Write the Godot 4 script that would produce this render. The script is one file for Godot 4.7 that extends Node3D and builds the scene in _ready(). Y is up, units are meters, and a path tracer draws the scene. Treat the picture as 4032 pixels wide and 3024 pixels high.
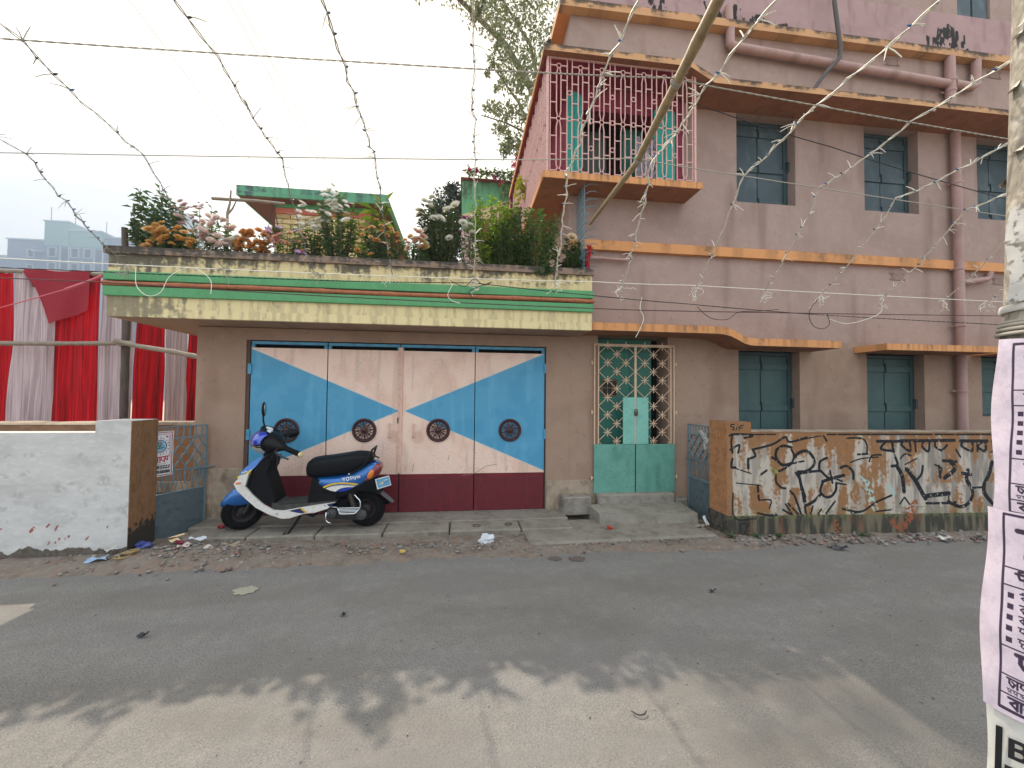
extends Node3D

# ---------------------------------------------------------------- mesh builder
class MB:
	var v := PackedVector3Array()
	var n := PackedVector3Array()
	var t := PackedVector2Array()
	var c := PackedColorArray()
	var col := Color(1, 1, 1)
	var use_col := false
	func p(a: Vector3, na: Vector3, ta := Vector2.ZERO) -> void:
		v.push_back(a); n.push_back(na); t.push_back(ta)
		if use_col: c.push_back(col)
	# corners counter-clockwise seen from outside
	func tri(a: Vector3, b: Vector3, d: Vector3) -> void:
		var m := (b - a).cross(d - a).normalized()
		p(a, m); p(d, m); p(b, m)
	func quad(a: Vector3, b: Vector3, d: Vector3, e: Vector3) -> void:
		var m := (d - a).cross(e - b).normalized()
		p(a, m); p(d, m); p(b, m); p(a, m); p(e, m); p(d, m)
	func quad_uv(a: Vector3, b: Vector3, d: Vector3, e: Vector3, ua: Vector2, ub: Vector2, ud: Vector2, ue: Vector2) -> void:
		var m := (d - a).cross(e - b).normalized()
		p(a, m, ua); p(d, m, ud); p(b, m, ub); p(a, m, ua); p(e, m, ue); p(d, m, ud)
	func tri_n(a: Vector3, b: Vector3, d: Vector3, na: Vector3, nb: Vector3, nd: Vector3, ua := Vector2.ZERO, ub := Vector2.ZERO, ud := Vector2.ZERO) -> void:
		p(a, na, ua); p(d, nd, ud); p(b, nb, ub)
	func box(o: Vector3, s: Vector3, bev := 0.0, bs := Basis()) -> void:
		var h := s * 0.5
		bev = minf(bev, minf(h.x, minf(h.y, h.z)) * 0.9)
		if bev <= 0.0:
			for ax in 3:
				for sg in [-1.0, 1.0]:
					var u := Vector3.ZERO; u[ax] = sg * h[ax]
					var e1 := Vector3.ZERO; e1[(ax + 1) % 3] = h[(ax + 1) % 3] * sg
					var e2 := Vector3.ZERO; e2[(ax + 2) % 3] = h[(ax + 2) % 3]
					quad(o + bs * (u - e1 - e2), o + bs * (u + e1 - e2), o + bs * (u + e1 + e2), o + bs * (u - e1 + e2))
			return
		var k := h - Vector3(bev, bev, bev)
		for ax in 3:
			for sg in [-1.0, 1.0]:
				var u := Vector3.ZERO; u[ax] = sg * h[ax]
				var e1 := Vector3.ZERO; e1[(ax + 1) % 3] = k[(ax + 1) % 3] * sg
				var e2 := Vector3.ZERO; e2[(ax + 2) % 3] = k[(ax + 2) % 3]
				quad(o + bs * (u - e1 - e2), o + bs * (u + e1 - e2), o + bs * (u + e1 + e2), o + bs * (u - e1 + e2))
		for ax in 3:
			var b := (ax + 1) % 3
			var d := (ax + 2) % 3
			for sb in [-1.0, 1.0]:
				for sd in [-1.0, 1.0]:
					var p1 := Vector3.ZERO; p1[b] = sb * h[b]; p1[d] = sd * k[d]
					var p2 := Vector3.ZERO; p2[b] = sb * k[b]; p2[d] = sd * h[d]
					var ex := Vector3.ZERO; ex[ax] = k[ax]
					quad_out(o + bs * (p1 - ex), o + bs * (p1 + ex), o + bs * (p2 + ex), o + bs * (p2 - ex), bs * (p1 + p2))
		for sx in [-1.0, 1.0]:
			for sy in [-1.0, 1.0]:
				for sz in [-1.0, 1.0]:
					var a := Vector3(sx * h.x, sy * k.y, sz * k.z)
					var b2 := Vector3(sx * k.x, sy * h.y, sz * k.z)
					var d2 := Vector3(sx * k.x, sy * k.y, sz * h.z)
					if sx * sy * sz > 0.0: tri(o + bs * a, o + bs * b2, o + bs * d2)
					else: tri(o + bs * a, o + bs * d2, o + bs * b2)
	func quad_out(a: Vector3, b: Vector3, d: Vector3, e: Vector3, out: Vector3) -> void:
		if (d - a).cross(e - b).dot(out) < 0.0: quad(a, e, d, b)
		else: quad(a, b, d, e)
	func bx(x0: float, x1: float, y0: float, y1: float, z0: float, z1: float, bev := 0.0) -> void:
		box(Vector3(x0 + x1, y0 + y1, z0 + z1) * 0.5, Vector3(absf(x1 - x0), absf(y1 - y0), absf(z1 - z0)), bev)
	# rows of points; smooth surface, cl = each row is a closed ring, winding so that (row dir) x (next-row dir) points outwards
	func surf(rows: Array, cl := true, flip := false) -> void:
		var R := rows.size()
		var K: int = rows[0].size()
		var nn := []
		for i in R:
			var a := PackedVector3Array()
			var r0: PackedVector3Array = rows[maxi(i - 1, 0)]
			var r1: PackedVector3Array = rows[mini(i + 1, R - 1)]
			var r: PackedVector3Array = rows[i]
			for j in K:
				var l := r[(j - 1 + K) % K] if cl or j > 0 else r[j]
				var g := r[(j + 1) % K] if cl or j < K - 1 else r[j]
				var du := g - l
				if du.length_squared() < 1e-12:
					var rr: PackedVector3Array = rows[i + 1] if i < R - 1 and i == 0 else rows[i - 1]
					du = rr[(j + 1) % K] - rr[(j - 1 + K) % K]
				var m := du.cross(r1[j] - r0[j]).normalized()
				a.push_back(-m if flip else m)
			nn.push_back(a)
		for i in R - 1:
			for j in (K if cl else K - 1):
				var j1 := (j + 1) % K
				var u0 := float(j) / K
				var u1 := float(j + 1) / K
				var w0 := float(i) / (R - 1)
				var w1 := float(i + 1) / (R - 1)
				var a: Vector3 = rows[i][j]
				var b: Vector3 = rows[i][j1]
				var d: Vector3 = rows[i + 1][j1]
				var e: Vector3 = rows[i + 1][j]
				if flip:
					tri_n(a, d, b, nn[i][j], nn[i + 1][j1], nn[i][j1], Vector2(u0, w0), Vector2(u1, w1), Vector2(u1, w0))
					tri_n(a, e, d, nn[i][j], nn[i + 1][j], nn[i + 1][j1], Vector2(u0, w0), Vector2(u0, w1), Vector2(u1, w1))
				else:
					tri_n(a, b, d, nn[i][j], nn[i][j1], nn[i + 1][j1], Vector2(u0, w0), Vector2(u1, w0), Vector2(u1, w1))
					tri_n(a, d, e, nn[i][j], nn[i + 1][j1], nn[i + 1][j], Vector2(u0, w0), Vector2(u1, w1), Vector2(u0, w1))
	func fan(r: PackedVector3Array, flip := false) -> void:
		var m := Vector3.ZERO
		for q in r: m += q
		m /= r.size()
		for j in r.size():
			var b := r[(j + 1) % r.size()]
			if flip: tri(m, b, r[j])
			else: tri(m, r[j], b)
	func tube(pts: Array, rad, sides := 6, caps := true) -> void:
		var rows := []
		var up := Vector3.UP
		var N := pts.size()
		var last := Vector3.ZERO
		for i in N:
			var d: Vector3 = (pts[mini(i + 1, N - 1)] - pts[maxi(i - 1, 0)]).normalized()
			if i == 0:
				up = d.cross(Vector3(0.13, 0.31, 0.94)).normalized()
				if up.length() < 0.5: up = Vector3.RIGHT
			else:
				up = (up - d * up.dot(d)).normalized()
			var w := d.cross(up)
			var rr: float = rad[i] if rad is Array else rad
			var a := PackedVector3Array()
			for k in sides:
				var th := TAU * k / sides
				a.push_back(pts[i] + (up * cos(th) + w * sin(th)) * rr)
			rows.push_back(a)
		surf(rows)
		if caps:
			fan(rows[0], true); fan(rows[N - 1])
	# ring (torus) round centre o, axis ax
	func torus(o: Vector3, bs: Basis, R: float, r: float, seg := 24, sides := 8, sx := 1.0) -> void:
		var rows := []
		for i in seg + 1:
			var th := TAU * i / seg
			var e := Vector3(cos(th), sin(th), 0)
			var a := PackedVector3Array()
			for k in sides:
				var ph := TAU * k / sides
				a.push_back(o + bs * (e * (R + r * cos(ph)) + Vector3(0, 0, -r * sx * sin(ph))))
			rows.push_back(a)
		surf(rows)
	# lathe: profile of (radius, height) about local z, basis bs at o
	func lathe(o: Vector3, bs: Basis, prof: Array, seg := 20) -> void:
		var rows := []
		for q in prof:
			var a := PackedVector3Array()
			for k in seg:
				var th := TAU * k / seg
				a.push_back(o + bs * Vector3(q.x * cos(th), q.x * sin(th), q.y))
			rows.push_back(a)
		surf(rows)
	# polygon in the xy plane extruded from z0 to z1 (poly counter-clockwise)
	func prism(poly: PackedVector2Array, z0: float, z1: float, x := Transform3D()) -> void:
		if Geometry2D.is_polygon_clockwise(poly):
			poly = poly.duplicate(); poly.reverse()
		var ix := Geometry2D.triangulate_polygon(poly)
		for i in range(0, ix.size(), 3):
			var a := poly[ix[i]]; var b := poly[ix[i + 1]]; var d := poly[ix[i + 2]]
			if (b - a).cross(d - a) < 0.0:
				var q := b; b = d; d = q
			tri(x * Vector3(a.x, a.y, z1), x * Vector3(b.x, b.y, z1), x * Vector3(d.x, d.y, z1))
			tri(x * Vector3(a.x, a.y, z0), x * Vector3(d.x, d.y, z0), x * Vector3(b.x, b.y, z0))
		for i in poly.size():
			var a := poly[i]; var b := poly[(i + 1) % poly.size()]
			quad(x * Vector3(a.x, a.y, z0), x * Vector3(b.x, b.y, z0), x * Vector3(b.x, b.y, z1), x * Vector3(a.x, a.y, z1))
	func blob(o: Vector3, r: Vector3, seg := 10, ring := 6, bs := Basis()) -> void:
		var rows := []
		for i in ring + 1:
			var ph := PI * i / ring - PI / 2
			var a := PackedVector3Array()
			for k in seg:
				var th := TAU * k / seg
				a.push_back(o + bs * (Vector3(cos(th) * cos(ph), sin(th) * cos(ph), sin(ph)) * r))
			rows.push_back(a)
		surf(rows)
	func leaf(o: Vector3, d: Vector3, up: Vector3, L: float, W: float, bend := 0.15) -> void:
		var s := d.cross(up).normalized()
		if s.length() < 0.5: s = d.cross(Vector3(0.3, 0.2, 0.9)).normalized()
		var u := s.cross(d)
		var m := o + d * (L * 0.45)
		var e := o + d * L - u * (L * bend)
		var l := m + s * (W * 0.5) + u * (W * 0.18)
		var r := m - s * (W * 0.5) + u * (W * 0.18)
		tri(o, e, l); tri(o, r, e)
	func mesh() -> ArrayMesh:
		var a := []
		a.resize(Mesh.ARRAY_MAX)
		a[Mesh.ARRAY_VERTEX] = v; a[Mesh.ARRAY_NORMAL] = n; a[Mesh.ARRAY_TEX_UV] = t
		if use_col: a[Mesh.ARRAY_COLOR] = c
		var m := ArrayMesh.new()
		m.add_surface_from_arrays(Mesh.PRIMITIVE_TRIANGLES, a)
		return m

# ---------------------------------------------------------------- naming
var used := {}
var rng := RandomNumberGenerator.new()

func put(o: Node3D, called: String, parent: Node) -> void:
	var key := str(parent.get_instance_id()) + called
	var k: int = used.get(key, -1) + 1
	used[key] = k
	o.name = called if k == 0 else "%s_%03d" % [called, k]
	parent.add_child(o, true)

func tag(o: Node3D, label: String, category: String, group := "") -> Node3D:
	o.set_meta("label", label); o.set_meta("category", category)
	if group != "": o.set_meta("group", group)
	return o

func thing(called: String, label: String, category: String, at := Vector3.ZERO, turn := 0.0, group := "") -> Node3D:
	var o := Node3D.new()
	put(o, called, self)
	o.position = at; o.rotation.y = turn
	tag(o, label, category, group)
	return o

func obj(called: String, m, mat: Material, parent: Node = self, x := Transform3D()) -> MeshInstance3D:
	var o := MeshInstance3D.new()
	o.mesh = m.mesh() if m is MB else m
	o.material_override = mat
	o.transform = x
	put(o, called, parent)
	return o

func struct(called: String, m, mat: Material, parent: Node = self) -> MeshInstance3D:
	var o := obj(called, m, mat, parent)
	if parent == self: o.set_meta("kind", "structure")
	return o

func stuff(o: Node3D) -> Node3D:
	o.set_meta("kind", "stuff")
	return o

func nb() -> MB:
	return MB.new()

# ---------------------------------------------------------------- textures
func noise_bytes(sd: int, freq: float, oct: int, w: int, h: int, sx := 1.0, sy := 1.0, ty := FastNoiseLite.TYPE_SIMPLEX_SMOOTH) -> PackedByteArray:
	var f := FastNoiseLite.new()
	f.seed = sd; f.frequency = freq; f.noise_type = ty
	f.fractal_type = FastNoiseLite.FRACTAL_FBM; f.fractal_octaves = oct
	var im := f.get_seamless_image(maxi(8, int(w / sx)), maxi(8, int(h / sy)), false, false, 0.12)
	im.convert(Image.FORMAT_L8)
	if im.get_width() != w or im.get_height() != h: im.resize(w, h, Image.INTERPOLATE_CUBIC)
	return im.get_data()

# layers: [frequency, octaves, colour, lo, hi, amount, stretch x, stretch y]
func layered(w: int, h: int, base: Color, layers: Array, sd: int) -> Image:
	var N := w * h
	var px := PackedFloat32Array(); px.resize(N * 3)
	for i in N:
		px[i * 3] = base.r; px[i * 3 + 1] = base.g; px[i * 3 + 2] = base.b
	for k in layers.size():
		var L = layers[k]
		var b := noise_bytes(sd + k * 17, L[0], L[1], w, h, L[6] if L.size() > 6 else 1.0, L[7] if L.size() > 7 else 1.0)
		var q: Color = L[2]
		var lut := PackedFloat32Array(); lut.resize(256)
		var am: float = L[5] * (0.4 if L[0] >= 0.09 and N > 20000 else 0.85)
		for i in 256: lut[i] = smoothstep(L[3] - 0.04, L[4] + 0.12, i / 255.0) * am
		for i in N:
			var m := lut[b[i]]
			if m > 0.0:
				var j := i * 3
				px[j] += (q.r - px[j]) * m; px[j + 1] += (q.g - px[j + 1]) * m; px[j + 2] += (q.b - px[j + 2]) * m
	return to_image(px, w, h)

func to_image(px: PackedFloat32Array, w: int, h: int) -> Image:
	var out := PackedByteArray(); out.resize(px.size())
	for i in px.size(): out[i] = int(clampf(px[i], 0, 1) * 255.0)
	return Image.create_from_data(w, h, false, Image.FORMAT_RGB8, out)

func tx(im: Image) -> ImageTexture:
	im.generate_mipmaps()
	return ImageTexture.create_from_image(im)

func stamp(im: Image, x: float, y: float, r: float, col: Color, a: float, wear: PackedByteArray, cut: float) -> void:
	var w := im.get_width(); var h := im.get_height()
	for j in range(maxi(0, int(y - r)), mini(h, int(y + r) + 1)):
		for i in range(maxi(0, int(x - r)), mini(w, int(x + r) + 1)):
			var d := sqrt((i - x) * (i - x) + (j - y) * (j - y)) / r
			if d > 1.0: continue
			var m := a * clampf((1.0 - d) * 3.0, 0, 1)
			if wear.size() > 0: m *= smoothstep(cut - 0.06, cut + 0.06, wear[j * w + i] / 255.0)
			if m > 0.01: im.set_pixel(i, j, im.get_pixel(i, j).lerp(col, m))

func stroke(im: Image, pts: Array, width: float, col: Color, a := 1.0, wear := PackedByteArray(), cut := 0.0) -> void:
	for k in pts.size() - 1:
		var p0: Vector2 = pts[k]; var p1: Vector2 = pts[k + 1]
		var L := p0.distance_to(p1)
		var st := maxi(1, int(L / maxf(1.0, width * 0.22)))
		for s in st + 1:
			var q := p0.lerp(p1, float(s) / st)
			stamp(im, q.x, q.y, width * 0.5, col, a, wear, cut)

func arc(c: Vector2, rx: float, ry: float, a0: float, a1: float, n := 14) -> Array:
	var o := []
	for i in n + 1:
		var th := deg_to_rad(lerpf(a0, a1, float(i) / n))
		o.push_back(c + Vector2(cos(th) * rx, sin(th) * ry))
	return o

# ---------------------------------------------------------------- materials
func mat(c: Color, rough := 0.8, metal := 0.0) -> StandardMaterial3D:
	var m := StandardMaterial3D.new()
	m.albedo_color = c; m.roughness = rough; m.metallic = metal
	return m

func hx(s: String) -> Color:
	return Color.html(s)

func tri_mat(t: Texture2D, tile: float, rough := 0.9, bump: Texture2D = null, bs := 0.3, btile := 0.0) -> StandardMaterial3D:
	var m := StandardMaterial3D.new()
	m.albedo_texture = t; m.roughness = rough
	m.uv1_triplanar = true; m.uv1_world_triplanar = true
	m.uv1_scale = Vector3.ONE / tile
	if bump:
		m.heightmap_enabled = true; m.heightmap_texture = bump; m.heightmap_scale = bs
	return m

func uv_mat(t: Texture2D, rough := 0.85) -> StandardMaterial3D:
	var m := StandardMaterial3D.new()
	m.albedo_texture = t; m.roughness = rough
	m.texture_repeat = false
	return m

func leaf_mat(rough := 0.55, back := Color(0.55, 0.7, 0.2)) -> StandardMaterial3D:
	var m := StandardMaterial3D.new()
	m.vertex_color_use_as_albedo = true; m.roughness = rough
	m.backlight_enabled = true; m.backlight = back
	m.cull_mode = BaseMaterial3D.CULL_DISABLED
	return m

var M := {}

func bump_tex(sd: int, freq: float, oct: int, size := 512) -> ImageTexture:
	var b := noise_bytes(sd, freq, oct, size, size)
	return ImageTexture.create_from_image(Image.create_from_data(size, size, false, Image.FORMAT_L8, b))

func make_materials() -> void:
	var grain := bump_tex(5, 0.09, 4)
	var rough_grain := bump_tex(9, 0.05, 5)
	M.grain = grain; M.rough_grain = rough_grain
	var stain := hx("6e5a52")
	M.pink = tri_mat(tx(layered(720, 720, hx("a58d82"), [[0.004, 4, hx("947d73"), 0.35, 0.7, 0.6], [0.02, 4, hx("ae9a91"), 0.45, 0.75, 0.4], [0.008, 4, hx("806a61"), 0.52, 0.8, 0.65, 1.0, 7.0], [0.12, 3, hx("8f6d64"), 0.6, 0.8, 0.35], [0.03, 5, stain, 0.74, 0.86, 0.25]], 11)), 3.0, 0.92, grain, 0.25)
	M.pink_low = tri_mat(tx(layered(720, 720, hx("9f8572"), [[0.004, 4, hx("8e7461"), 0.35, 0.7, 0.6], [0.02, 4, hx("a68e7d"), 0.45, 0.75, 0.4], [0.006, 3, hx("7f6352"), 0.55, 0.8, 0.5, 1.0, 6.0], [0.12, 3, hx("8c6858"), 0.58, 0.8, 0.45], [0.03, 5, stain, 0.72, 0.84, 0.35]], 31)), 3.0, 0.92, rough_grain, 0.35)
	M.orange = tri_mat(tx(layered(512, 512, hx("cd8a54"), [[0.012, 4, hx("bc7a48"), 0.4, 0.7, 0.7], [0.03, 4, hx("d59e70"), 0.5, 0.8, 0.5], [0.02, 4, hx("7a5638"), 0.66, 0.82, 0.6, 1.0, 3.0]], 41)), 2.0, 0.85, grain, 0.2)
	M.cement = tri_mat(tx(layered(640, 640, hx("8e877c"), [[0.01, 4, hx("726a5f"), 0.4, 0.7, 0.7], [0.04, 4, hx("a39b8e"), 0.5, 0.75, 0.5], [0.15, 2, hx("5f574d"), 0.6, 0.8, 0.4], [0.02, 5, hx("5b5147"), 0.62, 0.75, 0.6]], 51)), 2.5, 0.95, rough_grain, 0.5)
	M.plinth = tri_mat(tx(layered(512, 512, hx("a3917d"), [[0.01, 4, hx("7f705f"), 0.4, 0.65, 0.8], [0.05, 4, hx("b8a892"), 0.5, 0.75, 0.5], [0.02, 5, hx("4f463b"), 0.6, 0.75, 0.5, 1.0, 3.0]], 55)), 2.0, 0.95, rough_grain, 0.5)
	M.dirt = tri_mat(tx(layered(640, 640, hx("7a6f65"), [[0.012, 4, hx("63574c"), 0.4, 0.65, 0.8], [0.05, 4, hx("978a7d"), 0.5, 0.75, 0.6], [0.2, 2, hx("5e4e42"), 0.55, 0.75, 0.5], [0.01, 4, hx("8a6350"), 0.6, 0.75, 0.5]], 61)), 2.0, 1.0, rough_grain, 1.0)
	M.earth = tri_mat(tx(layered(512, 512, hx("b5a58e"), [[0.02, 4, hx("94846e"), 0.4, 0.65, 0.8], [0.08, 4, hx("c9bba6"), 0.5, 0.75, 0.6]], 65)), 3.0, 1.0)
	M.road = tri_mat(tx(layered(800, 800, hx("777471"), [[0.25, 2, hx("535150"), 0.52, 0.72, 1.6], [0.3, 2, hx("a79f96"), 0.6, 0.75, 1.6], [0.02, 4, hx("88827c"), 0.5, 0.75, 0.5], [0.006, 4, hx("6c6763"), 0.45, 0.7, 0.5, 3.0, 1.0], [0.09, 3, hx("5f5b57"), 0.62, 0.75, 0.6]], 71)), 2.03, 0.93, bump_tex(77, 0.22, 3), 0.5)
	M.road.vertex_color_use_as_albedo = true
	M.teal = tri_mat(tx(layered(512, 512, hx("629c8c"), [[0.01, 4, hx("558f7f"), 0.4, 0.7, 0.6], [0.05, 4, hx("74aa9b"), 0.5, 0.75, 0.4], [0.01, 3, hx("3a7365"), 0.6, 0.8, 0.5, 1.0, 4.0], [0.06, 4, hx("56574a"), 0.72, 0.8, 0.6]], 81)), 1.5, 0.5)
	M.teal_pale = tri_mat(tx(layered(512, 512, hx("79b8a8"), [[0.01, 4, hx("68a897"), 0.4, 0.7, 0.6], [0.05, 4, hx("8ac4b4"), 0.5, 0.75, 0.4], [0.06, 4, hx("56574a"), 0.72, 0.8, 0.5]], 85)), 1.5, 0.5)
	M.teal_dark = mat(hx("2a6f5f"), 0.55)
	M.under = tri_mat(tx(layered(512, 512, hx("94644a"), [[0.012, 4, hx("805640"), 0.4, 0.7, 0.7], [0.03, 4, hx("9f6f52"), 0.5, 0.8, 0.5], [0.02, 4, hx("6a4a38"), 0.62, 0.8, 0.5]], 43)), 2.0, 0.9)  # darker brown copy of the ledge orange; underside shade put into the colour
	M.teal_cloth = mat(hx("2fa294"), 0.7)
	M.shutter_low = tri_mat(tx(layered(512, 512, hx("385451"), [[0.01, 4, hx("2f4a48"), 0.4, 0.7, 0.6], [0.05, 4, hx("425f5c"), 0.5, 0.75, 0.5], [0.01, 3, hx("2b4748"), 0.55, 0.8, 0.5, 1.0, 4.0]], 87)), 1.5, 0.55)
	M.shutter_up = tri_mat(tx(layered(512, 512, hx("3c4b50"), [[0.01, 4, hx("47565b"), 0.4, 0.7, 0.6], [0.008, 4, hx("687678"), 0.55, 0.75, 0.55, 1.0, 2.0], [0.05, 4, hx("3f565c"), 0.5, 0.75, 0.5]], 89)), 1.5, 0.6)
	M.frame_dark = mat(hx("34474a"), 0.6)
	M.black = mat(hx("121212"), 0.6)
	M.dark_inside = mat(hx("0c0b0b"), 1.0)  # near-black for sheets that stand in for the shade inside openings
	M.maroon_room = tri_mat(tx(layered(256, 256, hx("8c3348"), [[0.02, 4, hx("7a2a3c"), 0.4, 0.7, 0.7]], 91)), 2.0, 0.9)
	M.grille_pink = tri_mat(tx(layered(256, 256, hx("d6aba2"), [[0.05, 4, hx("c2938a"), 0.4, 0.7, 0.7], [0.1, 3, hx("7b5546"), 0.68, 0.8, 0.7]], 93)), 0.5, 0.6)
	M.grille_rose = tri_mat(tx(layered(256, 256, hx("c4868a"), [[0.05, 4, hx("b4757b"), 0.4, 0.7, 0.7], [0.1, 3, hx("8a5654"), 0.68, 0.8, 0.7]], 95)), 0.5, 0.6)
	M.grille_cream = tri_mat(tx(layered(256, 256, hx("d9bda0"), [[0.05, 4, hx("c7a485"), 0.4, 0.7, 0.7], [0.1, 3, hx("7b4f36"), 0.66, 0.78, 0.8]], 97)), 0.4, 0.6)
	M.iron_blue = tri_mat(tx(layered(256, 256, hx("6a8188"), [[0.05, 4, hx("566c73"), 0.4, 0.7, 0.7], [0.1, 3, hx("5b4a40"), 0.66, 0.78, 0.7]], 99)), 0.5, 0.6)
	M.sheet_grey = tri_mat(tx(layered(512, 512, hx("59666a"), [[0.02, 4, hx("4c585c"), 0.4, 0.7, 0.7], [0.03, 4, hx("3a3f40"), 0.62, 0.75, 0.6], [0.06, 4, hx("6f7a7c"), 0.6, 0.8, 0.5]], 101)), 1.2, 0.65)
	M.rust = tri_mat(tx(layered(256, 256, hx("55433a"), [[0.06, 4, hx("7a5038"), 0.5, 0.7, 0.7], [0.1, 3, hx("2e2622"), 0.55, 0.75, 0.7]], 103)), 0.4, 0.9)
	M.bamboo = tri_mat(tx(layered(256, 256, hx("a68f6c"), [[0.02, 4, hx("7d6a4e"), 0.45, 0.7, 0.7], [0.1, 3, hx("5a4a36"), 0.62, 0.75, 0.6], [0.03, 3, hx("c4b08c"), 0.6, 0.8, 0.6]], 105)), 0.7, 0.6)
	M.bamboo_grey = tri_mat(tx(layered(256, 256, hx("8e8272"), [[0.02, 4, hx("6a5f52"), 0.45, 0.7, 0.7], [0.1, 3, hx("4c4238"), 0.62, 0.75, 0.6]], 107)), 0.7, 0.8)
	M.bamboo_orange = tri_mat(tx(layered(256, 256, hx("b06a45"), [[0.02, 4, hx("96583a"), 0.45, 0.7, 0.7], [0.05, 3, hx("5a4436"), 0.66, 0.75, 0.7]], 109)), 0.7, 0.6)
	M.wood_dark = tri_mat(tx(layered(256, 256, hx("5b5048"), [[0.02, 4, hx("443b34"), 0.45, 0.7, 0.8, 1.0, 5.0], [0.1, 3, hx("7a6e62"), 0.62, 0.75, 0.6]], 111)), 0.6, 0.95)
	M.green = tri_mat(tx(layered(512, 512, hx("5f9f6c"), [[0.01, 4, hx("559463"), 0.4, 0.7, 0.7], [0.05, 4, hx("6aab78"), 0.5, 0.75, 0.5]], 113)), 1.5, 0.8)
	M.wire_white = mat(hx("ece6d6"), 0.5)
	M.step = tri_mat(tx(layered(512, 512, hx("918a7e"), [[0.01, 4, hx("787065"), 0.4, 0.7, 0.7], [0.04, 4, hx("a19a8e"), 0.5, 0.75, 0.5], [0.02, 5, hx("665c50"), 0.62, 0.8, 0.5]], 53)), 2.0, 0.95, rough_grain, 0.4)
	M.paving = tri_mat(tx(layered(512, 512, hx("857d72"), [[0.01, 4, hx("6c6459"), 0.4, 0.7, 0.7], [0.04, 4, hx("958d81"), 0.5, 0.75, 0.5], [0.02, 5, hx("574e44"), 0.62, 0.8, 0.5]], 57)), 2.0, 0.95, rough_grain, 0.5)
	M.wire_dark = mat(hx("2b2628"), 0.5)
	M.wire_red = mat(hx("4a2428"), 0.5)
	M.rope = mat(hx("a9a396"), 0.9)
	M.bulb_blue = mat(hx("3c5f8e"), 0.3)
	M.steel = mat(hx("b8bcc0"), 0.25, 0.9)
	M.white_paint = mat(hx("d9d6cf"), 0.6)
	M.pipe = tri_mat(tx(layered(256, 256, hx("ae8c84"), [[0.02, 4, hx("9a786f"), 0.4, 0.7, 0.7], [0.01, 3, hx("6d544c"), 0.62, 0.8, 0.5, 1.0, 4.0]], 115)), 1.5, 0.6)

# ---------------------------------------------------------------- scene
func _ready() -> void:
	rng.seed = 4711
	set_stage()
	make_materials()
	build_ground()
	build_garage()
	build_pink_house()
	build_walls_and_gates()
	build_roof_room()
	build_far()
	build_trees()
	build_plants()
	build_cloth()
	build_pole()
	build_scooter()
	build_wires()
	build_small_things()

func set_stage() -> void:
	var cam := Camera3D.new()
	cam.name = "camera"
	cam.position = Vector3(0, 1.45, 4.805)
	cam.rotation = Vector3(deg_to_rad(1.607), deg_to_rad(-6.944), deg_to_rad(0.552))
	cam.fov = 87.48; cam.near = 0.05; cam.far = 600.0
	add_child(cam)
	cam.current = true
	var sky := ProceduralSkyMaterial.new()
	sky.sky_top_color = Color(0.93, 0.97, 1.0)
	sky.sky_horizon_color = Color(0.80, 0.84, 0.90)
	sky.sky_curve = 0.25
	sky.ground_bottom_color = Color(0.35, 0.33, 0.30)
	sky.ground_horizon_color = Color(0.72, 0.74, 0.76)
	sky.sun_angle_max = 85.0; sky.sun_curve = 0.75
	sky.sky_energy_multiplier = 1.36
	var env := Environment.new()
	env.background_mode = Environment.BG_SKY
	env.sky = Sky.new(); env.sky.sky_material = sky
	env.background_energy_multiplier = 1.0
	env.tonemap_mode = Environment.TONE_MAPPER_LINEAR
	env.tonemap_exposure = 0.92
	env.sdfgi_enabled = true; env.ssao_enabled = true; env.ssil_enabled = true
	env.fog_enabled = true; env.fog_density = 0.0014; env.fog_light_color = Color(0.86, 0.92, 1.0)
	env.volumetric_fog_enabled = true; env.volumetric_fog_density = 0.0
	var we := WorldEnvironment.new()
	we.name = "world_environment"; we.environment = env
	add_child(we)
	# thicker air over the open ground beyond the houses
	var mist := FogVolume.new()
	mist.name = "haze_bank"; mist.set_meta("kind", "stuff")
	mist.size = Vector3(110, 42, 26); mist.position = Vector3(-103, 20.9, -71)
	var fm := FogMaterial.new(); fm.density = 0.019; fm.albedo = Color(0.86, 0.92, 1.0)
	mist.material = fm
	add_child(mist)
	var sun := DirectionalLight3D.new()
	sun.name = "sun"
	sun.light_energy = 1.6; sun.light_color = Color(1.0, 0.955, 0.88)
	sun.light_angular_distance = 0.6
	sun.shadow_enabled = true
	add_child(sun)
	sun.look_at_from_position(Vector3(-0.30, 1.0, -0.74) * 10.0, Vector3.ZERO)

# ---------------------------------------------------------------- ground
func sheet(mb: MB, x0: float, x1: float, z0: float, z1: float, nx: int, nz: int, f, tint = null) -> void:
	var P := []
	for j in nz + 1:
		var row := PackedVector3Array()
		for i in nx + 1:
			var x := lerpf(x0, x1, float(i) / nx)
			var z := lerpf(z0, z1, float(j) / nz)
			row.push_back(Vector3(x, f.call(x, z), z))
		P.push_back(row)
	mb.use_col = tint != null
	for j in nz:
		for i in nx:
			var q := [P[j + 1][i], P[j + 1][i + 1], P[j][i + 1], P[j][i]]
			var m: Vector3 = (q[2] - q[0]).cross(q[3] - q[1]).normalized()
			for k in [0, 2, 1, 0, 3, 2]:
				if mb.use_col: mb.col = tint.call(q[k].x, q[k].z)
				mb.p(q[k], m)

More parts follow.
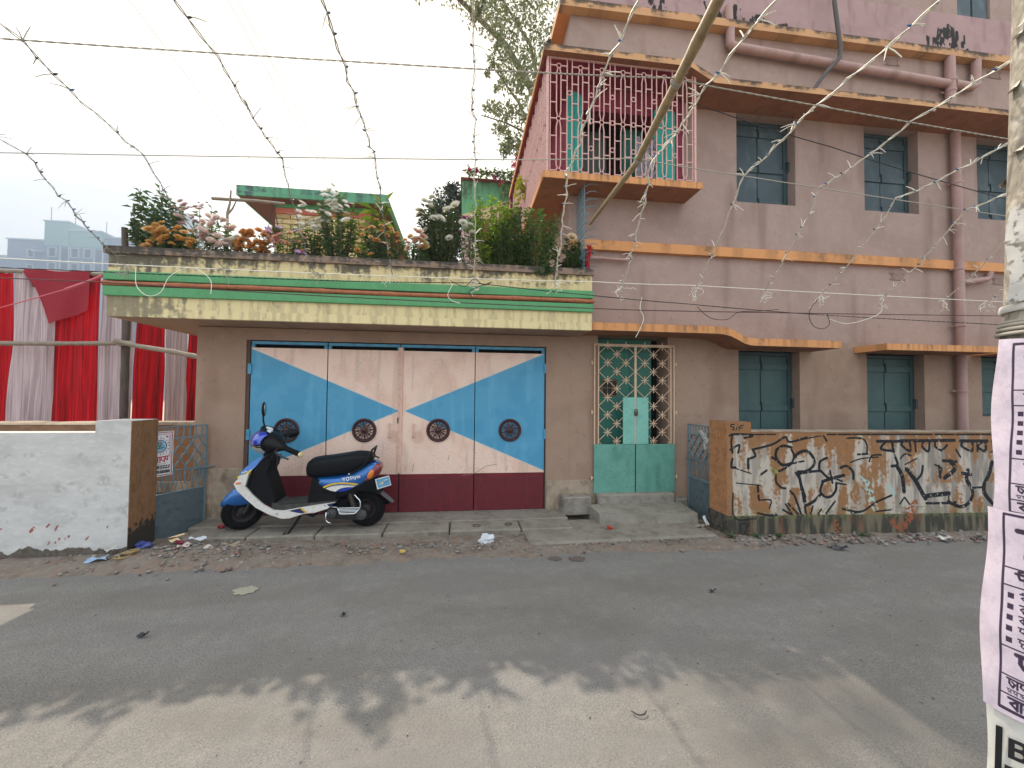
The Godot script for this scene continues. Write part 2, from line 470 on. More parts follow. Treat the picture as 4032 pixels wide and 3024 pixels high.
func build_ground() -> void:
	var g := nb()
	sheet(g, -200, 200, -260, 60, 8, 8, func(_x, _z): return -0.02)
	struct("ground", g, M.earth)
	# road, with a low crown and worn patches
	var f := FastNoiseLite.new(); f.seed = 3; f.frequency = 0.5; f.fractal_octaves = 4
	var r := nb()
	sheet(r, -16, 22, 1.0, 10.0, 190, 60, func(x, z): return 0.012 * sin(clampf((z - 1.0) / 9.0, 0, 1) * PI) + 0.003 * f.get_noise_2d(x * 3, z * 3),
		func(x, z):
			var a := f.get_noise_2d(x * 0.6, z * 2.6) * 0.20 + f.get_noise_2d(x * 3 + 50, z * 5) * 0.10
			var dust := smoothstep(1.7, 1.05, z + f.get_noise_2d(x * 2, z * 2) * 0.35) * 0.35
			return Color(1.0 + a + dust * 0.75, 0.985 + a + dust * 0.58, 0.955 + a + dust * 0.38))
	struct("road", r, M.road)
	# soil verge between paving and road
	var s := nb()
	var h := func(x, z):
		var e := smoothstep(1.32, 1.02, z + 0.12 * f.get_noise_2d(x * 1.6, 4.0) + 0.06 * f.get_noise_2d(x * 6.0, 9.0))
		var heap := 0.07 * exp(-(pow((x + 2.35) / 0.55, 2) + pow((z - 0.92) / 0.2, 2)))
		return -0.012 + e * (0.034 + 0.018 * f.get_noise_2d(x * 5, z * 5) + 0.012 * f.get_noise_2d(x * 15, z * 15)) + heap
	sheet(s, -9, 13, 0.45, 1.40, 280, 22, h)
	struct("verge", s, M.dirt)
	# paving in front of the gate: an apron and a row of cast slabs
	var pv := nb()
	pv.bx(-2.75, 1.2, -0.1, 0.076, -0.3, 0.34, 0.012)
	var ap := struct("pavement", pv, M.paving)
	var xs := [-2.62, -2.05, -1.42, -0.78, -0.12, 0.62, 1.18]
	for i in 6:
		var b := nb()
		b.box(Vector3((xs[i] + xs[i + 1]) / 2, 0.012, 0.50 + 0.006 * (i % 3)), Vector3(xs[i + 1] - xs[i] - 0.014, 0.12, 0.31), 0.012, Basis(Vector3.UP, 0.012 * sin(i * 2.3)) * Basis(Vector3.FORWARD, 0.006 * cos(i * 3.1)))
		obj("paving_slab", b, M.paving, ap)
	var b2 := nb()
	b2.box(Vector3(1.62, 0.022, 0.66), Vector3(1.95, 0.06, 0.66), 0.02, Basis(Vector3.UP, 0.03))
	obj("paving_slab", b2, M.paving, ap)
	for q in [Vector3(0.16, 0.075, 0.53), Vector3(0.50, 0.075, 0.51)]:
		var rg := nb()
		rg.torus(q, Basis(Vector3.RIGHT, PI / 2), 0.036, 0.006, 18, 6)
		obj("lifting_ring", rg, M.rust, ap)

# ---------------------------------------------------------------- walls with holes
# holes: [x0, x1, y0, y1]; front face at z, thickness th behind it
func holed_wall(mb: MB, x0: float, x1: float, y0: float, y1: float, holes: Array, z: float, th: float) -> void:
	var xs := [x0, x1]
	var ys := [y0, y1]
	for h in holes:
		for k in [h[0], h[1]]:
			if k > x0 and k < x1 and not xs.has(k): xs.push_back(k)
		for k in [h[2], h[3]]:
			if k > y0 and k < y1 and not ys.has(k): ys.push_back(k)
	xs.sort(); ys.sort()
	for i in xs.size() - 1:
		for j in ys.size() - 1:
			var cx: float = (xs[i] + xs[i + 1]) / 2
			var cy: float = (ys[j] + ys[j + 1]) / 2
			var inside := false
			for h in holes:
				if cx > h[0] and cx < h[1] and cy > h[2] and cy < h[3]: inside = true
			if inside: continue
			var a := Vector3(xs[i], ys[j], z); var b := Vector3(xs[i + 1], ys[j], z)
			var d := Vector3(xs[i + 1], ys[j + 1], z); var e := Vector3(xs[i], ys[j + 1], z)
			var k := Vector3(0, 0, -th)
			mb.quad(a, b, d, e)
			mb.quad(b + k, a + k, e + k, d + k)
	for h in holes:
		var hx0: float = maxf(h[0], x0); var hx1: float = minf(h[1], x1)
		var hy0: float = maxf(h[2], y0); var hy1: float = minf(h[3], y1)
		if h[0] > x0: mb.quad(Vector3(hx0, hy0, z), Vector3(hx0, hy0, z - th), Vector3(hx0, hy1, z - th), Vector3(hx0, hy1, z))
		if h[1] < x1: mb.quad(Vector3(hx1, hy0, z - th), Vector3(hx1, hy0, z), Vector3(hx1, hy1, z), Vector3(hx1, hy1, z - th))
		if h[2] > y0: mb.quad(Vector3(hx0, hy0, z), Vector3(hx1, hy0, z), Vector3(hx1, hy0, z - th), Vector3(hx0, hy0, z - th))
		if h[3] < y1: mb.quad(Vector3(hx0, hy1, z - th), Vector3(hx1, hy1, z - th), Vector3(hx1, hy1, z), Vector3(hx0, hy1, z))
	mb.quad(Vector3(x0, y0, z - th), Vector3(x0, y0, z), Vector3(x0, y1, z), Vector3(x0, y1, z - th))
	mb.quad(Vector3(x1, y0, z), Vector3(x1, y0, z - th), Vector3(x1, y1, z - th), Vector3(x1, y1, z))
	mb.quad(Vector3(x0, y1, z), Vector3(x1, y1, z), Vector3(x1, y1, z - th), Vector3(x0, y1, z - th))

# mould that creeps down from the top edge (and up from the bottom) of a long band; u along, v down
func mould_band(w: int, h: int, base: Color, mould: Color, top: float, bot: float, left: float, amt: float, sd: int, specks := 0.3, asp := 1.5) -> ImageTexture:
	var a := noise_bytes(sd, 0.045, 4, w, h, 1.0, asp)
	var s := noise_bytes(sd + 1, 0.035 if h > 40 else 0.010, 4, w, h, 1.0, asp * 5.0)
	var g := noise_bytes(sd + 2, 0.15, 3, w, h)
	var t := noise_bytes(sd + 3, 0.008, 3, w, h)
	var px := PackedFloat32Array(); px.resize(w * h * 3)
	for y in h:
		var v := float(y) / h
		for x in w:
			var i := y * w + x
			var u := float(x) / w
			var na := a[i] / 255.0
			var ns := s[i] / 255.0
			var k := (na - 0.5) * 1.2 + (ns - 0.5) * 1.35 + (t[i] / 255.0 - 0.5) * 1.2
			var m := smoothstep(0.0, 1.05, k + top * (1.0 - v * 1.35) + bot * (v * 1.5 - 0.6) + left * clampf(1.0 - u * 4.0, 0, 1)) * amt
			m = maxf(m, smoothstep(0.70, 0.9, g[i] / 255.0) * specks)
			var c := base.lerp(base.darkened(0.16), smoothstep(0.4, 0.7, ns) * 0.6)
			c = c.lerp(mould.lerp(mould.lightened(0.12), na), m)
			px[i * 3] = c.r; px[i * 3 + 1] = c.g; px[i * 3 + 2] = c.b
	return tx(to_image(px, w, h))

# box whose front carries a 0..1 picture (all faces share the same u, v)
func print_box(mb: MB, x0: float, x1: float, y0: float, y1: float, z0: float, z1: float, u0 := 0.0, u1 := 1.0) -> void:
	var A := Vector3(x0, y0, z1); var B := Vector3(x1, y0, z1); var D := Vector3(x1, y1, z1); var E := Vector3(x0, y1, z1)
	var a := Vector3(x0, y0, z0); var b := Vector3(x1, y0, z0); var d := Vector3(x1, y1, z0); var e := Vector3(x0, y1, z0)
	var p0 := Vector2(u0, 1); var p1 := Vector2(u1, 1); var p2 := Vector2(u1, 0); var p3 := Vector2(u0, 0)
	mb.quad_uv(A, B, D, E, p0, p1, p2, p3)
	mb.quad_uv(b, a, e, d, p1, p0, p3, p2)
	mb.quad_uv(E, D, d, e, p3, p2, Vector2(u1, 0.08), Vector2(u0, 0.08))
	mb.quad_uv(a, b, B, A, Vector2(u0, 0.95), Vector2(u1, 0.95), p1, p0)
	var w := minf(0.1, (u1 - u0) * 0.3)
	mb.quad_uv(a, A, E, e, Vector2(u0 + w, 1), p0, p3, Vector2(u0 + w, 0))
	mb.quad_uv(B, b, d, D, p1, Vector2(u1 - w, 1), Vector2(u1 - w, 0), p2)

# ---------------------------------------------------------------- garage
const GX0 := -2.373
const GX1 := 0.993
const GY0 := 0.078
const GY1 := 1.96

func gate_texture() -> ImageTexture:
	var w := 1280; var h := 720
	var a := noise_bytes(201, 0.006, 5, w, h)
	var s := noise_bytes(202, 0.02, 4, w, h, 1.0, 9.0)
	var g := noise_bytes(203, 0.1, 3, w, h)
	var blue := hx("4f98ba"); var cream := hx("eacbb8"); var wine := hx("6d1420"); var edge := hx("ecdcd0")
	var px := PackedFloat32Array(); px.resize(w * h * 3)
	for y in h:
		var Y := lerpf(GY1, GY0, (y + 0.5) / h)
		for x in w:
			var X := lerpf(GX0, GX1, (x + 0.5) / w)
			var i := y * w + x
			var d := absf(X + 0.707) - 0.021
			var up := 1.253 + d * 0.4265      # upper arm of the blue bow tie
			var lo := 1.253 - d * 0.4285
			var c := cream
			var na := a[i] / 255.0
			var ns := s[i] / 255.0
			var ng := g[i] / 255.0
			if Y < 0.517:
				c = wine.lerp(hx("571019"), smoothstep(0.4, 0.7, na) * 0.7)
				c = c.lerp(hx("7c3a38"), smoothstep(0.62, 0.8, ns) * 0.3 * smoothstep(0.4, 0.1, Y))
				c = c.lerp(hx("4a2c26"), smoothstep(0.22, 0.08, Y) * smoothstep(0.4, 0.6, ng) * 0.7)
			elif Y < up and Y > lo and d > 0.0:
				c = blue.lerp(hx("4391b5"), smoothstep(0.4, 0.7, na) * 0.8)
				c = c.lerp(hx("6fb2cf"), smoothstep(0.55, 0.8, ns) * 0.25)
				if up - Y < 0.008 or Y - lo < 0.008: c = c.lerp(edge, 0.55)
			else:
				c = cream.lerp(hx("e0bba6"), smoothstep(0.4, 0.7, na) * 0.7)
				c = c.lerp(hx("b7a08f"), smoothstep(0.58, 0.8, ns) * 0.30)
				var low := smoothstep(1.1, 0.55, Y)
				c = c.lerp(hx("a9968a"), smoothstep(0.60, 0.85, ng) * 0.30 * (0.3 + low))
				# worn tent-shaped scuff on each middle leaf
				for q in [-1.12, -0.29]:
					var e: float = absf(absf(X - q) - (1.86 - Y) * 0.34 - 0.03)
					if Y > 1.36 and Y < 1.88: c = c.lerp(hx("c3a592"), smoothstep(0.11, 0.0, e) * 0.4 * smoothstep(0.2, 0.8, ng))
				c = c.lerp(hx("8a8296"), smoothstep(0.2, 0.0, Vector2(X + 0.95, (Y - 0.84) * 1.4).length()) * smoothstep(0.45, 0.65, ng) * 0.4)
			if ng > 0.76: c = c.darkened(smoothstep(0.76, 0.9, ng) * 0.2)
			px[i * 3] = c.r; px[i * 3 + 1] = c.g; px[i * 3 + 2] = c.b
	var im := to_image(px, w, h)
	# scratches
	for q in [[Vector2(905, 560), Vector2(960, 552), Vector2(1010, 520), Vector2(1060, 512)], [Vector2(845, 470), Vector2(838, 492)], [Vector2(1110, 520), Vector2(1100, 540)], [Vector2(690, 505), Vector2(682, 540)]]:
		stroke(im, q, 3.0, hx("8f7768"), 0.7)
	for q in [Vector2(600, 385), Vector2(704, 388)]:
		stamp(im, q.x, q.y, 34, hx("b98f78"), 0.35, PackedByteArray(), 0)
	return tx(im)

func medallion_mesh() -> ArrayMesh:
	var m := nb()
	m.torus(Vector3.ZERO, Basis(), 0.124, 0.014, 36, 8, 0.8)
	m.torus(Vector3.ZERO, Basis(), 0.105, 0.006, 36, 6, 1.0)
	m.lathe(Vector3(0, 0, -0.006), Basis(), [Vector2(0.036, 0), Vector2(0.036, 0.012), Vector2(0.03, 0.017), Vector2(0.022, 0.013), Vector2(0.016, 0.02), Vector2(0.0001, 0.023)], 18)
	for k in 16:
		var b := Basis(Vector3.BACK, TAU * k / 16)
		if k % 2 == 0:
			var poly := PackedVector2Array([Vector2(0.03, -0.006), Vector2(0.052, -0.005), Vector2(0.072, -0.014), Vector2(0.092, -0.004), Vector2(0.106, -0.005), Vector2(0.106, 0.005), Vector2(0.092, 0.004), Vector2(0.072, 0.014), Vector2(0.052, 0.005), Vector2(0.03, 0.006)])
			m.prism(poly, -0.004, 0.008, Transform3D(b, Vector3.ZERO))
		else:
			m.box(b * Vector3(0.07, 0, 0.001), Vector3(0.075, 0.008, 0.009), 0.002, b)
	return m.mesh()

func build_garage() -> void:
	var t := thing("garage_building", "low garage with green and cream fascia and blue and cream folding gate", "building")
	var w := nb()
	w.bx(-2.92, GX0 - 0.04, 0.0, 2.178, -0.22, 0.0)
	w.bx(GX0 - 0.04, GX1 + 0.012, 2.045, 2.178, -0.22, 0.0)
	w.bx(GX1 + 0.012, 1.30, 0.0, 2.178, -0.22, 0.0)
	w.bx(-2.92, -2.70, 0.0, 2.178, -6.2, -0.221)
	w.bx(1.06, 1.28, 0.0, 2.178, -6.2, -0.221)
	w.bx(-2.699, 1.059, 0.0, 2.178, -6.2, -6.0)
	obj("wall", w, M.pink_low, t)
	var pl := nb()
	pl.bx(-2.935, GX0 - 0.04, 0.0, 0.612, -0.1, 0.016, 0.006)
	obj("plinth", pl, M.plinth, t)
	var pr := nb()
	pr.bx(GX1 + 0.02, 1.625, 0.0, 0.425, -0.1, 0.016, 0.006)
	obj("plinth", pr, M.plinth, t)
	var bl := nb()
	bl.bx(1.178, 1.52, 0.05, 0.265, 0.017, 0.2, 0.015)
	obj("concrete_block", bl, M.cement, t)
	# dark jamb angle beside the gate
	var jm := nb()
	jm.bx(GX0 - 0.04, GX0 - 0.004, 0.076, 2.045, -0.06, -0.012, 0.003)
	obj("gate_jamb", jm, M.rust, t)
	jm = nb()
	jm.bx(GX1 + 0.002, GX1 + 0.012, 0.076, 2.045, -0.06, -0.012, 0.002)
	obj("gate_jamb", jm, M.rust, t)
	# soffit slab with the fascia in front of it
	var s := nb()
	s.bx(-3.46, 1.425, 2.185, 2.60, -6.2, 0.40)
	obj("roof_slab", s, M.pink_low, t)
	var cream := uv_mat(mould_band(1536, 96, hx("e2d09e"), hx("6b6250"), -0.95, -0.8, 1.8, 0.7, 301, 0.08), 0.9)
	var f := nb()
	print_box(f, -3.47, 1.43, 2.188, 2.392, 0.401, 0.45)
	obj("lower_fascia", f, cream, t)
	for q in [[2.388, 2.482], [2.542, 2.630]]:
		var g := nb()
		g.bx(-3.495, 1.437, q[0], q[1], 0.395, 0.478, 0.006)
		obj("green_band", g, M.green, t)
	var gv := nb()
	gv.bx(-3.465, 1.425, 2.4825, 2.5415, 0.395, 0.438)
	obj("fascia_groove", gv, mat(hx("6a6a58"), 0.9), t)
	var par := uv_mat(mould_band(1536, 96, hx("d8c594"), hx("4a4438"), 0.55, -0.4, 0.9, 0.88, 311, 0.2), 0.95)
	var p := nb()
	print_box(p, -3.47, 1.43, 2.6305, 2.806, 0.33, 0.45)
	obj("parapet", p, par, t)
	var p2 := nb()
	p2.bx(-3.47, -3.35, 2.6, 2.806, -6.2, 0.329)
	obj("parapet", p2, M.plinth, t)
	var cop := uv_mat(mould_band(1536, 64, hx("8a7564"), hx("37322d"), 1.15, 0.3, 0.6, 0.92, 321, 0.2), 0.95)
	var c := nb()
	print_box(c, -3.50, 1.445, 2.806, 2.876, 0.30, 0.478)
	obj("coping", c, cop, t)
	var c2 := nb()
	c2.bx(-3.50, -3.33, 2.806, 2.876, -6.2, 0.299, 0.008)
	obj("coping", c2, M.plinth, t)
	# folding gate
	var gm := uv_mat(gate_texture(), 0.55)
	gm.clearcoat_enabled = false
	var med := medallion_mesh()
	var medm := mat(hx("3a1214"), 0.45)
	var bluem := tri_mat(tx(layered(256, 256, hx("4f93b2"), [[0.02, 4, hx("427f9b"), 0.4, 0.7, 0.8], [0.1, 3, hx("4a4038"), 0.7, 0.8, 0.6]], 331)), 0.8, 0.55)
	var creamm := tri_mat(tx(layered(256, 256, hx("dcb7a4"), [[0.02, 4, hx("c9a08c"), 0.4, 0.7, 0.8], [0.1, 3, hx("6b4334"), 0.68, 0.78, 0.8]], 335)), 0.5, 0.55)
	var xs := [GX0, -1.548, -0.732, 0.141, GX1]
	var medx := [-1.974, -1.127, -0.285, 0.567]
	for i in 4:
		var a: float = xs[i] + 0.005
		var b: float = xs[i + 1] - 0.005
		var l := nb()
		var zf := -0.02 - 0.004 * (i % 2)
		print_box(l, a, b, GY0, GY1, zf - 0.012, zf, (a - GX0) / (GX1 - GX0), (b - GX0) / (GX1 - GX0))
		var leaf := obj("gate_leaf", l, gm, t)
		var fr := nb()
		fr.bx(a, b, 2.0, 2.034, -0.05, zf + 0.002, 0.003)
		fr.bx(a, a + 0.035, GY1 + 0.001, 1.999, -0.05, zf + 0.001, 0.003)
		fr.bx(b - 0.035, b, GY1 + 0.001, 1.999, -0.05, zf + 0.001, 0.003)
		obj("top_frame", fr, bluem, leaf)
		var kick := nb()
		kick.bx(a + 0.004, b - 0.004, GY0 + 0.004, 0.463, zf + 0.001, zf + 0.004, 0.001)
		obj("kick_plate", kick, tri_mat(M.wine_t, 1.2, 0.5) if M.has("wine_t") else wine_mat(), leaf)
		obj("medallion", med, medm, leaf, Transform3D(Basis(Vector3.BACK, 0.1 * i), Vector3(medx[i], 1.029, zf + 0.012)))
		if i == 1 or i == 2:
			var hd := nb()
			var hxx := -0.845 if i == 1 else -0.57
			hd.tube([Vector3(hxx, 1.10, zf), Vector3(hxx, 1.10, zf + 0.03), Vector3(hxx, 1.085, zf + 0.04), Vector3(hxx + 0.002, 0.965, zf + 0.04), Vector3(hxx, 0.95, zf + 0.03), Vector3(hxx, 0.95, zf)], 0.009, 8)
			obj("handle", hd, creamm, leaf)
		if i == 0 or i == 3:
			for hy in [0.98, 1.72] if i == 0 else [0.98, 1.78]:
				var hg := nb()
				var x0: float = a - 0.03 if i == 0 else b - 0.01
				hg.bx(x0, x0 + 0.04, hy - 0.06, hy + 0.06, zf - 0.004, zf + 0.016, 0.004)
				obj("hinge", hg, bluem, leaf)
	var ov := nb()
	ov.bx(-0.752, -0.702, 0.53, 1.998, -0.018, -0.006, 0.003)
	ov.bx(-0.735, -0.73, 0.53, 1.998, -0.006, -0.002)
	obj("meeting_strip", ov, creamm, t)
	var lk := nb()
	lk.bx(-0.756, -0.742, 1.11, 1.18, -0.006, 0.006, 0.004)
	obj("lock", lk, M.rust, t)
	var dk := nb()
	dk.bx(GX0, GX1, 0.078, 2.04, -0.20, -0.10)
	obj("dark_slot_sheet", dk, M.dark_inside, t)  # near-black sheet in place of the shaded garage behind the slots
	# bamboo lying in the groove of the fascia
	var bb := nb()
	var pts := []; var rad := []
	for k in 45:
		var x := lerpf(-3.50, 1.45, k / 44.0)
		pts.push_back(Vector3(x, 2.512 + 0.004 * sin(x * 2.2), 0.462))
		rad.push_back(0.023 + (0.004 if k % 6 == 0 else 0.0))
	bb.tube(pts, rad, 10)
	tag(obj("bamboo_pole", bb, M.bamboo_orange), "thin orange painted bamboo lying along the green fascia of the garage roof", "bamboo pole")

func wine_mat() -> StandardMaterial3D:
	M.wine_t = tx(layered(512, 512, hx("64121d"), [[0.02, 4, hx("561019"), 0.4, 0.7, 0.7], [0.03, 3, hx("7a3a36"), 0.62, 0.8, 0.35, 1.0, 5.0], [0.1, 3, hx("432420"), 0.64, 0.76, 0.5]], 341))
	return tri_mat(M.wine_t, 1.2, 0.5)

# ---------------------------------------------------------------- house
func shutter_window(t: Node3D, x0: float, x1: float, y0: float, y1: float, m: Material, ajar := 0.0) -> void:
	var z := -0.13
	var fr := nb()
	fr.bx(x0, x0 + 0.025, y0, y1, z - 0.06, z, 0.004)
	fr.bx(x1 - 0.06, x1, y0, y1, z - 0.06, z + 0.004, 0.004)
	fr.bx(x0 + 0.025, x1 - 0.06, y1 - 0.05, y1, z - 0.06, z, 0.004)
	fr.bx(x0 + 0.025, x1 - 0.06, y0, y0 + 0.02, z - 0.06, z, 0.004)
	var win := obj("window", fr, M.frame_dark, t)
	var bk := nb()
	bk.bx(x0, x1, y0, y1, z - 0.12, z - 0.1)
	obj("backing", bk, M.dark_inside, win)
	var a := x0 + 0.027
	var b := x1 - 0.062
	var mid := (a + b) / 2
	var H := y1 - y0 - 0.075
	for side in 2:
		var p := a if side == 0 else mid + 0.006
		var q := mid - 0.006 if side == 0 else b
		var s := nb()
		s.bx(p, q, y0 + 0.022, y1 - 0.052, z - 0.03, z - 0.012, 0.003)
		var ang := ajar if side == 1 else 0.0
		var leaf := obj("shutter", s, m, win)
		for k in 3:
			var yy: float = y0 + 0.022 + [0.0, 0.42, 0.855][k] * H
			var rl := nb()
			rl.bx(p + 0.004 + 0.012 * side, q - 0.004, yy, yy + [0.075, 0.075, 0.08][k], z - 0.012, z + 0.006, 0.003)
			obj("rail", rl, m, leaf)
		if side == 1:
			for k in 3:
				var st := nb()
				var yy: float = y0 + 0.022 + [0.0, 0.42, 0.855][k] * H
				st.bx(p, p + 0.012, yy - 0.005, yy + 0.12, z - 0.011, z + 0.010, 0.002)
				obj("stop", st, M.frame_dark, leaf)
	var lt := nb()
	lt.tube([Vector3(x1 - 0.03, (y0 + y1) / 2 - 0.07, z), Vector3(x1 - 0.02, (y0 + y1) / 2 - 0.06, z + 0.04), Vector3(x1 - 0.02, (y0 + y1) / 2 + 0.05, z + 0.04), Vector3(x1 - 0.03, (y0 + y1) / 2 + 0.06, z)], 0.012, 6)
	obj("latch", lt, M.frame_dark, win)

# an upright grille of bars, rings and rungs between (0,0) and (L,H) in its own xy plane
func grille_sets(L: float, H: float, unit: float) -> Dictionary:
	var bars := []; var rings := []; var rungs := []
	var n := int(round(L / unit))
	var ym := H * 0.47
	var yt := H * 0.93
	for i in n:
		var xi := (i + 0.5) * L / n
		var g := 0.026
		for s in [-1.0, 1.0]:
			bars.push_back([Vector3(xi + s * 0.012, 0.055, 0), Vector3(xi + s * g, 0.10, 0), Vector3(xi + s * g, ym - 0.095, 0), Vector3(xi + s * 0.013, ym - 0.03, 0)])
			bars.push_back([Vector3(xi + s * 0.013, ym + 0.03, 0), Vector3(xi + s * g, ym + 0.095, 0), Vector3(xi + s * g, yt - 0.10, 0), Vector3(xi + s * 0.012, yt - 0.03, 0)])
			bars.push_back([Vector3(xi + s * (L / n * 0.5 - 0.03), 0, 0), Vector3(xi + s * (L / n * 0.5 - 0.03), H, 0)])
		rings.push_back(Vector3(xi, 0.03, 0)); rings.push_back(Vector3(xi, ym, 0)); rings.push_back(Vector3(xi, yt, 0))
		if i < n - 1:
			var xr := (i + 1.0) * L / n
			rings.push_back(Vector3(xr, ym + 0.005, 0)); rings.push_back(Vector3(xr, H * 0.70, 0)); rings.push_back(Vector3(xr, H * 0.235, 0))
		for s in [-1.0, 1.0]:
			var xa: float = xi + s * g
			var xb: float = xi + s * (L / n * 0.5 - 0.03)
			for k in 4:
				var yy: float = H * [0.17, 0.33, 0.62, 0.79][k] + (0.02 if s > 0 else -0.015)
				rungs.push_back([Vector3(xa, yy, 0), Vector3(xb, yy, 0)])
			rungs.push_back([Vector3(xi + s * 0.02, ym, 0), Vector3(xb, ym, 0)])
			rungs.push_back([Vector3(xi + s * 0.02, 0.03, 0), Vector3(xb, 0.03, 0)])
			rungs.push_back([Vector3(xi + s * 0.02, yt, 0), Vector3(xb, yt, 0)])
	return {"bars": bars, "rings": rings, "rungs": rungs}

func build_pink_house() -> void:
	var t := thing("pink_house", "pink house with orange ledges, green shutters and caged balcony", "house")
	var holes := [[1.655, 2.575, 0.2, 2.21], [3.545, 4.42, 0.72, 2.06], [5.425, 6.32, 0.72, 2.06], [7.25, 8.15, 1.216, 2.06],
		[3.534, 4.385, 4.02, 5.205], [5.43, 6.285, 4.03, 5.205], [7.25, 8.11, 4.03, 5.205], [0.0, 2.79, 4.0, 5.372]]
	var w := nb()
	holed_wall(w, 1.301, 11.0, 0.0, 2.195, holes, 0.0, 0.3)
	obj("wall", w, M.pink_low, t)
	var w1 := nb()
	holed_wall(w1, 1.281, 11.0, 2.1955, 6.25, holes, 0.0, 0.3)
	w1.bx(1.281, 1.58, 2.6, 4.0, -8.0, -0.301)
	w1.bx(1.281, 1.58, 5.45, 6.25, -8.0, -0.301)
	w1.bx(1.281, 1.58, 4.0, 5.45, -8.0, -3.05)
	w1.bx(1.581, 11.0, 0.0, 6.25, -8.3, -8.001)
	w1.bx(10.7, 11.0, 0.0, 6.25, -8.0, -0.301)
	obj("wall", w1, M.pink, t)
	# painted wall and doors behind the cage
	var iw := nb()
	holed_wall(iw, 1.2815, 2.7885, 4.0005, 5.3715, [[1.47, 2.37, 3.9, 5.06]], -0.02, 0.2)
	obj("balcony_wall", iw, M.maroon_room, t)
	var sw := nb(); sw.bx(1.2705, 1.2805, 4.0, 5.374, -3.05, -0.022)
	obj("balcony_wall", sw, M.maroon_room, t)
	var ew := nb(); ew.bx(0.89, 1.27, 4.0, 5.374, -3.2, -3.05)
	obj("balcony_wall", ew, M.maroon_room, t)
	var cp := nb(); cp.bx(0.89, 2.60, 5.3655, 5.3705, 0.0, 0.36)
	cp.bx(0.89, 1.27, 5.3655, 5.3705, -3.04, -0.001)
	obj("balcony_ceiling", cp, M.maroon_room, t)
	for q in [[1.245, 1.43, 1.24], [2.375, 2.655, 1.17]]:
		var a := nb()
		var pl := PackedVector2Array([Vector2(q[0], 4.003), Vector2(q[1], 4.003)])
		for k in 13:
			var th := PI * k / 12.0
			pl.push_back(Vector2((q[0] + q[1]) / 2 + cos(th) * (q[1] - q[0]) / 2, 4.0 + q[2] - 0.10 + 0.10 * sin(th)))
		a.prism(pl, 0.0, 0.035)
		var dl := obj("balcony_door_leaf", a, M.teal_cloth, t)
		for k in 3:
			var r := nb(); r.bx(q[0] + 0.02 + k * (q[1] - q[0] - 0.05) / 2, q[0] + 0.03 + k * (q[1] - q[0] - 0.05) / 2, 4.02, 4.0 + q[2] - 0.12, 0.0355, 0.045, 0.002)
			obj("batten", r, M.teal_cloth, dl)
	var dt := nb(); dt.bx(2.08, 2.36, 4.002, 5.04, -0.30, -0.27, 0.005)
	obj("balcony_door_leaf", dt, M.teal_dark, t)
	var dr := nb(); dr.bx(1.48, 1.90, 4.0, 5.05, -0.42, -0.4)
	obj("balcony_doorway", dr, mat(hx("56655e"), 0.8), t)
	var dr2 := nb(); dr2.bx(1.30, 2.77, 4.0, 5.36, -0.8, -0.75)
	obj("inner_wall", dr2, mat(hx("5a3a40"), 0.9), t)
	var cl := nb()
	var rows2 := []
	for i in 13:
		var r := PackedVector3Array()
		for j in 9:
			r.push_back(Vector3(2.12 + 0.26 * i / 12.0, 4.72 - 0.6 * j / 8.0, 0.05 + 0.03 * sin(i * 1.1 + j * 0.1)))
		rows2.push_back(r)
	cl.surf(rows2, false)
	var clm := uv_mat(tx(layered(128, 256, hx("8f8f98"), [[0.09, 3, hx("d8d6d2"), 0.5, 0.56, 1.0], [0.08, 3, hx("3a3648"), 0.56, 0.6, 1.0]], 351)), 0.9)
	clm.cull_mode = BaseMaterial3D.CULL_DISABLED
	tag(obj("drying_cloth", cl, clm), "speckled grey and white cloth hung inside the balcony cage", "cloth")
	# balcony floor, roof and long chajja
	var mould_o := uv_mat(mould_band(2048, 28, hx("c99a6e"), hx("3b3128"), 0.30, -0.6, 0.1, 0.9, 361, 0.12), 0.9)
	var light_o := uv_mat(mould_band(2048, 28, hx("d39560"), hx("6a5038"), -0.5, -0.8, 0.0, 0.65, 371, 0.1), 0.9)
	var fl := nb()
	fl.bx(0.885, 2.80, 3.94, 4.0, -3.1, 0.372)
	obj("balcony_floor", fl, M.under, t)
	var fe := nb()
	print_box(fe, 0.87, 2.812, 3.935, 4.012, 0.373, 0.39)
	obj("balcony_edge", fe, light_o, t)
	var fe2 := nb()
	fe2.bx(0.868, 0.884, 3.935, 4.012, -3.1, 0.3725)
	obj("balcony_edge", fe2, M.orange, t)
	# roof over the balcony stepping down into the window ledge
	var prof_b := [Vector2(0.86, 5.372), Vector2(2.62, 5.372), Vector2(2.94, 5.205), Vector2(11.0, 5.205)]
	ledge(t, "upper_ledge", prof_b, 0.075, 0.44, mould_o, -0.0005)
	var rb := nb()
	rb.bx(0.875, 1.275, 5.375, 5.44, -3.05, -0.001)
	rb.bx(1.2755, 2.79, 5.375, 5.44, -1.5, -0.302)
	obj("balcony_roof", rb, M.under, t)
	var rbe := nb()
	rbe.bx(0.858, 0.874, 5.37, 5.448, -3.05, -0.001, 0.003)
	obj("balcony_roof_edge", rbe, M.orange, t)
	# ledges of the ground floor
	ledge(t, "door_ledge", [Vector2(1.445, 2.20), Vector2(2.95, 2.20), Vector2(3.06, 2.193), Vector2(3.15, 2.172), Vector2(3.24, 2.13), Vector2(3.32, 2.09), Vector2(3.40, 2.072), Vector2(3.48, 2.07), Vector2(4.606, 2.066)], 0.088, 0.42, light_o)
	ledge(t, "window_ledge", [Vector2(5.235, 2.062), Vector2(6.90, 2.064)], 0.08, 0.42, light_o)
	ledge(t, "window_ledge", [Vector2(7.055, 2.062), Vector2(8.6, 2.064)], 0.08, 0.42, light_o)
	# bands
	var b1 := nb()
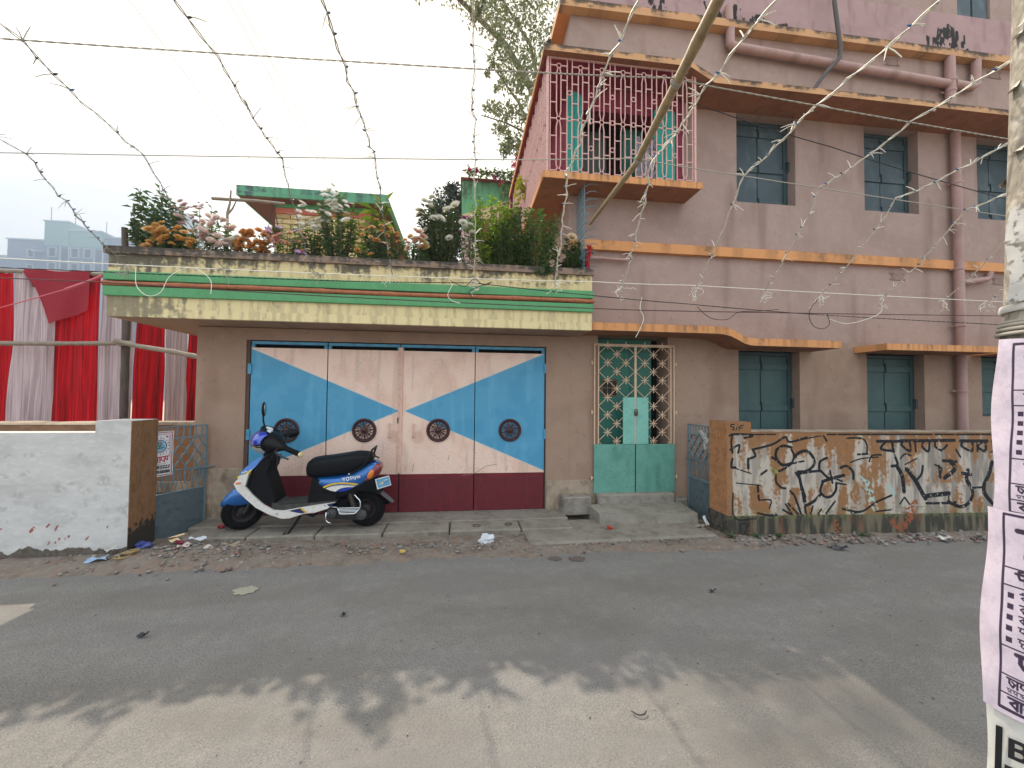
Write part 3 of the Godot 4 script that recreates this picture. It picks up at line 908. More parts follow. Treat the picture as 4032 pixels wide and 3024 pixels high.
	print_box(b1, 1.285, 11.0, 3.262, 3.382, 0.0005, 0.06)
	obj("string_course", b1, light_o, t)
	var b3 := nb()
	print_box(b3, 1.12, 11.0, 6.252, 6.352, 0.0005, 0.115)
	obj("roof_band", b3, mould_o, t)
	var b3b := nb()
	b3b.bx(1.12, 1.28, 6.252, 6.352, -8.0, 0.0)
	obj("roof_band", b3b, M.orange, t)
	# roof parapet, mouldy, and the storey set back behind it
	var pm := uv_mat(parapet_tex(), 0.95)
	var pp := nb()
	print_box(pp, 1.281, 11.0, 6.3525, 7.0, -0.2, -0.02)
	pp.bx(1.281, 1.48, 6.3525, 7.0, -8.0, -0.201)
	obj("roof_parapet", pp, pm, t)
	var rf := nb()
	rf.bx(1.3, 10.9, 6.26, 6.34, -8.0, -0.21)
	obj("roof", rf, M.cement, t)
	var sb := nb()
	holed_wall(sb, 6.6, 11.0, 6.35, 9.6, [[8.72, 9.42, 8.13, 9.2]], -1.2, 0.25)
	sb.bx(6.6, 6.85, 6.35, 9.6, -7.8, -1.451)
	obj("upper_storey", sb, M.pink, t)
	shutter_like(t, 8.72, 9.42, 8.13, 9.2, -1.2)
	# windows
	shutter_window(t, 3.545, 4.42, 0.72, 2.06, M.shutter_low)
	shutter_window(t, 5.425, 6.32, 0.72, 2.06, M.shutter_low)
	shutter_window(t, 7.25, 8.15, 1.216, 2.06, M.shutter_low)
	shutter_window(t, 3.534, 4.385, 4.02, 5.205, M.shutter_up)
	shutter_window(t, 5.43, 6.285, 4.03, 5.205, M.shutter_up)
	shutter_window(t, 7.25, 8.11, 4.03, 5.205, M.shutter_up)
	# ventilator blocks
	for q in [[5.83, 3.085], [7.48, 3.092], [5.80, 6.105], [7.487, 6.10]]:
		var v := nb()
		v.bx(q[0], q[0] + 0.18, q[1], q[1] + 0.1, 0.0, 0.004)
		var vo := obj("ventilator", v, mat(hx("6b4a40"), 1.0), t)
		var la := nb()
		for k in 9:
			la.box(Vector3(q[0] + 0.01 + k * 0.02, q[1] + 0.05, 0.006), Vector3(0.007, 0.13, 0.006), 0.0, Basis(Vector3.BACK, 0.7))
			la.box(Vector3(q[0] + 0.01 + k * 0.02, q[1] + 0.05, 0.0065), Vector3(0.007, 0.13, 0.006), 0.0, Basis(Vector3.BACK, -0.7))
		stuff(obj("lattice", la, M.pink, vo))
	# pipes
	pipe(t, [Vector3(6.82, 0.0, 0.075), Vector3(6.81, 2.6, 0.075), Vector3(6.79, 5.2, 0.075)], 0.055, [0.35, 1.55, 2.45, 3.24, 4.45])
	pipe(t, [Vector3(6.73, 5.28, 0.075), Vector3(6.73, 6.25, 0.075)], 0.058, [5.75, 5.9])
	pipe(t, [Vector3(3.40, 6.25, 0.075), Vector3(3.40, 6.06, 0.075), Vector3(3.43, 6.03, 0.075), Vector3(3.52, 6.02, 0.075), Vector3(5.0, 5.95, 0.075), Vector3(6.68, 5.87, 0.075)], 0.055, [])
	pipe(t, [Vector3(6.78, 5.88, 0.075), Vector3(7.10, 5.87, 0.075), Vector3(7.15, 5.90, 0.075), Vector3(7.16, 6.25, 0.075)], 0.055, [])
	pipe(t, [Vector3(3.42, 6.353, 0.03), Vector3(3.41, 6.60, 0.03)], 0.05, [])
	pipe(t, [Vector3(6.83, 3.08, 0.08), Vector3(6.95, 3.09, 0.075), Vector3(7.30, 3.15, 0.06), Vector3(7.36, 3.24, 0.05)], 0.035, [])
	pipe(t, [Vector3(1.45, 3.20, 0.02), Vector3(1.50, 3.16, 0.05), Vector3(2.02, 3.15, 0.05), Vector3(2.06, 3.26, 0.03)], 0.02, [])
	# balcony cage
	var g := grille_sets(1.81, 1.36, 0.245)
	var gf := nb()
	for q in [0.0, 1.81]: gf.box(Vector3(q, 0.68, 0), Vector3(0.026, 1.36, 0.026), 0.003)
	gf.box(Vector3(0.905, 0.008, 0), Vector3(1.80, 0.012, 0.02)); gf.box(Vector3(0.905, 1.352, 0), Vector3(1.80, 0.012, 0.02))
	var at := Transform3D(Basis(), Vector3(0.925, 4.012, 0.352))
	var go := obj("balcony_grille", gf, M.grille_pink, t, at)
	grille_parts(go, g, M.grille_pink)
	var g2 := grille_sets(3.2, 1.36, 0.245)
	var sd := nb()
	for b in g2.bars: sd.tube(b, 0.008, 4, false)
	for r in g2.rings: sd.torus(r, Basis(), 0.024, 0.005, 12, 4)
	for r in g2.rungs: sd.tube(r, 0.005, 4, false)
	var so := obj("side_grille", sd, M.grille_pink, t, Transform3D(Basis(Vector3.UP, PI / 2), Vector3(0.922, 4.012, 0.33)))
	stuff(so)
	var vine := nb(); vine.use_col = true
	for k in 160:
		var u := rng.randf()
		vine.col = Color(0.12, 0.03, 0.06).lerp(Color(0.25, 0.06, 0.12), rng.randf())
		var q := Vector3(0.86 + rng.randf_range(-0.05, 0.03), 3.95 + u * 0.62, -1.75 + rng.randf_range(-0.16, 0.16))
		vine.leaf(q, rv(), Vector3.UP, 0.07, 0.05)
	tag(obj("purple_vine", vine, leaf_mat(0.6, Color(0.5, 0.1, 0.2))), "dark purple creeper hanging on the side grille of the balcony", "vine")
	var vy := nb(); vy.use_col = true
	for k in 46:
		vy.col = Color(0.30, 0.36, 0.04).lerp(Color(0.42, 0.44, 0.08), rng.randf())
		vy.leaf(Vector3(0.84 + rng.randf_range(-0.05, 0.03), 4.68 + rng.randf_range(-0.16, 0.12), -1.25 + rng.randf_range(-0.10, 0.1)), rv(), Vector3.UP, 0.10, 0.07)
	tag(obj("yellow_vine", vy, leaf_mat(0.6, Color(0.7, 0.7, 0.2))), "yellow green creeper leaves on the side grille of the balcony", "vine")
	# entrance
	build_entrance(t)

func rv() -> Vector3:
	return Vector3(rng.randf_range(-1, 1), rng.randf_range(-1, 1), rng.randf_range(-1, 1)).normalized()

func grille_parts(go: Node3D, g: Dictionary, m: Material) -> void:
	for b in g.bars:
		var o := nb(); o.tube(b, 0.008, 5, false); obj("bar", o, m, go)
	var rg := nb(); rg.torus(Vector3.ZERO, Basis(), 0.026, 0.0065, 16, 6)
	var rm := rg.mesh()
	for r in g.rings: obj("ring", rm, m, go, Transform3D(Basis(), r))
	for r in g.rungs:
		var o := nb(); o.box((r[0] + r[1]) / 2, Vector3(absf(r[1].x - r[0].x), 0.011, 0.011)); obj("rung", o, m, go)

func pipe(t: Node3D, pts: Array, r: float, collars: Array) -> void:
	var p := nb(); p.tube(pts, r, 14, true)
	var po := obj("drain_pipe", p, M.pipe, t)
	for y in collars:
		var x: float = pts[0].x + (pts[-1].x - pts[0].x) * clampf((y - pts[0].y) / maxf(0.01, pts[-1].y - pts[0].y), 0, 1)
		var c := nb(); c.lathe(Vector3(x, y, pts[0].z), Basis(Vector3.RIGHT, -PI / 2), [Vector2(r + 0.001, 0), Vector2(r + 0.008, 0.004), Vector2(r + 0.008, 0.03), Vector2(r + 0.001, 0.034)], 14)
		c.box(Vector3(x - r - 0.03, y + 0.015, 0.04), Vector3(0.05, 0.016, 0.02))
		obj("collar", c, M.pipe, po)

# concrete ledge that follows a profile of its underside along x
func ledge(t: Node3D, called: String, prof: Array, th: float, dep: float, m: Material, z0 := 0.0005) -> void:
	var f := nb(); var s := nb()
	var x0: float = prof[0].x; var x1: float = prof[-1].x
	var lo := func(q): return Vector3(q.x, q.y, 0)
	for i in prof.size() - 1:
		var a: Vector3 = lo.call(prof[i]); var b: Vector3 = lo.call(prof[i + 1])
		var zf := Vector3(0, 0, dep); var zb := Vector3(0, 0, z0); var up := Vector3(0, th, 0)
		var ua := (a.x - x0) / (x1 - x0); var ub := (b.x - x0) / (x1 - x0)
		f.quad_uv(a + zf, b + zf, b + zf + up, a + zf + up, Vector2(ua, 1), Vector2(ub, 1), Vector2(ub, 0), Vector2(ua, 0))
		f.quad_uv(a + zf + up, b + zf + up, b + zb + up, a + zb + up, Vector2(ua, 0.1), Vector2(ub, 0.1), Vector2(ub, 0.0), Vector2(ua, 0.0))
		s.quad(a + zb, b + zb, b + zf, a + zf)
	for e in [[prof[0], -1.0], [prof[-1], 1.0]]:
		var a: Vector3 = lo.call(e[0])
		var q := [a + Vector3(0, 0, z0), a + Vector3(0, 0, dep), a + Vector3(0, th, dep), a + Vector3(0, th, z0)]
		if e[1] < 0: f.quad_uv(q[0], q[1], q[2], q[3], Vector2(0.04, 1), Vector2(0, 1), Vector2(0, 0), Vector2(0.04, 0))
		else: f.quad_uv(q[1], q[0], q[3], q[2], Vector2(1, 1), Vector2(0.96, 1), Vector2(0.96, 0), Vector2(1, 0))
	var o := obj(called, f, m, t)
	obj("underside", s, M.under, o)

func parapet_tex() -> ImageTexture:
	var w := 1536; var h := 128
	var im := layered(w, h, hx("ab8e8b"), [[0.006, 4, hx("9d817e"), 0.35, 0.7, 0.6], [0.02, 4, hx("b69b98"), 0.45, 0.75, 0.4], [0.03, 4, hx("85696a"), 0.55, 0.8, 0.5, 1.0, 5.0]], 381)
	var wr := noise_bytes(383, 0.05, 4, w, h, 1.0, 3.0)
	var r := RandomNumberGenerator.new(); r.seed = 9
	for q in [[0.12, 1.0], [0.20, 0.7], [0.235, 0.7], [0.265, 0.5], [0.30, 0.35], [0.56, 0.9], [0.575, 1.0], [0.59, 0.8], [0.545, 0.6]]:
		for k in 26:
			var x: float = (q[0] + r.randfn(0, 0.007)) * w
			var y: float = h * (1.0 - r.randf() * 0.75 * q[1])
			stroke(im, [Vector2(x, y), Vector2(x + r.randfn(0, 2), minf(h, y + r.randf_range(6, 30)))], r.randf_range(4, 11), hx("2f2a28"), 0.9, wr, 0.42)
	return tx(im)

func shutter_like(t: Node3D, x0: float, x1: float, y0: float, y1: float, z: float) -> void:
	var b := nb(); b.bx(x0, x1, y0, y1, z - 0.2, z - 0.06)
	var win := obj("window", b, M.frame_dark, t)
	for k in 2:
		var p := nb()
		var a := lerpf(x0, x1, k * 0.5) + 0.02
		p.bx(a, a + (x1 - x0) * 0.5 - 0.04, y0 + 0.03, y1 - 0.03, z - 0.058, z - 0.03, 0.004)
		obj("shutter", p, M.shutter_up, win)

func build_entrance(t: Node3D) -> void:
	# two steps
	var s1 := nb(); s1.bx(1.62, 2.60, 0.0, 0.27, -0.1, 0.13, 0.018)
	obj("step", s1, M.step, t)
	var s2 := nb()
	s2.prism(PackedVector2Array([Vector2(1.50, -0.53), Vector2(2.60, -0.60), Vector2(2.66, -0.131), Vector2(1.50, -0.131)]), 0.0, 0.16, Transform3D(Basis(Vector3.RIGHT, -PI / 2), Vector3.ZERO))
	obj("step", s2, M.step, t)
	var pb := nb(); pb.bx(2.605, 2.78, 0.0, 0.20, 0.001, 0.12, 0.02)
	obj("step_block", pb, M.cement, t)
	# wooden door behind the grille
	var bk := nb(); bk.bx(1.655, 2.575, 0.27, 2.21, -0.32, -0.30)
	obj("doorway", bk, M.dark_inside, t)  # near-black sheet in place of the shaded hall
	var d := nb()
	d.bx(1.66, 2.14, 0.28, 2.19, -0.20, -0.16, 0.006)
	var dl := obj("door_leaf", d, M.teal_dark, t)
	var wn := nb(); wn.bx(1.76, 1.97, 1.45, 1.67, -0.159, -0.156)
	var wo := obj("door_window", wn, M.black, dl)
	var wf := nb()
	for k in 4: wf.bx(1.76 + k * 0.066, 1.772 + k * 0.066, 1.45, 1.67, -0.155, -0.145)
	for k in 3: wf.bx(1.76, 1.97, 1.45 + k * 0.1, 1.462 + k * 0.1, -0.1555, -0.1455)
	obj("door_window_bars", wf, mat(hx("6d5a2e"), 0.5), dl)
	var d2 := nb()
	d2.box(Vector3(2.29, 1.235, -0.185), Vector3(0.28, 1.91, 0.035), 0.006, Basis(Vector3.UP, -0.12))
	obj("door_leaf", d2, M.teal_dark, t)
	# grille gate of two leaves
	var om := nb()
	om.bx(1.60, 1.612, 0.86, 2.085, 0.02, 0.035); om.bx(2.634, 2.646, 0.86, 2.085, 0.02, 0.035)
	om.bx(1.60, 2.646, 2.0855, 2.098, 0.02, 0.035)
	obj("door_grille_frame", om, M.grille_cream, t)
	for side in 2:
		var x0 := 1.655 if side == 0 else 2.138
		var x1 := 2.125 if side == 0 else 2.598
		var y0 := 0.862
		var y1 := 2.08
		var fr := nb()
		fr.bx(x0 - 0.006, x0 + 0.006, y0, y1, 0.02, 0.034); fr.bx(x1 - 0.006, x1 + 0.006, y0, y1, 0.02, 0.034)
		fr.bx(x0 + 0.006, x1 - 0.006, y1 - 0.012, y1, 0.02, 0.034)
		var lf := obj("door_grille", fr, M.grille_cream, t)
		var sp := nb()
		var px0 := 1.60 if side == 0 else 2.138
		var px1 := 2.125 if side == 0 else 2.646
		sp.bx(px0, px1, 0.262, 0.858, 0.018, 0.034, 0.003)
		obj("sheet_panel", sp, M.teal, lf)
		var lp := nb()
		lp.bx(1.966 if side == 0 else 2.139, 2.118 if side == 0 else 2.296, 0.8585, 1.438, 0.035, 0.041, 0.002)
		obj("lock_panel", lp, M.teal_pale, lf)
		# diagonal lattice
		var cx := 4
		var cell := (x1 - x0) / cx
		var ch := 0.1075
		var off := x0
		for sg in [-1.0, 1.0]:
			for k in range(-14, 16):
				# line y = y1 - ch * ((x-x0)/cell * sg + k)
				var seg := []
				for st in 65:
					var x := lerpf(x0, x1, st / 64.0)
					var y: float = y1 - ch * ((x - off) / cell * sg + k * 2.0 + 1.0)
					if y >= y0 and y <= y1: seg.push_back(Vector3(x, y, 0.026 + 0.002 * sg))
				if seg.size() > 3:
					var b := nb(); b.tube([seg[0], seg[-1]], 0.0048, 4, false)
					obj("bar", b, M.grille_cream, lf)
		for i in range(0, cx + 1):
			for j in range(0, 12):
				if (i + j) % 2 == 0: continue
				var p := Vector3(x0 + i * cell, y1 - j * ch, 0.031)
				if p.y < y0 + 0.02 or i == 0 or i == cx: continue
				if p.y < 1.46 and ((side == 0 and p.x > 1.95) or (side == 1 and p.x < 2.31)): continue
				var b := nb()
				b.box(p, Vector3(0.098, 0.0085, 0.008)); b.box(p, Vector3(0.0085, 0.098, 0.0082)); b.lathe(p, Basis(), [Vector2(0.011, 0), Vector2(0.011, 0.004), Vector2(0.004, 0.007), Vector2(0.0001, 0.007)], 8)
				obj("cross", b, M.grille_cream, lf)
		for y in [0.45, 1.25, 1.86]:
			var hg := nb()
			var xx := 1.585 if side == 0 else 2.66
			hg.box(Vector3(xx, y, 0.02), Vector3(0.045, 0.012, 0.02), 0.003); hg.box(Vector3(xx + (-0.012 if side == 0 else 0.012), y, 0.03), Vector3(0.016, 0.05, 0.016), 0.004)
			obj("hinge", hg, M.grille_cream, lf)
	var lk := nb()
	lk.torus(Vector3(2.132, 1.27, 0.05), Basis(), 0.02, 0.005, 16, 6); lk.bx(2.11, 2.154, 1.21, 1.262, 0.042, 0.06, 0.006)
	obj("padlock", lk, M.rust, t)

# ---------------------------------------------------------------- boundary walls and side gates
func white_tex() -> ImageTexture:
	var w := 1280; var h := 448
	var im := layered(w, h, hx("c6c3be"), [[0.01, 4, hx("b0ada9"), 0.4, 0.7, 0.7, 3.0, 1.0], [0.06, 4, hx("dedbd5"), 0.5, 0.75, 0.35, 3.0, 1.0], [0.02, 4, hx("a3a09d"), 0.66, 0.84, 0.35, 2.0, 1.0], [0.08, 3, hx("b0adaa"), 0.66, 0.82, 0.3, 2.0, 1.0]], 401)
	var wr := noise_bytes(405, 0.04, 4, w, h)
	var r := RandomNumberGenerator.new(); r.seed = 77
	# smudges and brick red rub marks
	for k in 90:
		var p := Vector2(r.randf_range(0.25, 1.0) * w, r.randf_range(0.2, 0.75) * h)
		stroke(im, [p, p + Vector2(r.randf_range(-30, 30), r.randf_range(-8, 14))], r.randf_range(10, 40), hx("8a8783"), 0.10, wr, 0.42)
	for k in 20:
		var p := Vector2(r.randf_range(0.45, 0.98) * w, r.randf_range(0.78, 0.9) * h)
		stroke(im, [p, p + Vector2(r.randf_range(6, 16), r.randf_range(-16, -8))], r.randf_range(5, 11), hx("96504a"), 0.7, wr, 0.48)
	# bare plaster along the foot, with a ragged edge
	var lim := FastNoiseLite.new(); lim.seed = 6; lim.frequency = 0.012; lim.fractal_octaves = 5
	for x in w:
		var top := h * (0.915 - 0.05 * lim.get_noise_1d(x) + 0.02 * float(x) / w)
		for y in range(int(top), h):
			var m := smoothstep(0, 4, y - top)
			im.set_pixel(x, y, im.get_pixel(x, y).lerp(hx("6f655a").lerp(hx("4a433b"), wr[y * w + x] / 255.0), m))
	return tx(im)

func graffiti_tex() -> ImageTexture:
	# covers x 2.74..6.00, y 0..1.20
	var w := 1344; var h := 480
	var ochre := hx("8f6642")
	var im := layered(w, h, ochre, [[0.008, 4, hx("94663f"), 0.4, 0.7, 0.7], [0.03, 4, hx("9c734c"), 0.5, 0.75, 0.5], [0.02, 5, hx("6b4a34"), 0.64, 0.78, 0.5, 1.0, 3.0], [0.1, 3, hx("5d4636"), 0.66, 0.78, 0.4]], 421)
	var wa := noise_bytes(425, 0.012, 3, w, h, 1.0, 4.0)
	var wb := noise_bytes(426, 0.045, 4, w, h)
	var wc := noise_bytes(427, 0.04, 4, w, h)
	var wd := noise_bytes(428, 0.02, 5, w, h, 1.0, 6.0)
	var white := hx("bdb6ab")
	# mapping of photo measurements to the picture: (190..2030, 265..805) -> x 2.745..5.93, y 1.09..0.22
	var mp := func(x: float, y: float): return Vector2(((x - 190.0) / 1840.0 * 3.185 + 0.005) / 3.26 * w, (0.11 + (y - 265.0) / 540.0 * 0.87) / 1.2 * h)
	for y in range(0, h):
		var Y := 1.2 * (1.0 - float(y) / h)
		for x in w:
			var i := y * w + x
			var u := float(x) / w
			var k := 0.0
			if Y > 0.22 and Y < 1.07:
				k = (wa[i] / 255.0 - 0.5) * 2.1 + (wb[i] / 255.0 - 0.5) * 0.9
				k += 0.32 * smoothstep(1.02, 0.75, Y) - 0.05
				if u > 0.55: k += 0.40 * smoothstep(0.98, 0.85, Y)
				if u > 0.02 and u < 0.07: k += 0.55
				if u > 0.105 and u < 0.30 and Y < 0.8: k += 0.12
				k *= smoothstep(0.012, 0.03, u)
				var m := smoothstep(-0.10, 0.42, k)
				if m > 0.0:
					var wc2 := white.lerp(hx("8d8780"), smoothstep(0.45, 0.7, wd[i] / 255.0) * 0.7)
					if u > 0.58: wc2 = wc2.lerp(hx("77736c"), 0.55 * smoothstep(0.3, 0.6, wd[i] / 255.0))
					im.set_pixel(x, y, im.get_pixel(x, y).lerp(wc2, m * 0.88))
				if Y < 0.30:
					im.set_pixel(x, y, im.get_pixel(x, y).lerp(hx("6d7046"), smoothstep(0.5, 0.7, wb[i] / 255.0) * 0.5))
			elif Y <= 0.22:
				var c := hx("6f6450").lerp(hx("33322a"), smoothstep(0.25, 0.6, wd[i] / 255.0) * 0.85)
				c = c.lerp(hx("66703e"), smoothstep(0.16, 0.22, Y) * smoothstep(0.4, 0.6, wb[i] / 255.0) * 0.8)
				c = c.lerp(hx("7d4a32"), smoothstep(0.66, 0.82, wa[i] / 255.0) * 0.55)
				im.set_pixel(x, y, c)
	# pale blue-green and green tints
	for q in [[1100, 640, 60, "9fc0bd"], [1070, 560, 40, "a4c2c0"], [1240, 620, 40, "9cbab4"], [470, 490, 46, "7c9a5a"], [1120, 720, 50, "b7c9c2"]]:
		var p: Vector2 = mp.call(q[0], q[1])
		stroke(im, [p, p + Vector2(20, 30)], q[2] * 0.75, hx(q[3]), 0.7, wb, 0.5)
	for q in [[1360, 800, 1420, 740], [1330, 880, 1400, 780], [880, 860, 890, 930], [1250, 860, 1300, 900]]:
		stroke(im, [mp.call(q[0], q[1]), mp.call(q[2], q[3])], 42, hx("8f5030"), 0.8, wb, 0.48)
	var ink := hx("15161a")
	var S := []
	S.append([12, [205, 290, 235, 280, 350, 282]]); S.append([12, [225, 285, 215, 330, 222, 400]]); S.append([14, [222, 440, 215, 490, 240, 495]]); S.append([13, [330, 280, 350, 292, 300, 303]])
	S.append([12, [210, 380, 265, 350, 258, 400]]); S.append([8, [350, 282, 500, 280]]); S.append([12, [350, 380, 480, 345, 560, 298, 590, 330, 700, 300]]); S.append([7, [600, 330, 760, 295, 800, 290]]); S.append([12, [810, 288, 830, 322]])
	S.append([9, [835, 280, 2040, 278]]); S.append([10, [960, 305, 1060, 305, 1095, 345, 1095, 405]]); S.append([12, [1035, 412, 1100, 408]]); S.append([13, [352, 378, 368, 420, 335, 436]]); S.append([16, [322, 440, 322, 500]])
	S.append([7, [240, 500, 340, 535]]); S.append([6, [245, 595, 400, 612]]); S.append([14, [382, 612, 388, 700]]); S.append([9, [390, 708, 465, 708, 455, 760]]); S.append([12, [405, 540, 440, 515]]); S.append([9, [225, 660, 232, 818, 360, 822]])
	# first flower
	S.append([15, [505, 380, 545, 355, 600, 365]]); S.append([17, [505, 380, 500, 430, 540, 480, 600, 470]]); S.append([13, [600, 380, 618, 420, 605, 460]]); S.append([17, [620, 430, 650, 400, 700, 390, 740, 430, 745, 480, 700, 520, 640, 525]])
	S.append([14, [600, 470, 560, 500, 520, 520]]); S.append([12, [500, 545, 500, 590, 530, 625, 560, 632]]); S.append([18, [640, 535, 650, 560, 665, 640]]); S.append([10, [610, 470, 680, 455]]); S.append([14, [475, 430, 520, 460]]); S.append([14, [640, 540, 720, 525, 790, 520]])
	S.append([13, [665, 640, 690, 800]]); S.append([13, [590, 650, 620, 690, 660, 805]]); S.append([10, [648, 560, 690, 690]]); S.append([10, [625, 530, 660, 600, 690, 720]])
	# second flower
	S.append([15, [780, 520, 785, 460, 830, 435]]); S.append([14, [790, 520, 830, 560, 860, 575]]); S.append([16, [920, 500, 960, 490, 1000, 525, 1003, 575]]); S.append([18, [800, 590, 860, 570, 940, 550]]); S.append([15, [800, 600, 785, 650, 810, 685, 850, 690, 885, 650, 890, 600]])
	S.append([12, [850, 520, 865, 600]]); S.append([10, [890, 600, 960, 612]]); S.append([17, [690, 745, 740, 720, 790, 670]]); S.append([10, [860, 560, 930, 590]])
	# grass
	for q in [[560, 735, 600, 800], [575, 730, 640, 800], [720, 800, 735, 750], [765, 805, 790, 770], [820, 800, 880, 720], [540, 770, 590, 800]]: S.append([11, q])
	S.append([10, [380, 790, 450, 805, 500, 800]]); S.append([12, [930, 770, 1050, 790, 1150, 730, 1255, 685]]); S.append([12, [985, 800, 1050, 790]]); S.append([9, [1150, 790, 1250, 780]])
	# lettering on the right: head line and the letters that hang from it
	S.append([17, [1165, 325, 1310, 325]]); S.append([19, [1320, 322, 1690, 318]]); S.append([19, [1730, 322, 1920, 322]]); S.append([19, [1955, 322, 2050, 322]])
	S.append([15, [1225, 325, 1190, 375, 1275, 390]]); S.append([16, [1265, 325, 1275, 395]]); S.append([15, [1340, 325, 1330, 350, 1385, 390, 1385, 325]]); S.append([14, [1420, 322, 1425, 392]]); S.append([14, [1480, 322, 1470, 360, 1510, 392, 1520, 325]]); S.append([14, [1560, 322, 1560, 360, 1600, 385, 1640, 350]])
	S.append([15, [1750, 325, 1740, 355, 1810, 390, 1815, 325]]); S.append([14, [1850, 325, 1850, 390]]); S.append([16, [1890, 325, 1850, 360, 1905, 390, 1905, 325]]); S.append([16, [1990, 340, 1980, 350, 2030, 390]])
	# big drawing on the right
	S.append([24, [1300, 500, 1330, 560, 1340, 660]]); S.append([26, [1360, 510, 1420, 590, 1480, 700, 1500, 690, 1645, 675]]); S.append([14, [1490, 740, 1640, 740, 1690, 735]]); S.append([10, [1645, 675, 1645, 740]]); S.append([20, [1640, 730, 1720, 765, 1780, 740, 1810, 680, 1800, 640]])
	S.append([26, [1620, 570, 1690, 510, 1660, 460]]); S.append([18, [1610, 455, 1700, 462]]); S.append([14, [1430, 580, 1460, 545, 1470, 490]]); S.append([24, [1780, 520, 1770, 580, 1790, 620]]); S.append([20, [1740, 540, 1800, 550]])
	S.append([24, [1950, 465, 1925, 550, 1890, 620, 1895, 680, 1950, 750]]); S.append([12, [1800, 640, 1890, 635]]); S.append([24, [2035, 680, 2000, 690, 1965, 765]]); S.append([14, [1580, 490, 1590, 570]]); S.append([10, [1550, 480, 1600, 510, 1580, 560]])
	S.append([16, [1280, 420, 1300, 480, 1260, 490]]); S.append([10, [1340, 700, 1310, 745]]); S.append([10, [1345, 700, 1375, 745]]); S.append([8, [985, 465, 1060, 440, 1170, 430]]); S.append([10, [1110, 460, 1130, 420, 1190, 415]])
	S.append([10, [1320, 440, 1350, 410, 1390, 420]]); S.append([12, [1700, 380, 1730, 430]]); S.append([8, [1350, 480, 1430, 440]]); S.append([10, [1985, 600, 2040, 560]]); S.append([8, [1940, 400, 1990, 380, 2030, 410]])
	for s in S:
		var pts := []
		for k in range(0, s[1].size(), 2): pts.push_back(mp.call(float(s[1][k]), float(s[1][k + 1])))
		stroke(im, curve2(pts), s[0] * 0.86, ink, 0.95, wc, 0.27)
	# letters on the pillar head and a scrawl on the foot
	for q in [[[238, 205, 215, 208, 215, 222, 236, 228, 234, 246, 214, 248], 7], [[262, 206, 248, 250], 6], [[270, 250, 268, 218, 296, 212], 7], [[270, 234, 292, 230], 6], [[262, 855, 268, 905, 262, 915], 8], [[262, 860, 300, 850, 305, 880, 290, 915], 7], [[305, 870, 318, 855, 316, 900], 6]]:
		var pts := []
		for k in range(0, q[0].size(), 2):
			var p := Vector2(q[0][k], q[0][k + 1])
			var v: Vector2 = mp.call(p.x, p.y)
			if p.y < 262: v = Vector2(((p.x - 190.0) / 160.0 * 0.263 + 0.005) / 3.26 * w, (0.01 + (p.y - 190.0) / 72.0 * 0.10) / 1.2 * h)
			pts.push_back(v)
		stroke(im, pts, q[1] * 0.8, ink, 0.9, wc, 0.30)
	return tx(im)

func curve2(pts: Array) -> Array:
	if pts.size() < 3: return pts
	var o := []
	for i in pts.size() - 1:
		var a: Vector2 = pts[maxi(i - 1, 0)]; var b: Vector2 = pts[i]; var d: Vector2 = pts[i + 1]; var e: Vector2 = pts[mini(i + 2, pts.size() - 1)]
		for k in 5: o.push_back(b.cubic_interpolate(d, a, e, k / 5.0))
	o.push_back(pts[-1])
	return o

func arch_mesh(r: float, th: float, dep: float) -> ArrayMesh:
	var p := PackedVector2Array()
	for i in 13:
		var a := PI * i / 12.0
		p.push_back(Vector2(cos(a), sin(a)) * (r + th / 2))
	for i in 13:
		var a := PI * (12 - i) / 12.0
		p.push_back(Vector2(cos(a), sin(a)) * (r - th / 2))
	var m := nb(); m.prism(p, -dep / 2, dep / 2)
	return m.mesh()

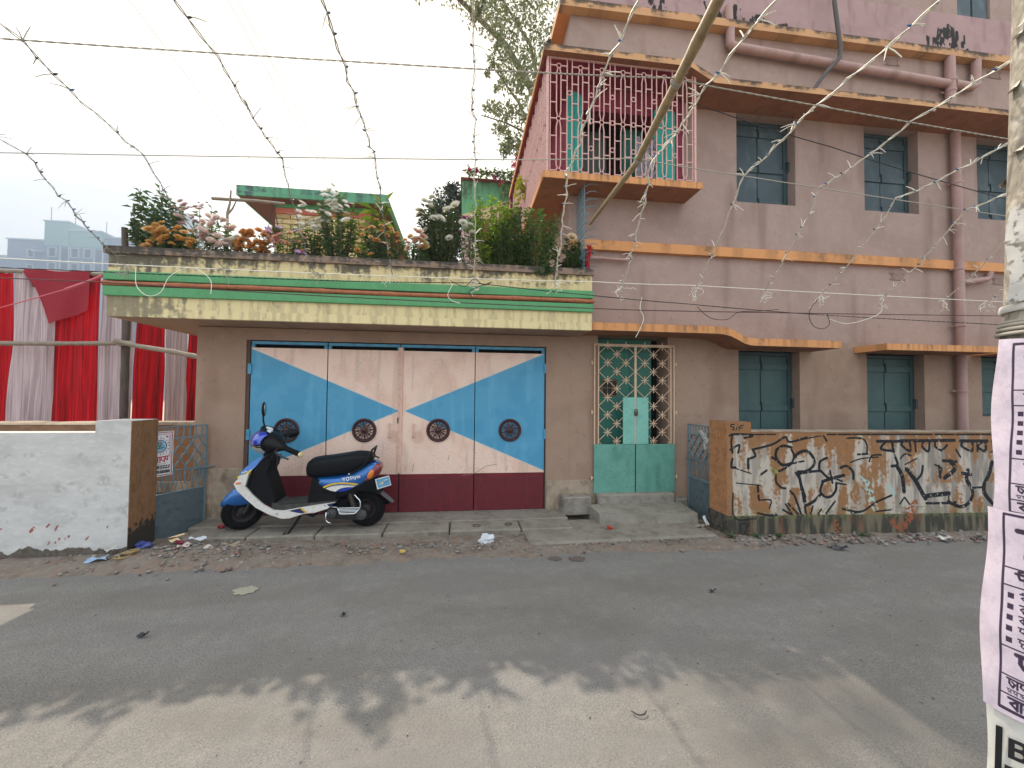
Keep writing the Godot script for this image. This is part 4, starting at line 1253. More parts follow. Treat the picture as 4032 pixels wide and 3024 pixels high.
# side gate in its own xy plane, hinge at x 0
func side_gate(label: String, at: Vector3, turn: float, L: float, sheet_top: float, top: float, sheet: Material) -> Node3D:
	var t := thing("side_gate", label, "gate", at, turn)
	var f := nb()
	f.bx(0, 0.018, -0.008, top, -0.008, 0.008, 0.003)
	obj("stile", f, M.iron_blue, t)
	var f2 := nb(); f2.bx(L - 0.022, L, -0.008, top, -0.008, 0.008, 0.003)
	obj("stile", f2, M.iron_blue, t)
	var y1 := top - 0.125
	var y2 := sheet_top + 0.225
	for y in [top - 0.006, y1, y2, sheet_top + 0.006]:
		var r := nb(); r.bx(0.0185, L - 0.0225, y - 0.006, y + 0.006, -0.009, 0.009, 0.002)
		obj("rail", r, M.iron_blue, t)
	var s := nb(); s.bx(0.0185, L - 0.0225, -0.006, sheet_top, -0.004, 0.004, 0.002)
	obj("sheet_panel", s, sheet, t)
	var n := int(L / 0.058)
	for i in range(1, n):
		var b := nb(); b.bx(L * i / n - 0.007, L * i / n + 0.007, y1 + 0.0065, top - 0.0125, -0.006, 0.006, 0.002)
		obj("bar", b, M.iron_blue, t)
	var na := int(round(L / 0.105))
	var w := L / na
	var am := arch_mesh(w * 0.46, 0.005, 0.02)
	var rows := 4
	var rh := (y1 - y2 - 0.012) / rows
	for j in rows:
		for i in (na if j % 2 == 0 else na - 1):
			var x := w * (i + (0.5 if j % 2 == 0 else 1.0))
			obj("arch", am, M.iron_blue, t, Transform3D(Basis.from_scale(Vector3(1, rh / (w * 0.46) * 1.08, 1)), Vector3(x, y2 + 0.006 + j * rh, 0)))
	for i in na:
		var x := w * (i + 0.5)
		for sg in [-1.0, 1.0]:
			var b := nb(); b.tube([Vector3(x, y2 - 0.008, 0.003 * sg), Vector3(x + sg * w * 0.30, sheet_top + 0.01, 0.003 * sg)], 0.0065, 4, false)
			obj("brace", b, M.iron_blue, t)
		if i > 0:
			var sp := nb()
			sp.prism(PackedVector2Array([Vector2(w * i - 0.008, y2 - 0.007), Vector2(w * i - 0.008, y2 - 0.13), Vector2(w * i, y2 - 0.155), Vector2(w * i + 0.008, y2 - 0.13), Vector2(w * i + 0.008, y2 - 0.007)]), -0.004, 0.004)
			obj("spear", sp, M.iron_blue, t)
	var bo := nb()
	bo.tube([Vector3(L - 0.14, y2 - 0.012, 0.018), Vector3(L + 0.07, y2 - 0.012, 0.018)], 0.009, 8)
	bo.torus(Vector3(L - 0.10, y2 - 0.012, 0.018), Basis(Vector3.UP, PI / 2), 0.012, 0.004, 12, 5)
	bo.bx(L - 0.055, L - 0.03, y2 - 0.12, y2 - 0.014, 0.01, 0.02, 0.003)
	obj("bolt", bo, M.iron_blue, t)
	return t

func build_walls_and_gates() -> void:
	var wt := white_tex()
	var wm := uv_mat(wt, 0.95)
	wm.heightmap_enabled = false
	var t := thing("whitewashed_wall", "whitewashed boundary wall ending in a pillar with a brown painted side", "wall")
	var a := nb()
	print_box(a, -9.0, -3.195, 0.0, 1.087, 0.70, 0.86, -1.0, 0.905)
	a.t = remap_v(a.t, 0.087)
	var wmr := uv_mat(wt, 0.95); wmr.texture_repeat = true
	obj("wall", a, wmr, t)
	var p := nb()
	print_box(p, -3.1945, -2.912, 0.0, 1.19, 0.55, 0.861, 0.905, 1.0)
	obj("pillar", p, wm, t)
	var bs := nb()
	print_box(bs, -2.9118, -2.906, 0.002, 1.188, 0.55, 0.860)
	for i in bs.v.size():
		bs.t[i] = Vector2((0.86 - bs.v[i].z) / 0.31, 1.0 - bs.v[i].y / 1.19)
	var bim := layered(256, 512, hx("86603f"), [[0.01, 4, hx("74502f"), 0.4, 0.7, 0.7], [0.04, 4, hx("9a7350"), 0.55, 0.75, 0.5], [0.05, 3, hx("4a3524"), 0.66, 0.78, 0.5, 1.0, 3.0]], 441)
	var bw := noise_bytes(445, 0.03, 4, 256, 512)
	for y in range(380, 512):
		for x in 256:
			var m := smoothstep(400, 425, y + (bw[y * 256 + x] / 255.0 - 0.5) * 70 + x * 0.06)
			bim.set_pixel(x, y, bim.get_pixel(x, y).lerp(hx("29251f"), m * 0.9))
	obj("painted_side", bs, uv_mat(tx(bim), 0.9), t)
	# lower wall of the yard behind it
	var t2 := thing("yard_wall", "low brown yard wall with pale top just behind the whitewashed wall", "wall")
	var b := nb()
	b.bx(-9.0, -3.196, 0.0, 1.135, 0.42, 0.60)
	obj("wall", b, tri_mat(tx(layered(256, 256, hx("8b6a50"), [[0.02, 4, hx("6e5038"), 0.4, 0.7, 0.7]], 447)), 1.0, 0.95), t2)
	var bt := nb()
	var rows := []
	for i in 30:
		var x := lerpf(-9.0, -3.197, i / 29.0)
		var r := PackedVector3Array()
		for k in 9:
			var th := PI * k / 8.0
			r.push_back(Vector3(x, 1.1355 + sin(th) * (0.028 + 0.005 * sin(i * 2.1)), 0.51 + cos(th) * 0.10))
		rows.push_back(r)
	bt.surf(rows, false)
	obj("rounded_top", bt, M.plinth, t2)
	# a stub wall seen through the gate
	var t3 := thing("rear_yard_wall", "ochre yard wall with a pale coping behind the left side gate", "wall")
	var c := nb(); c.bx(-5.15, -2.93, 0.0, 0.965, -1.75, -1.60)
	obj("wall", c, tri_mat(tx(layered(256, 256, hx("8a6242"), [[0.02, 4, hx("7f5534"), 0.4, 0.7, 0.7]], 449)), 1.0, 0.95), t3)
	var c1 := nb(); c1.bx(-5.18, -2.93, 0.9655, 1.02, -1.78, -1.57, 0.01)
	obj("coping", c1, M.plinth, t3)
	var c2 := nb(); c2.bx(-5.15, -2.93, 0.0, 0.16, -1.5995, -1.56, 0.01)
	obj("footing", c2, M.plinth, t3)
	# side gates
	var dx := Vector3(-2.752, 0, 0.05) - Vector3(-2.99, 0, 0.525)
	var g := side_gate("blue grey scalloped gate between the white pillar and the garage", Vector3(-2.99, 0, 0.525), atan2(-dx.z, dx.x), 0.525, 0.43, 1.105, M.sheet_grey)
	var g2 := side_gate("blue grey scalloped gate between the doorstep and the graffiti pillar", Vector3(2.795, 0.02, 0.56), atan2(0.47, -0.005), 0.47, 0.45, 1.10, M.sheet_grey)
	# printed notice tied to the left gate
	var nt := thing("paper_notice", "red bordered printed notice with phone numbers tied to the left gate", "notice", Vector3(-2.99, 0, 0.525), atan2(-dx.z, dx.x))
	var s := nb()
	var rw := []
	for j in 13:
		var r := PackedVector3Array()
		for i in 9:
			r.push_back(Vector3(0.005 + 0.185 * i / 8.0, 0.62 + 0.44 * j / 12.0, 0.016 + 0.004 * sin(j * 1.3 + i * 0.7)))
		rw.push_back(r)
	s.surf(rw, false)
	for i in s.v.size(): s.t[i] = Vector2((s.v[i].x - 0.005) / 0.185, 1.0 - (s.v[i].y - 0.62) / 0.44)
	var nm := uv_mat(notice_tex(), 0.7); nm.cull_mode = BaseMaterial3D.CULL_DISABLED
	obj("sheet", s, nm, nt)
	for q in [["0002222", 0.712, 0.0], ["0004090", 0.665, 0.0]]:
		text3(q[0], Vector3(0.083, q[1], 0.022), 0.042, hx("16181a"), nt, 1.0, 0.155)
	# graffiti wall
	var gt := thing("graffiti_wall", "ochre street wall covered with worn white patches and black brush graffiti", "wall")
	var gm := uv_mat(graffiti_tex(), 0.93)
	var w := nb()
	gwall(w, 3.009, 7.6, 0.222, 1.088, 0.0)
	var gmr := gm.duplicate(); gmr.texture_repeat = true
	obj("wall", w, gmr, gt)
	var pw := nb(); gwall(pw, 2.745, 3.0085, 0.222, 1.192, 0.002, 0.30)
	obj("pillar", pw, gm, gt)
	var fw := nb(); gwall(fw, 2.738, 7.6, 0.0, 0.2215, 0.016, 0.32)
	obj("footing", fw, gmr, gt)
	var cw := nb()
	cw.quad(Vector3(3.009, 1.0885, 0.915), Vector3(7.6, 1.0885, 1.135), Vector3(7.6, 1.10, 1.135), Vector3(3.009, 1.10, 0.915))
	cw.quad(Vector3(3.009, 1.10, 0.915), Vector3(7.6, 1.10, 1.135), Vector3(7.6, 1.10, 0.93), Vector3(3.009, 1.10, 0.71))
	obj("wall_cap", cw, M.plinth, gt)
	var ps := nb(); ps.bx(2.7395, 2.7445, 0.223, 1.19, 0.605, 0.90)
	obj("pillar_side", ps, tri_mat(tx(layered(256, 256, hx("b07c52"), [[0.02, 4, hx("946440"), 0.4, 0.7, 0.7], [0.06, 3, hx("5d4030"), 0.68, 0.78, 0.6]], 451)), 0.8, 0.93), gt)
	var pf := nb(); pf.bx(2.730, 2.7375, 0.0, 0.22, 0.59, 0.915)
	obj("footing_side", pf, tri_mat(tx(layered(256, 256, hx("5a5145"), [[0.03, 4, hx("2a2822"), 0.4, 0.6, 0.9]], 453)), 0.6, 0.95), gt)
	# torn paper caught in the right gate
	var tp := nb()
	tp.use_col = false
	var rw2 := []
	for j in 7:
		var r := PackedVector3Array()
		for i in 5:
			var u := i / 4.0; var v := j / 6.0
			r.push_back(Vector3(2.79 - 0.015 - 0.012 * sin(i * 2.0 + j), 1.06 - 0.22 * v * (0.6 + 0.4 * u), 0.52 - 0.17 * u * (1.0 - 0.7 * v)))
		rw2.push_back(r)
	tp.surf(rw2, false)
	var tpm := uv_mat(tx(layered(128, 128, hx("b9b4ad"), [[0.05, 4, hx("5a5450"), 0.5, 0.62, 0.9], [0.08, 3, hx("e2ded8"), 0.55, 0.65, 0.8]], 455)), 0.9)
	tpm.cull_mode = BaseMaterial3D.CULL_DISABLED
	tag(obj("torn_paper", tp, tpm), "torn grey and white paper caught in the top of the right side gate", "paper")

func remap_v(t: PackedVector2Array, cut: float) -> PackedVector2Array:
	for i in t.size(): t[i] = Vector2(t[i].x, cut + t[i].y * (1.0 - cut))
	return t

# front of the street wall runs slightly askew: z 0.9 at x 2.745, 1.12 at x 7.6
func gwall(mb: MB, x0: float, x1: float, y0: float, y1: float, proud: float, th := 0.20) -> void:
	var zf := func(x: float): return 0.90 + (x - 2.745) * 0.0453 + proud
	var N := maxi(1, int((x1 - x0) / 0.5))
	for i in N:
		var xa := lerpf(x0, x1, float(i) / N); var xb := lerpf(x0, x1, float(i + 1) / N)
		var za: float = zf.call(xa); var zb: float = zf.call(xb)
		var A := Vector3(xa, y0, za); var B := Vector3(xb, y0, zb); var D := Vector3(xb, y1, zb); var E := Vector3(xa, y1, za)
		var uv := func(v: Vector3): return Vector2((v.x - 2.74) / 3.26, 1.0 - v.y / 1.2)
		var k := Vector3(0, 0, -th)
		mb.quad_uv(A, B, D, E, uv.call(A), uv.call(B), uv.call(D), uv.call(E))
		mb.quad_uv(E, D, D + k, E + k, uv.call(E), uv.call(D), uv.call(D) + Vector2(0, 0.03), uv.call(E) + Vector2(0, 0.03))
		mb.quad_uv(B + k, A + k, E + k, D + k, uv.call(B), uv.call(A), uv.call(E), uv.call(D))
		if i == 0: mb.quad_uv(A + k, A, E, E + k, uv.call(A) + Vector2(0.05, 0), uv.call(A), uv.call(E), uv.call(E) + Vector2(0.05, 0))
		if i == N - 1: mb.quad_uv(B, B + k, D + k, D, uv.call(B), uv.call(B), uv.call(D), uv.call(D))

func text3(s: String, at: Vector3, size: float, c: Color, parent: Node, sx := 1.0, fit := 0.0, bs := Basis(), depth := 0.002, serif := false) -> MeshInstance3D:
	var f := SystemFont.new()
	f.font_names = PackedStringArray(["Droid Serif" if serif else "Droid Sans"])
	f.font_weight = 700
	var tm := TextMesh.new()
	tm.text = s; tm.font = f; tm.font_size = 64; tm.pixel_size = size / 64.0; tm.depth = depth; tm.curve_step = 1.0
	var k := sx
	if fit > 0.0:
		var wd := tm.get_aabb().size.x
		if wd > 0.0: k = fit / wd
	return obj("lettering", tm, mat(c, 0.7), parent, Transform3D(bs * Basis.from_scale(Vector3(k, 1, 1)), at))

func notice_tex() -> ImageTexture:
	var w := 224; var h := 512
	var im := layered(w, h, hx("ded9d6"), [[0.02, 4, hx("c5bfbe"), 0.45, 0.7, 0.7]], 461)
	var red := hx("b02a34"); var navy := hx("2b3052")
	stroke(im, [Vector2(0, 12), Vector2(210, 12), Vector2(210, 500), Vector2(0, 500)], 10, hx("8e3848"), 0.95)
	stroke(im, [Vector2(196, 24), Vector2(196, 488)], 4, hx("8e3848"), 0.8)
	for y in range(40, 300, 12): stroke(im, [Vector2(180, y), Vector2(190, y + 6)], 5, hx("4a2a55"), 0.9)
	for x in range(10, 180, 13): stroke(im, [Vector2(x, 32), Vector2(x + 7, 32)], 7, hx("6a3a60"), 0.8)
	stamp(im, 158, 62, 15, hx("d04a52"), 1.0, PackedByteArray(), 0)
	# round emblem
	var c := Vector2(82, 168)
	for k in 17:
		var a := TAU * k / 17
		stroke(im, [c + Vector2(cos(a), sin(a)) * 84, c + Vector2(cos(a), sin(a)) * 100], 7, hx("33363c"), 0.9)
	stroke(im, arc(c, 68, 68, 0, 360, 40), 15, navy, 1.0)
	stamp(im, c.x, c.y, 66, hx("77b0c4"), 1.0, PackedByteArray(), 0)
	stroke(im, arc(c, 72, 72, 0, 360, 40), 5, hx("b9b4cc"), 0.7)
	stroke(im, [c + Vector2(-16, -44), c + Vector2(14, -44), c + Vector2(10, -8), c + Vector2(0, 8), c + Vector2(-14, -12), c + Vector2(-16, -44)], 8, hx("2c4a38"), 1.0)
	stroke(im, [c + Vector2(0, -38), c + Vector2(0, -6)], 8, hx("a8603c"), 0.9)
	stroke(im, [c + Vector2(-46, 22), c + Vector2(46, 18)], 12, hx("33505c"), 0.9)
	# red letters under a head line
	for q in [[Vector2(0, 296), Vector2(176, 286)], [Vector2(20, 296), Vector2(24, 350)], [Vector2(48, 294), Vector2(40, 330), Vector2(62, 350), Vector2(64, 294)], [Vector2(84, 292), Vector2(86, 352)], [Vector2(104, 292), Vector2(96, 322), Vector2(128, 340)], [Vector2(132, 290), Vector2(132, 350)], [Vector2(150, 290), Vector2(146, 320), Vector2(168, 330), Vector2(168, 288)], [Vector2(0, 340), Vector2(14, 320)]]:
		stroke(im, q, 13, red, 0.95)
	stroke(im, [Vector2(0, 372), Vector2(176, 366)], 3, hx("555555"), 0.7)
	return tx(im)

# ---------------------------------------------------------------- rooftop room
func build_roof_room() -> void:
	var t := thing("roof_room", "small rooftop room of cream bricks under a green edged concrete canopy", "building")
	var w := nb()
	w.bx(-3.12, -1.62, 2.6, 4.61, -4.6, -2.24)
	obj("wall", w, mat(hx("8b7a5c"), 0.95), t)
	var bm := []
	for k in 4: bm.push_back(tri_mat(tx(layered(128, 128, [hx("cdb57f"), hx("c2a872"), hx("d6c08e"), hx("bd9f6c")][k], [[0.05, 4, hx("9c8458"), 0.5, 0.75, 0.6]], 501 + k)), 0.4, 0.9))
	var full := nb(); full.box(Vector3.ZERO, Vector3(0.232, 0.074, 0.05), 0.005)
	var fm := full.mesh()
	var half := nb(); half.box(Vector3.ZERO, Vector3(0.112, 0.074, 0.05), 0.005)
	var hm := half.mesh()
	for j in 21:
		var y := 4.395 - j * 0.0845
		var off := 0.0 if j % 2 == 0 else 0.12
		var x := -3.135
		if j % 2 == 1:
			obj("brick", hm, bm[rng.randi() % 4], t, Transform3D(Basis(), Vector3(x + 0.056, y, -2.242 + rng.randf_range(0, 0.006))))
		while x + off + 0.232 < -1.60:
			obj("brick", fm, bm[rng.randi() % 4], t, Transform3D(Basis(), Vector3(x + off + 0.116, y, -2.242 + rng.randf_range(0, 0.006))))
			x += 0.242
	var g := nb(); g.bx(-3.15, -1.6, 4.535, 4.609, -4.62, -2.20, 0.004)
	obj("green_band", g, M.green, t)
	var o := nb(); o.bx(-3.145, -1.605, 4.44, 4.5345, -4.61, -2.21, 0.004)
	obj("salmon_band", o, mat(hx("c5715a"), 0.9), t)
	var c := nb(); c.bx(-3.60, -1.33, 4.6105, 4.74, -5.0, -2.03)
	obj("canopy", c, mat(hx("7d5b56"), 0.95), t)
	var fm2 := uv_mat(mould_band(512, 48, hx("64a07e"), hx("39464a"), 0.0, -0.4, 0.7, 0.8, 511, 0.5), 0.9)
	var f := nb(); print_box(f, -3.63, -1.30, 4.605, 4.765, -2.0295, -1.99)
	obj("canopy_edge", f, fm2, t)
	for x in [-3.63, -1.3295]:
		var s := nb(); s.bx(x, x + 0.0295, 4.605, 4.765, -5.0, -2.03)
		obj("canopy_edge", s, M.green, t)
	# things on the roof in front of it
	var st := nb()
	st.tube([Vector3(-3.52, 4.16, -1.2), Vector3(-2.95, 4.185, -1.25), Vector3(-2.6, 4.19, -1.3)], 0.022, 8)
	tag(obj("horizontal_stick", st, M.bamboo_grey), "horizontal grey stick poking out beside the rooftop canopy", "stick")
	var br := nb()
	br.tube([Vector3(-3.31, 2.6, -1.2), Vector3(-3.30, 3.6, -1.2), Vector3(-3.315, 3.96, -1.2), Vector3(-3.285, 4.1, -1.2), Vector3(-3.275, 4.29, -1.2)], [0.02, 0.018, 0.017, 0.014, 0.01], 7)
	br.tube([Vector3(-3.315, 3.94, -1.2), Vector3(-3.25, 4.03, -1.2), Vector3(-3.205, 4.14, -1.2)], [0.014, 0.012, 0.008], 6)
	tag(obj("forked_branch", br, M.bamboo_grey), "bare forked branch standing upright on the garage roof", "branch")
	var po := nb()
	po.tube([Vector3(-3.665, 2.6, 0.0), Vector3(-3.67, 3.0, 0.0), Vector3(-3.675, 3.23, 0.01)], [0.032, 0.03, 0.028], 9)
	tag(obj("wooden_post", po, M.wood_dark), "short brown wooden post at the left end of the garage roof", "post")
	var hp := thing("hanging_planter", "small hanging planter with wires under the rooftop canopy", "planter", Vector3(-3.12, 0, -2.12))
	var wi := nb()
	for k in 4: wi.tube([Vector3(0, 4.6, 0), Vector3(cos(k * PI / 2 + 0.4) * 0.12, 4.05, sin(k * PI / 2 + 0.4) * 0.1)], 0.004, 4, false)
	obj("hanger", wi, M.wire_dark, hp)
	var bo := nb(); bo.lathe(Vector3(0, 3.95, 0), Basis(Vector3.RIGHT, -PI / 2), [Vector2(0.02, 0), Vector2(0.1, 0.02), Vector2(0.13, 0.1), Vector2(0.12, 0.1), Vector2(0.01, 0.08)], 12)
	obj("bowl", bo, M.rust, hp)
	var lf := nb(); lf.use_col = true
	for k in 260:
		lf.col = Color(0.12, 0.15, 0.05).lerp(Color(0.22, 0.22, 0.09), rng.randf())
		var d := rv(); d.y = absf(d.y)
		lf.leaf(Vector3(0, 4.05, 0) + d * Vector3(0.14, 0.12, 0.14) * rng.randf(), rv(), Vector3.UP, 0.07, 0.03)
	obj("leaves", lf, leaf_mat(), hp)

# ---------------------------------------------------------------- far buildings
func build_far() -> void:
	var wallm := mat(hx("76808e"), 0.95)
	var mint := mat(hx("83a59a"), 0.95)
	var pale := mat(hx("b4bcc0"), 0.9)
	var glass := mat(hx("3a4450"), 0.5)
	var t := thing("apartment_block", "tall mint and grey apartment block fading into the haze at left", "building")
	var b := nb(); b.bx(-82.9, -73.2, 0, 30.4, -97, -85)
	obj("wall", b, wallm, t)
	var b1 := nb(); b1.bx(-83.1, -78.8, 30.4, 35.2, -93, -84.9)
	obj("stair_tower", b1, mint, t)
	var b2 := nb(); b2.bx(-78.8, -73.0, 29.9, 33.6, -95, -85.05)
	obj("upper_storey", b2, mint, t)
	var b3 := nb(); b3.bx(-73.2, -66.0, 0, 33.0, -96, -86.5)
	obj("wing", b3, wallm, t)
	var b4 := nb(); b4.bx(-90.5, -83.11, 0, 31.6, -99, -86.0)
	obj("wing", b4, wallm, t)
	for q in [[-83.3, -78.6, 35.2, 35.45, -93.2, -84.7], [-79.0, -72.8, 33.6, 33.85, -95.2, -84.8], [-73.1, -65.9, 33.0, 33.25, -96, -86.3], [-90.7, -83.2, 31.6, 31.85, -99, -85.8]]:
		var c := nb(); c.bx(q[0], q[1], q[2], q[3], q[4], q[5])
		obj("roof_edge", c, pale, t)
	# window frames: [x, width, height, zfront]
	for fl in 5:
		var y := 28.2 - fl * 3.05
		for q in [[-82.2, 1.5, 1.7, -85.0], [-78.2, 1.5, 1.7, -85.0], [-75.9, 1.5, 1.7, -85.0], [-71.6, 1.5, 1.7, -86.5], [-68.6, 1.5, 1.7, -86.5], [-86.8, 1.3, 1.4, -86.0]]:
			var f := nb()
			var x: float = q[0]; var z: float = q[3]
			for e in [[x, x + q[1], y - 0.15, y], [x, x + q[1], y + q[2], y + q[2] + 0.15], [x, x + 0.15, y, y + q[2]], [x + q[1] - 0.15, x + q[1], y, y + q[2]]]: f.bx(e[0], e[1], e[2], e[3], z, z + 0.35)
			var wo := obj("window", f, pale, t)
			var g := nb(); g.bx(x + 0.16, x + q[1] - 0.16, y, y + q[2], z, z + 0.04)
			obj("pane", g, glass, wo)
			var sl := nb(); sl.bx(x - 0.1, x + q[1] + 0.1, y - 1.0, y - 0.3, z, z + 0.05)
			obj("spandrel", sl, mat(hx("66727f"), 0.9), wo)
	for fl in 5:
		var y := 27.4 - fl * 3.05
		for q in [[-80.0, -85.0], [-73.9, -85.0], [-70.0, -86.5], [-66.9, -86.5]]:
			var s := nb(); s.bx(q[0], q[0] + 1.1, y, y + 2.5, q[1], q[1] + 0.05)
			obj("tall_window", s, glass, t)
	for x in [-80.3, -78.75, -74.2, -72.65]:
		var s := nb(); s.bx(x, x + 0.22, 0, 30.3, -85.0, -84.85)
		obj("rib", s, pale, t)
	for q in [[-83.0, 35.4, 3.2], [-78.6, 35.4, 2.5], [-72.9, 33.8, 2.4]]:
		var s := nb(); s.tube([Vector3(q[0], q[1], -86), Vector3(q[0], q[1] + q[2], -86)], 0.07, 5)
		obj("antenna", s, wallm, t)
	for q in [[-85.6, 29.2], [-84.9, 24.6]]:
		var s := nb(); s.bx(q[0], q[0] + 2.0, q[1], q[1] + 0.2, -86, -85.2)
		obj("sunshade", s, pale, t)
	var t2 := thing("grey_block", "low flat grey block in the haze at the far left edge", "building")
	var c := nb(); c.bx(-104, -90.9, 0, 28.2, -98, -87)
	obj("wall", c, wallm, t2)
	var c2 := nb(); c2.bx(-104, -90.6, 28.2, 28.6, -98, -86.7)
	obj("roof_edge", c2, pale, t2)
	for fl in 3:
		for k in 3:
			var w := nb(); w.bx(-93.4 - k * 3.2, -92.0 - k * 3.2, 24.0 - fl * 3.05, 25.5 - fl * 3.05, -87, -86.95)
			obj("window", w, glass, t2)
	var t3 := thing("pale_tower", "pale narrow tower behind the leafy rooftop shrub in haze", "building")
	var d := nb(); d.bx(-64.2, -57.8, 0, 38.2, -92, -84)
	obj("wall", d, pale, t3)
	var d2 := nb(); d2.bx(-64.4, -57.6, 38.2, 38.5, -92, -83.8)
	obj("roof_edge", d2, pale, t3)
	for k in 4:
		var w := nb(); w.bx(-61.6, -60.2, 34.5 - k * 3.0, 36.2 - k * 3.0, -84, -83.95)
		obj("window", w, glass, t3)
	# green house behind the balcony
	var h := thing("green_house", "house with mould streaked green gable behind the balcony", "house")
	var gm := uv_mat(mould_band(512, 256, hx("6aa87c"), hx("3b3a30"), -0.15, -0.9, 0.0, 0.7, 521, 0.3), 0.95)
	var e := nb(); print_box(e, -0.11, 3.6, 6.3, 7.80, -11, -7.0)
	obj("upper_wall", e, gm, h)
	var e2 := nb(); e2.bx(-0.11, 3.6, 0, 6.2995, -11, -7.0)
	obj("lower_wall", e2, mat(hx("bfa0a0"), 0.95), h)
	var e3 := nb(); e3.prism(PackedVector2Array([Vector2(-0.10, 6.75), Vector2(0.05, 6.66), Vector2(3.5, 6.66), Vector2(3.5, 8.2 - 0.45), Vector2(1.5, 7.35)]), -6.999, -6.95)
	obj("sloping_band", e3, mat(hx("cdb893"), 0.95), h)
	var e4 := nb(); e4.bx(0.5, 1.5, 5.4, 6.6, -7.0, -6.94)
	obj("window", e4, mat(hx("7b4a38"), 0.8), h)
	var e5 := nb(); e5.bx(-0.15, 3.6, 7.8005, 7.86, -11, -6.93)
	obj("roof_edge", e5, mat(hx("7d4438"), 0.95), h)

# ---------------------------------------------------------------- trees beyond
func crown_leaves(mb: MB, c: Vector3, r: Vector3, n: int, L: float, W: float, a: Color, b: Color, hang := 0.3) -> void:
	mb.use_col = true
	for k in n:
		var d := rv()
		var p := c + d * r * pow(rng.randf(), 0.45)
		mb.col = a.lerp(b, rng.randf())
		var dir := (rv() + Vector3(0, -hang, 0)).normalized()
		mb.leaf(p, dir, rv(), L * rng.randf_range(0.6, 1.2), W * rng.randf_range(0.7, 1.2))

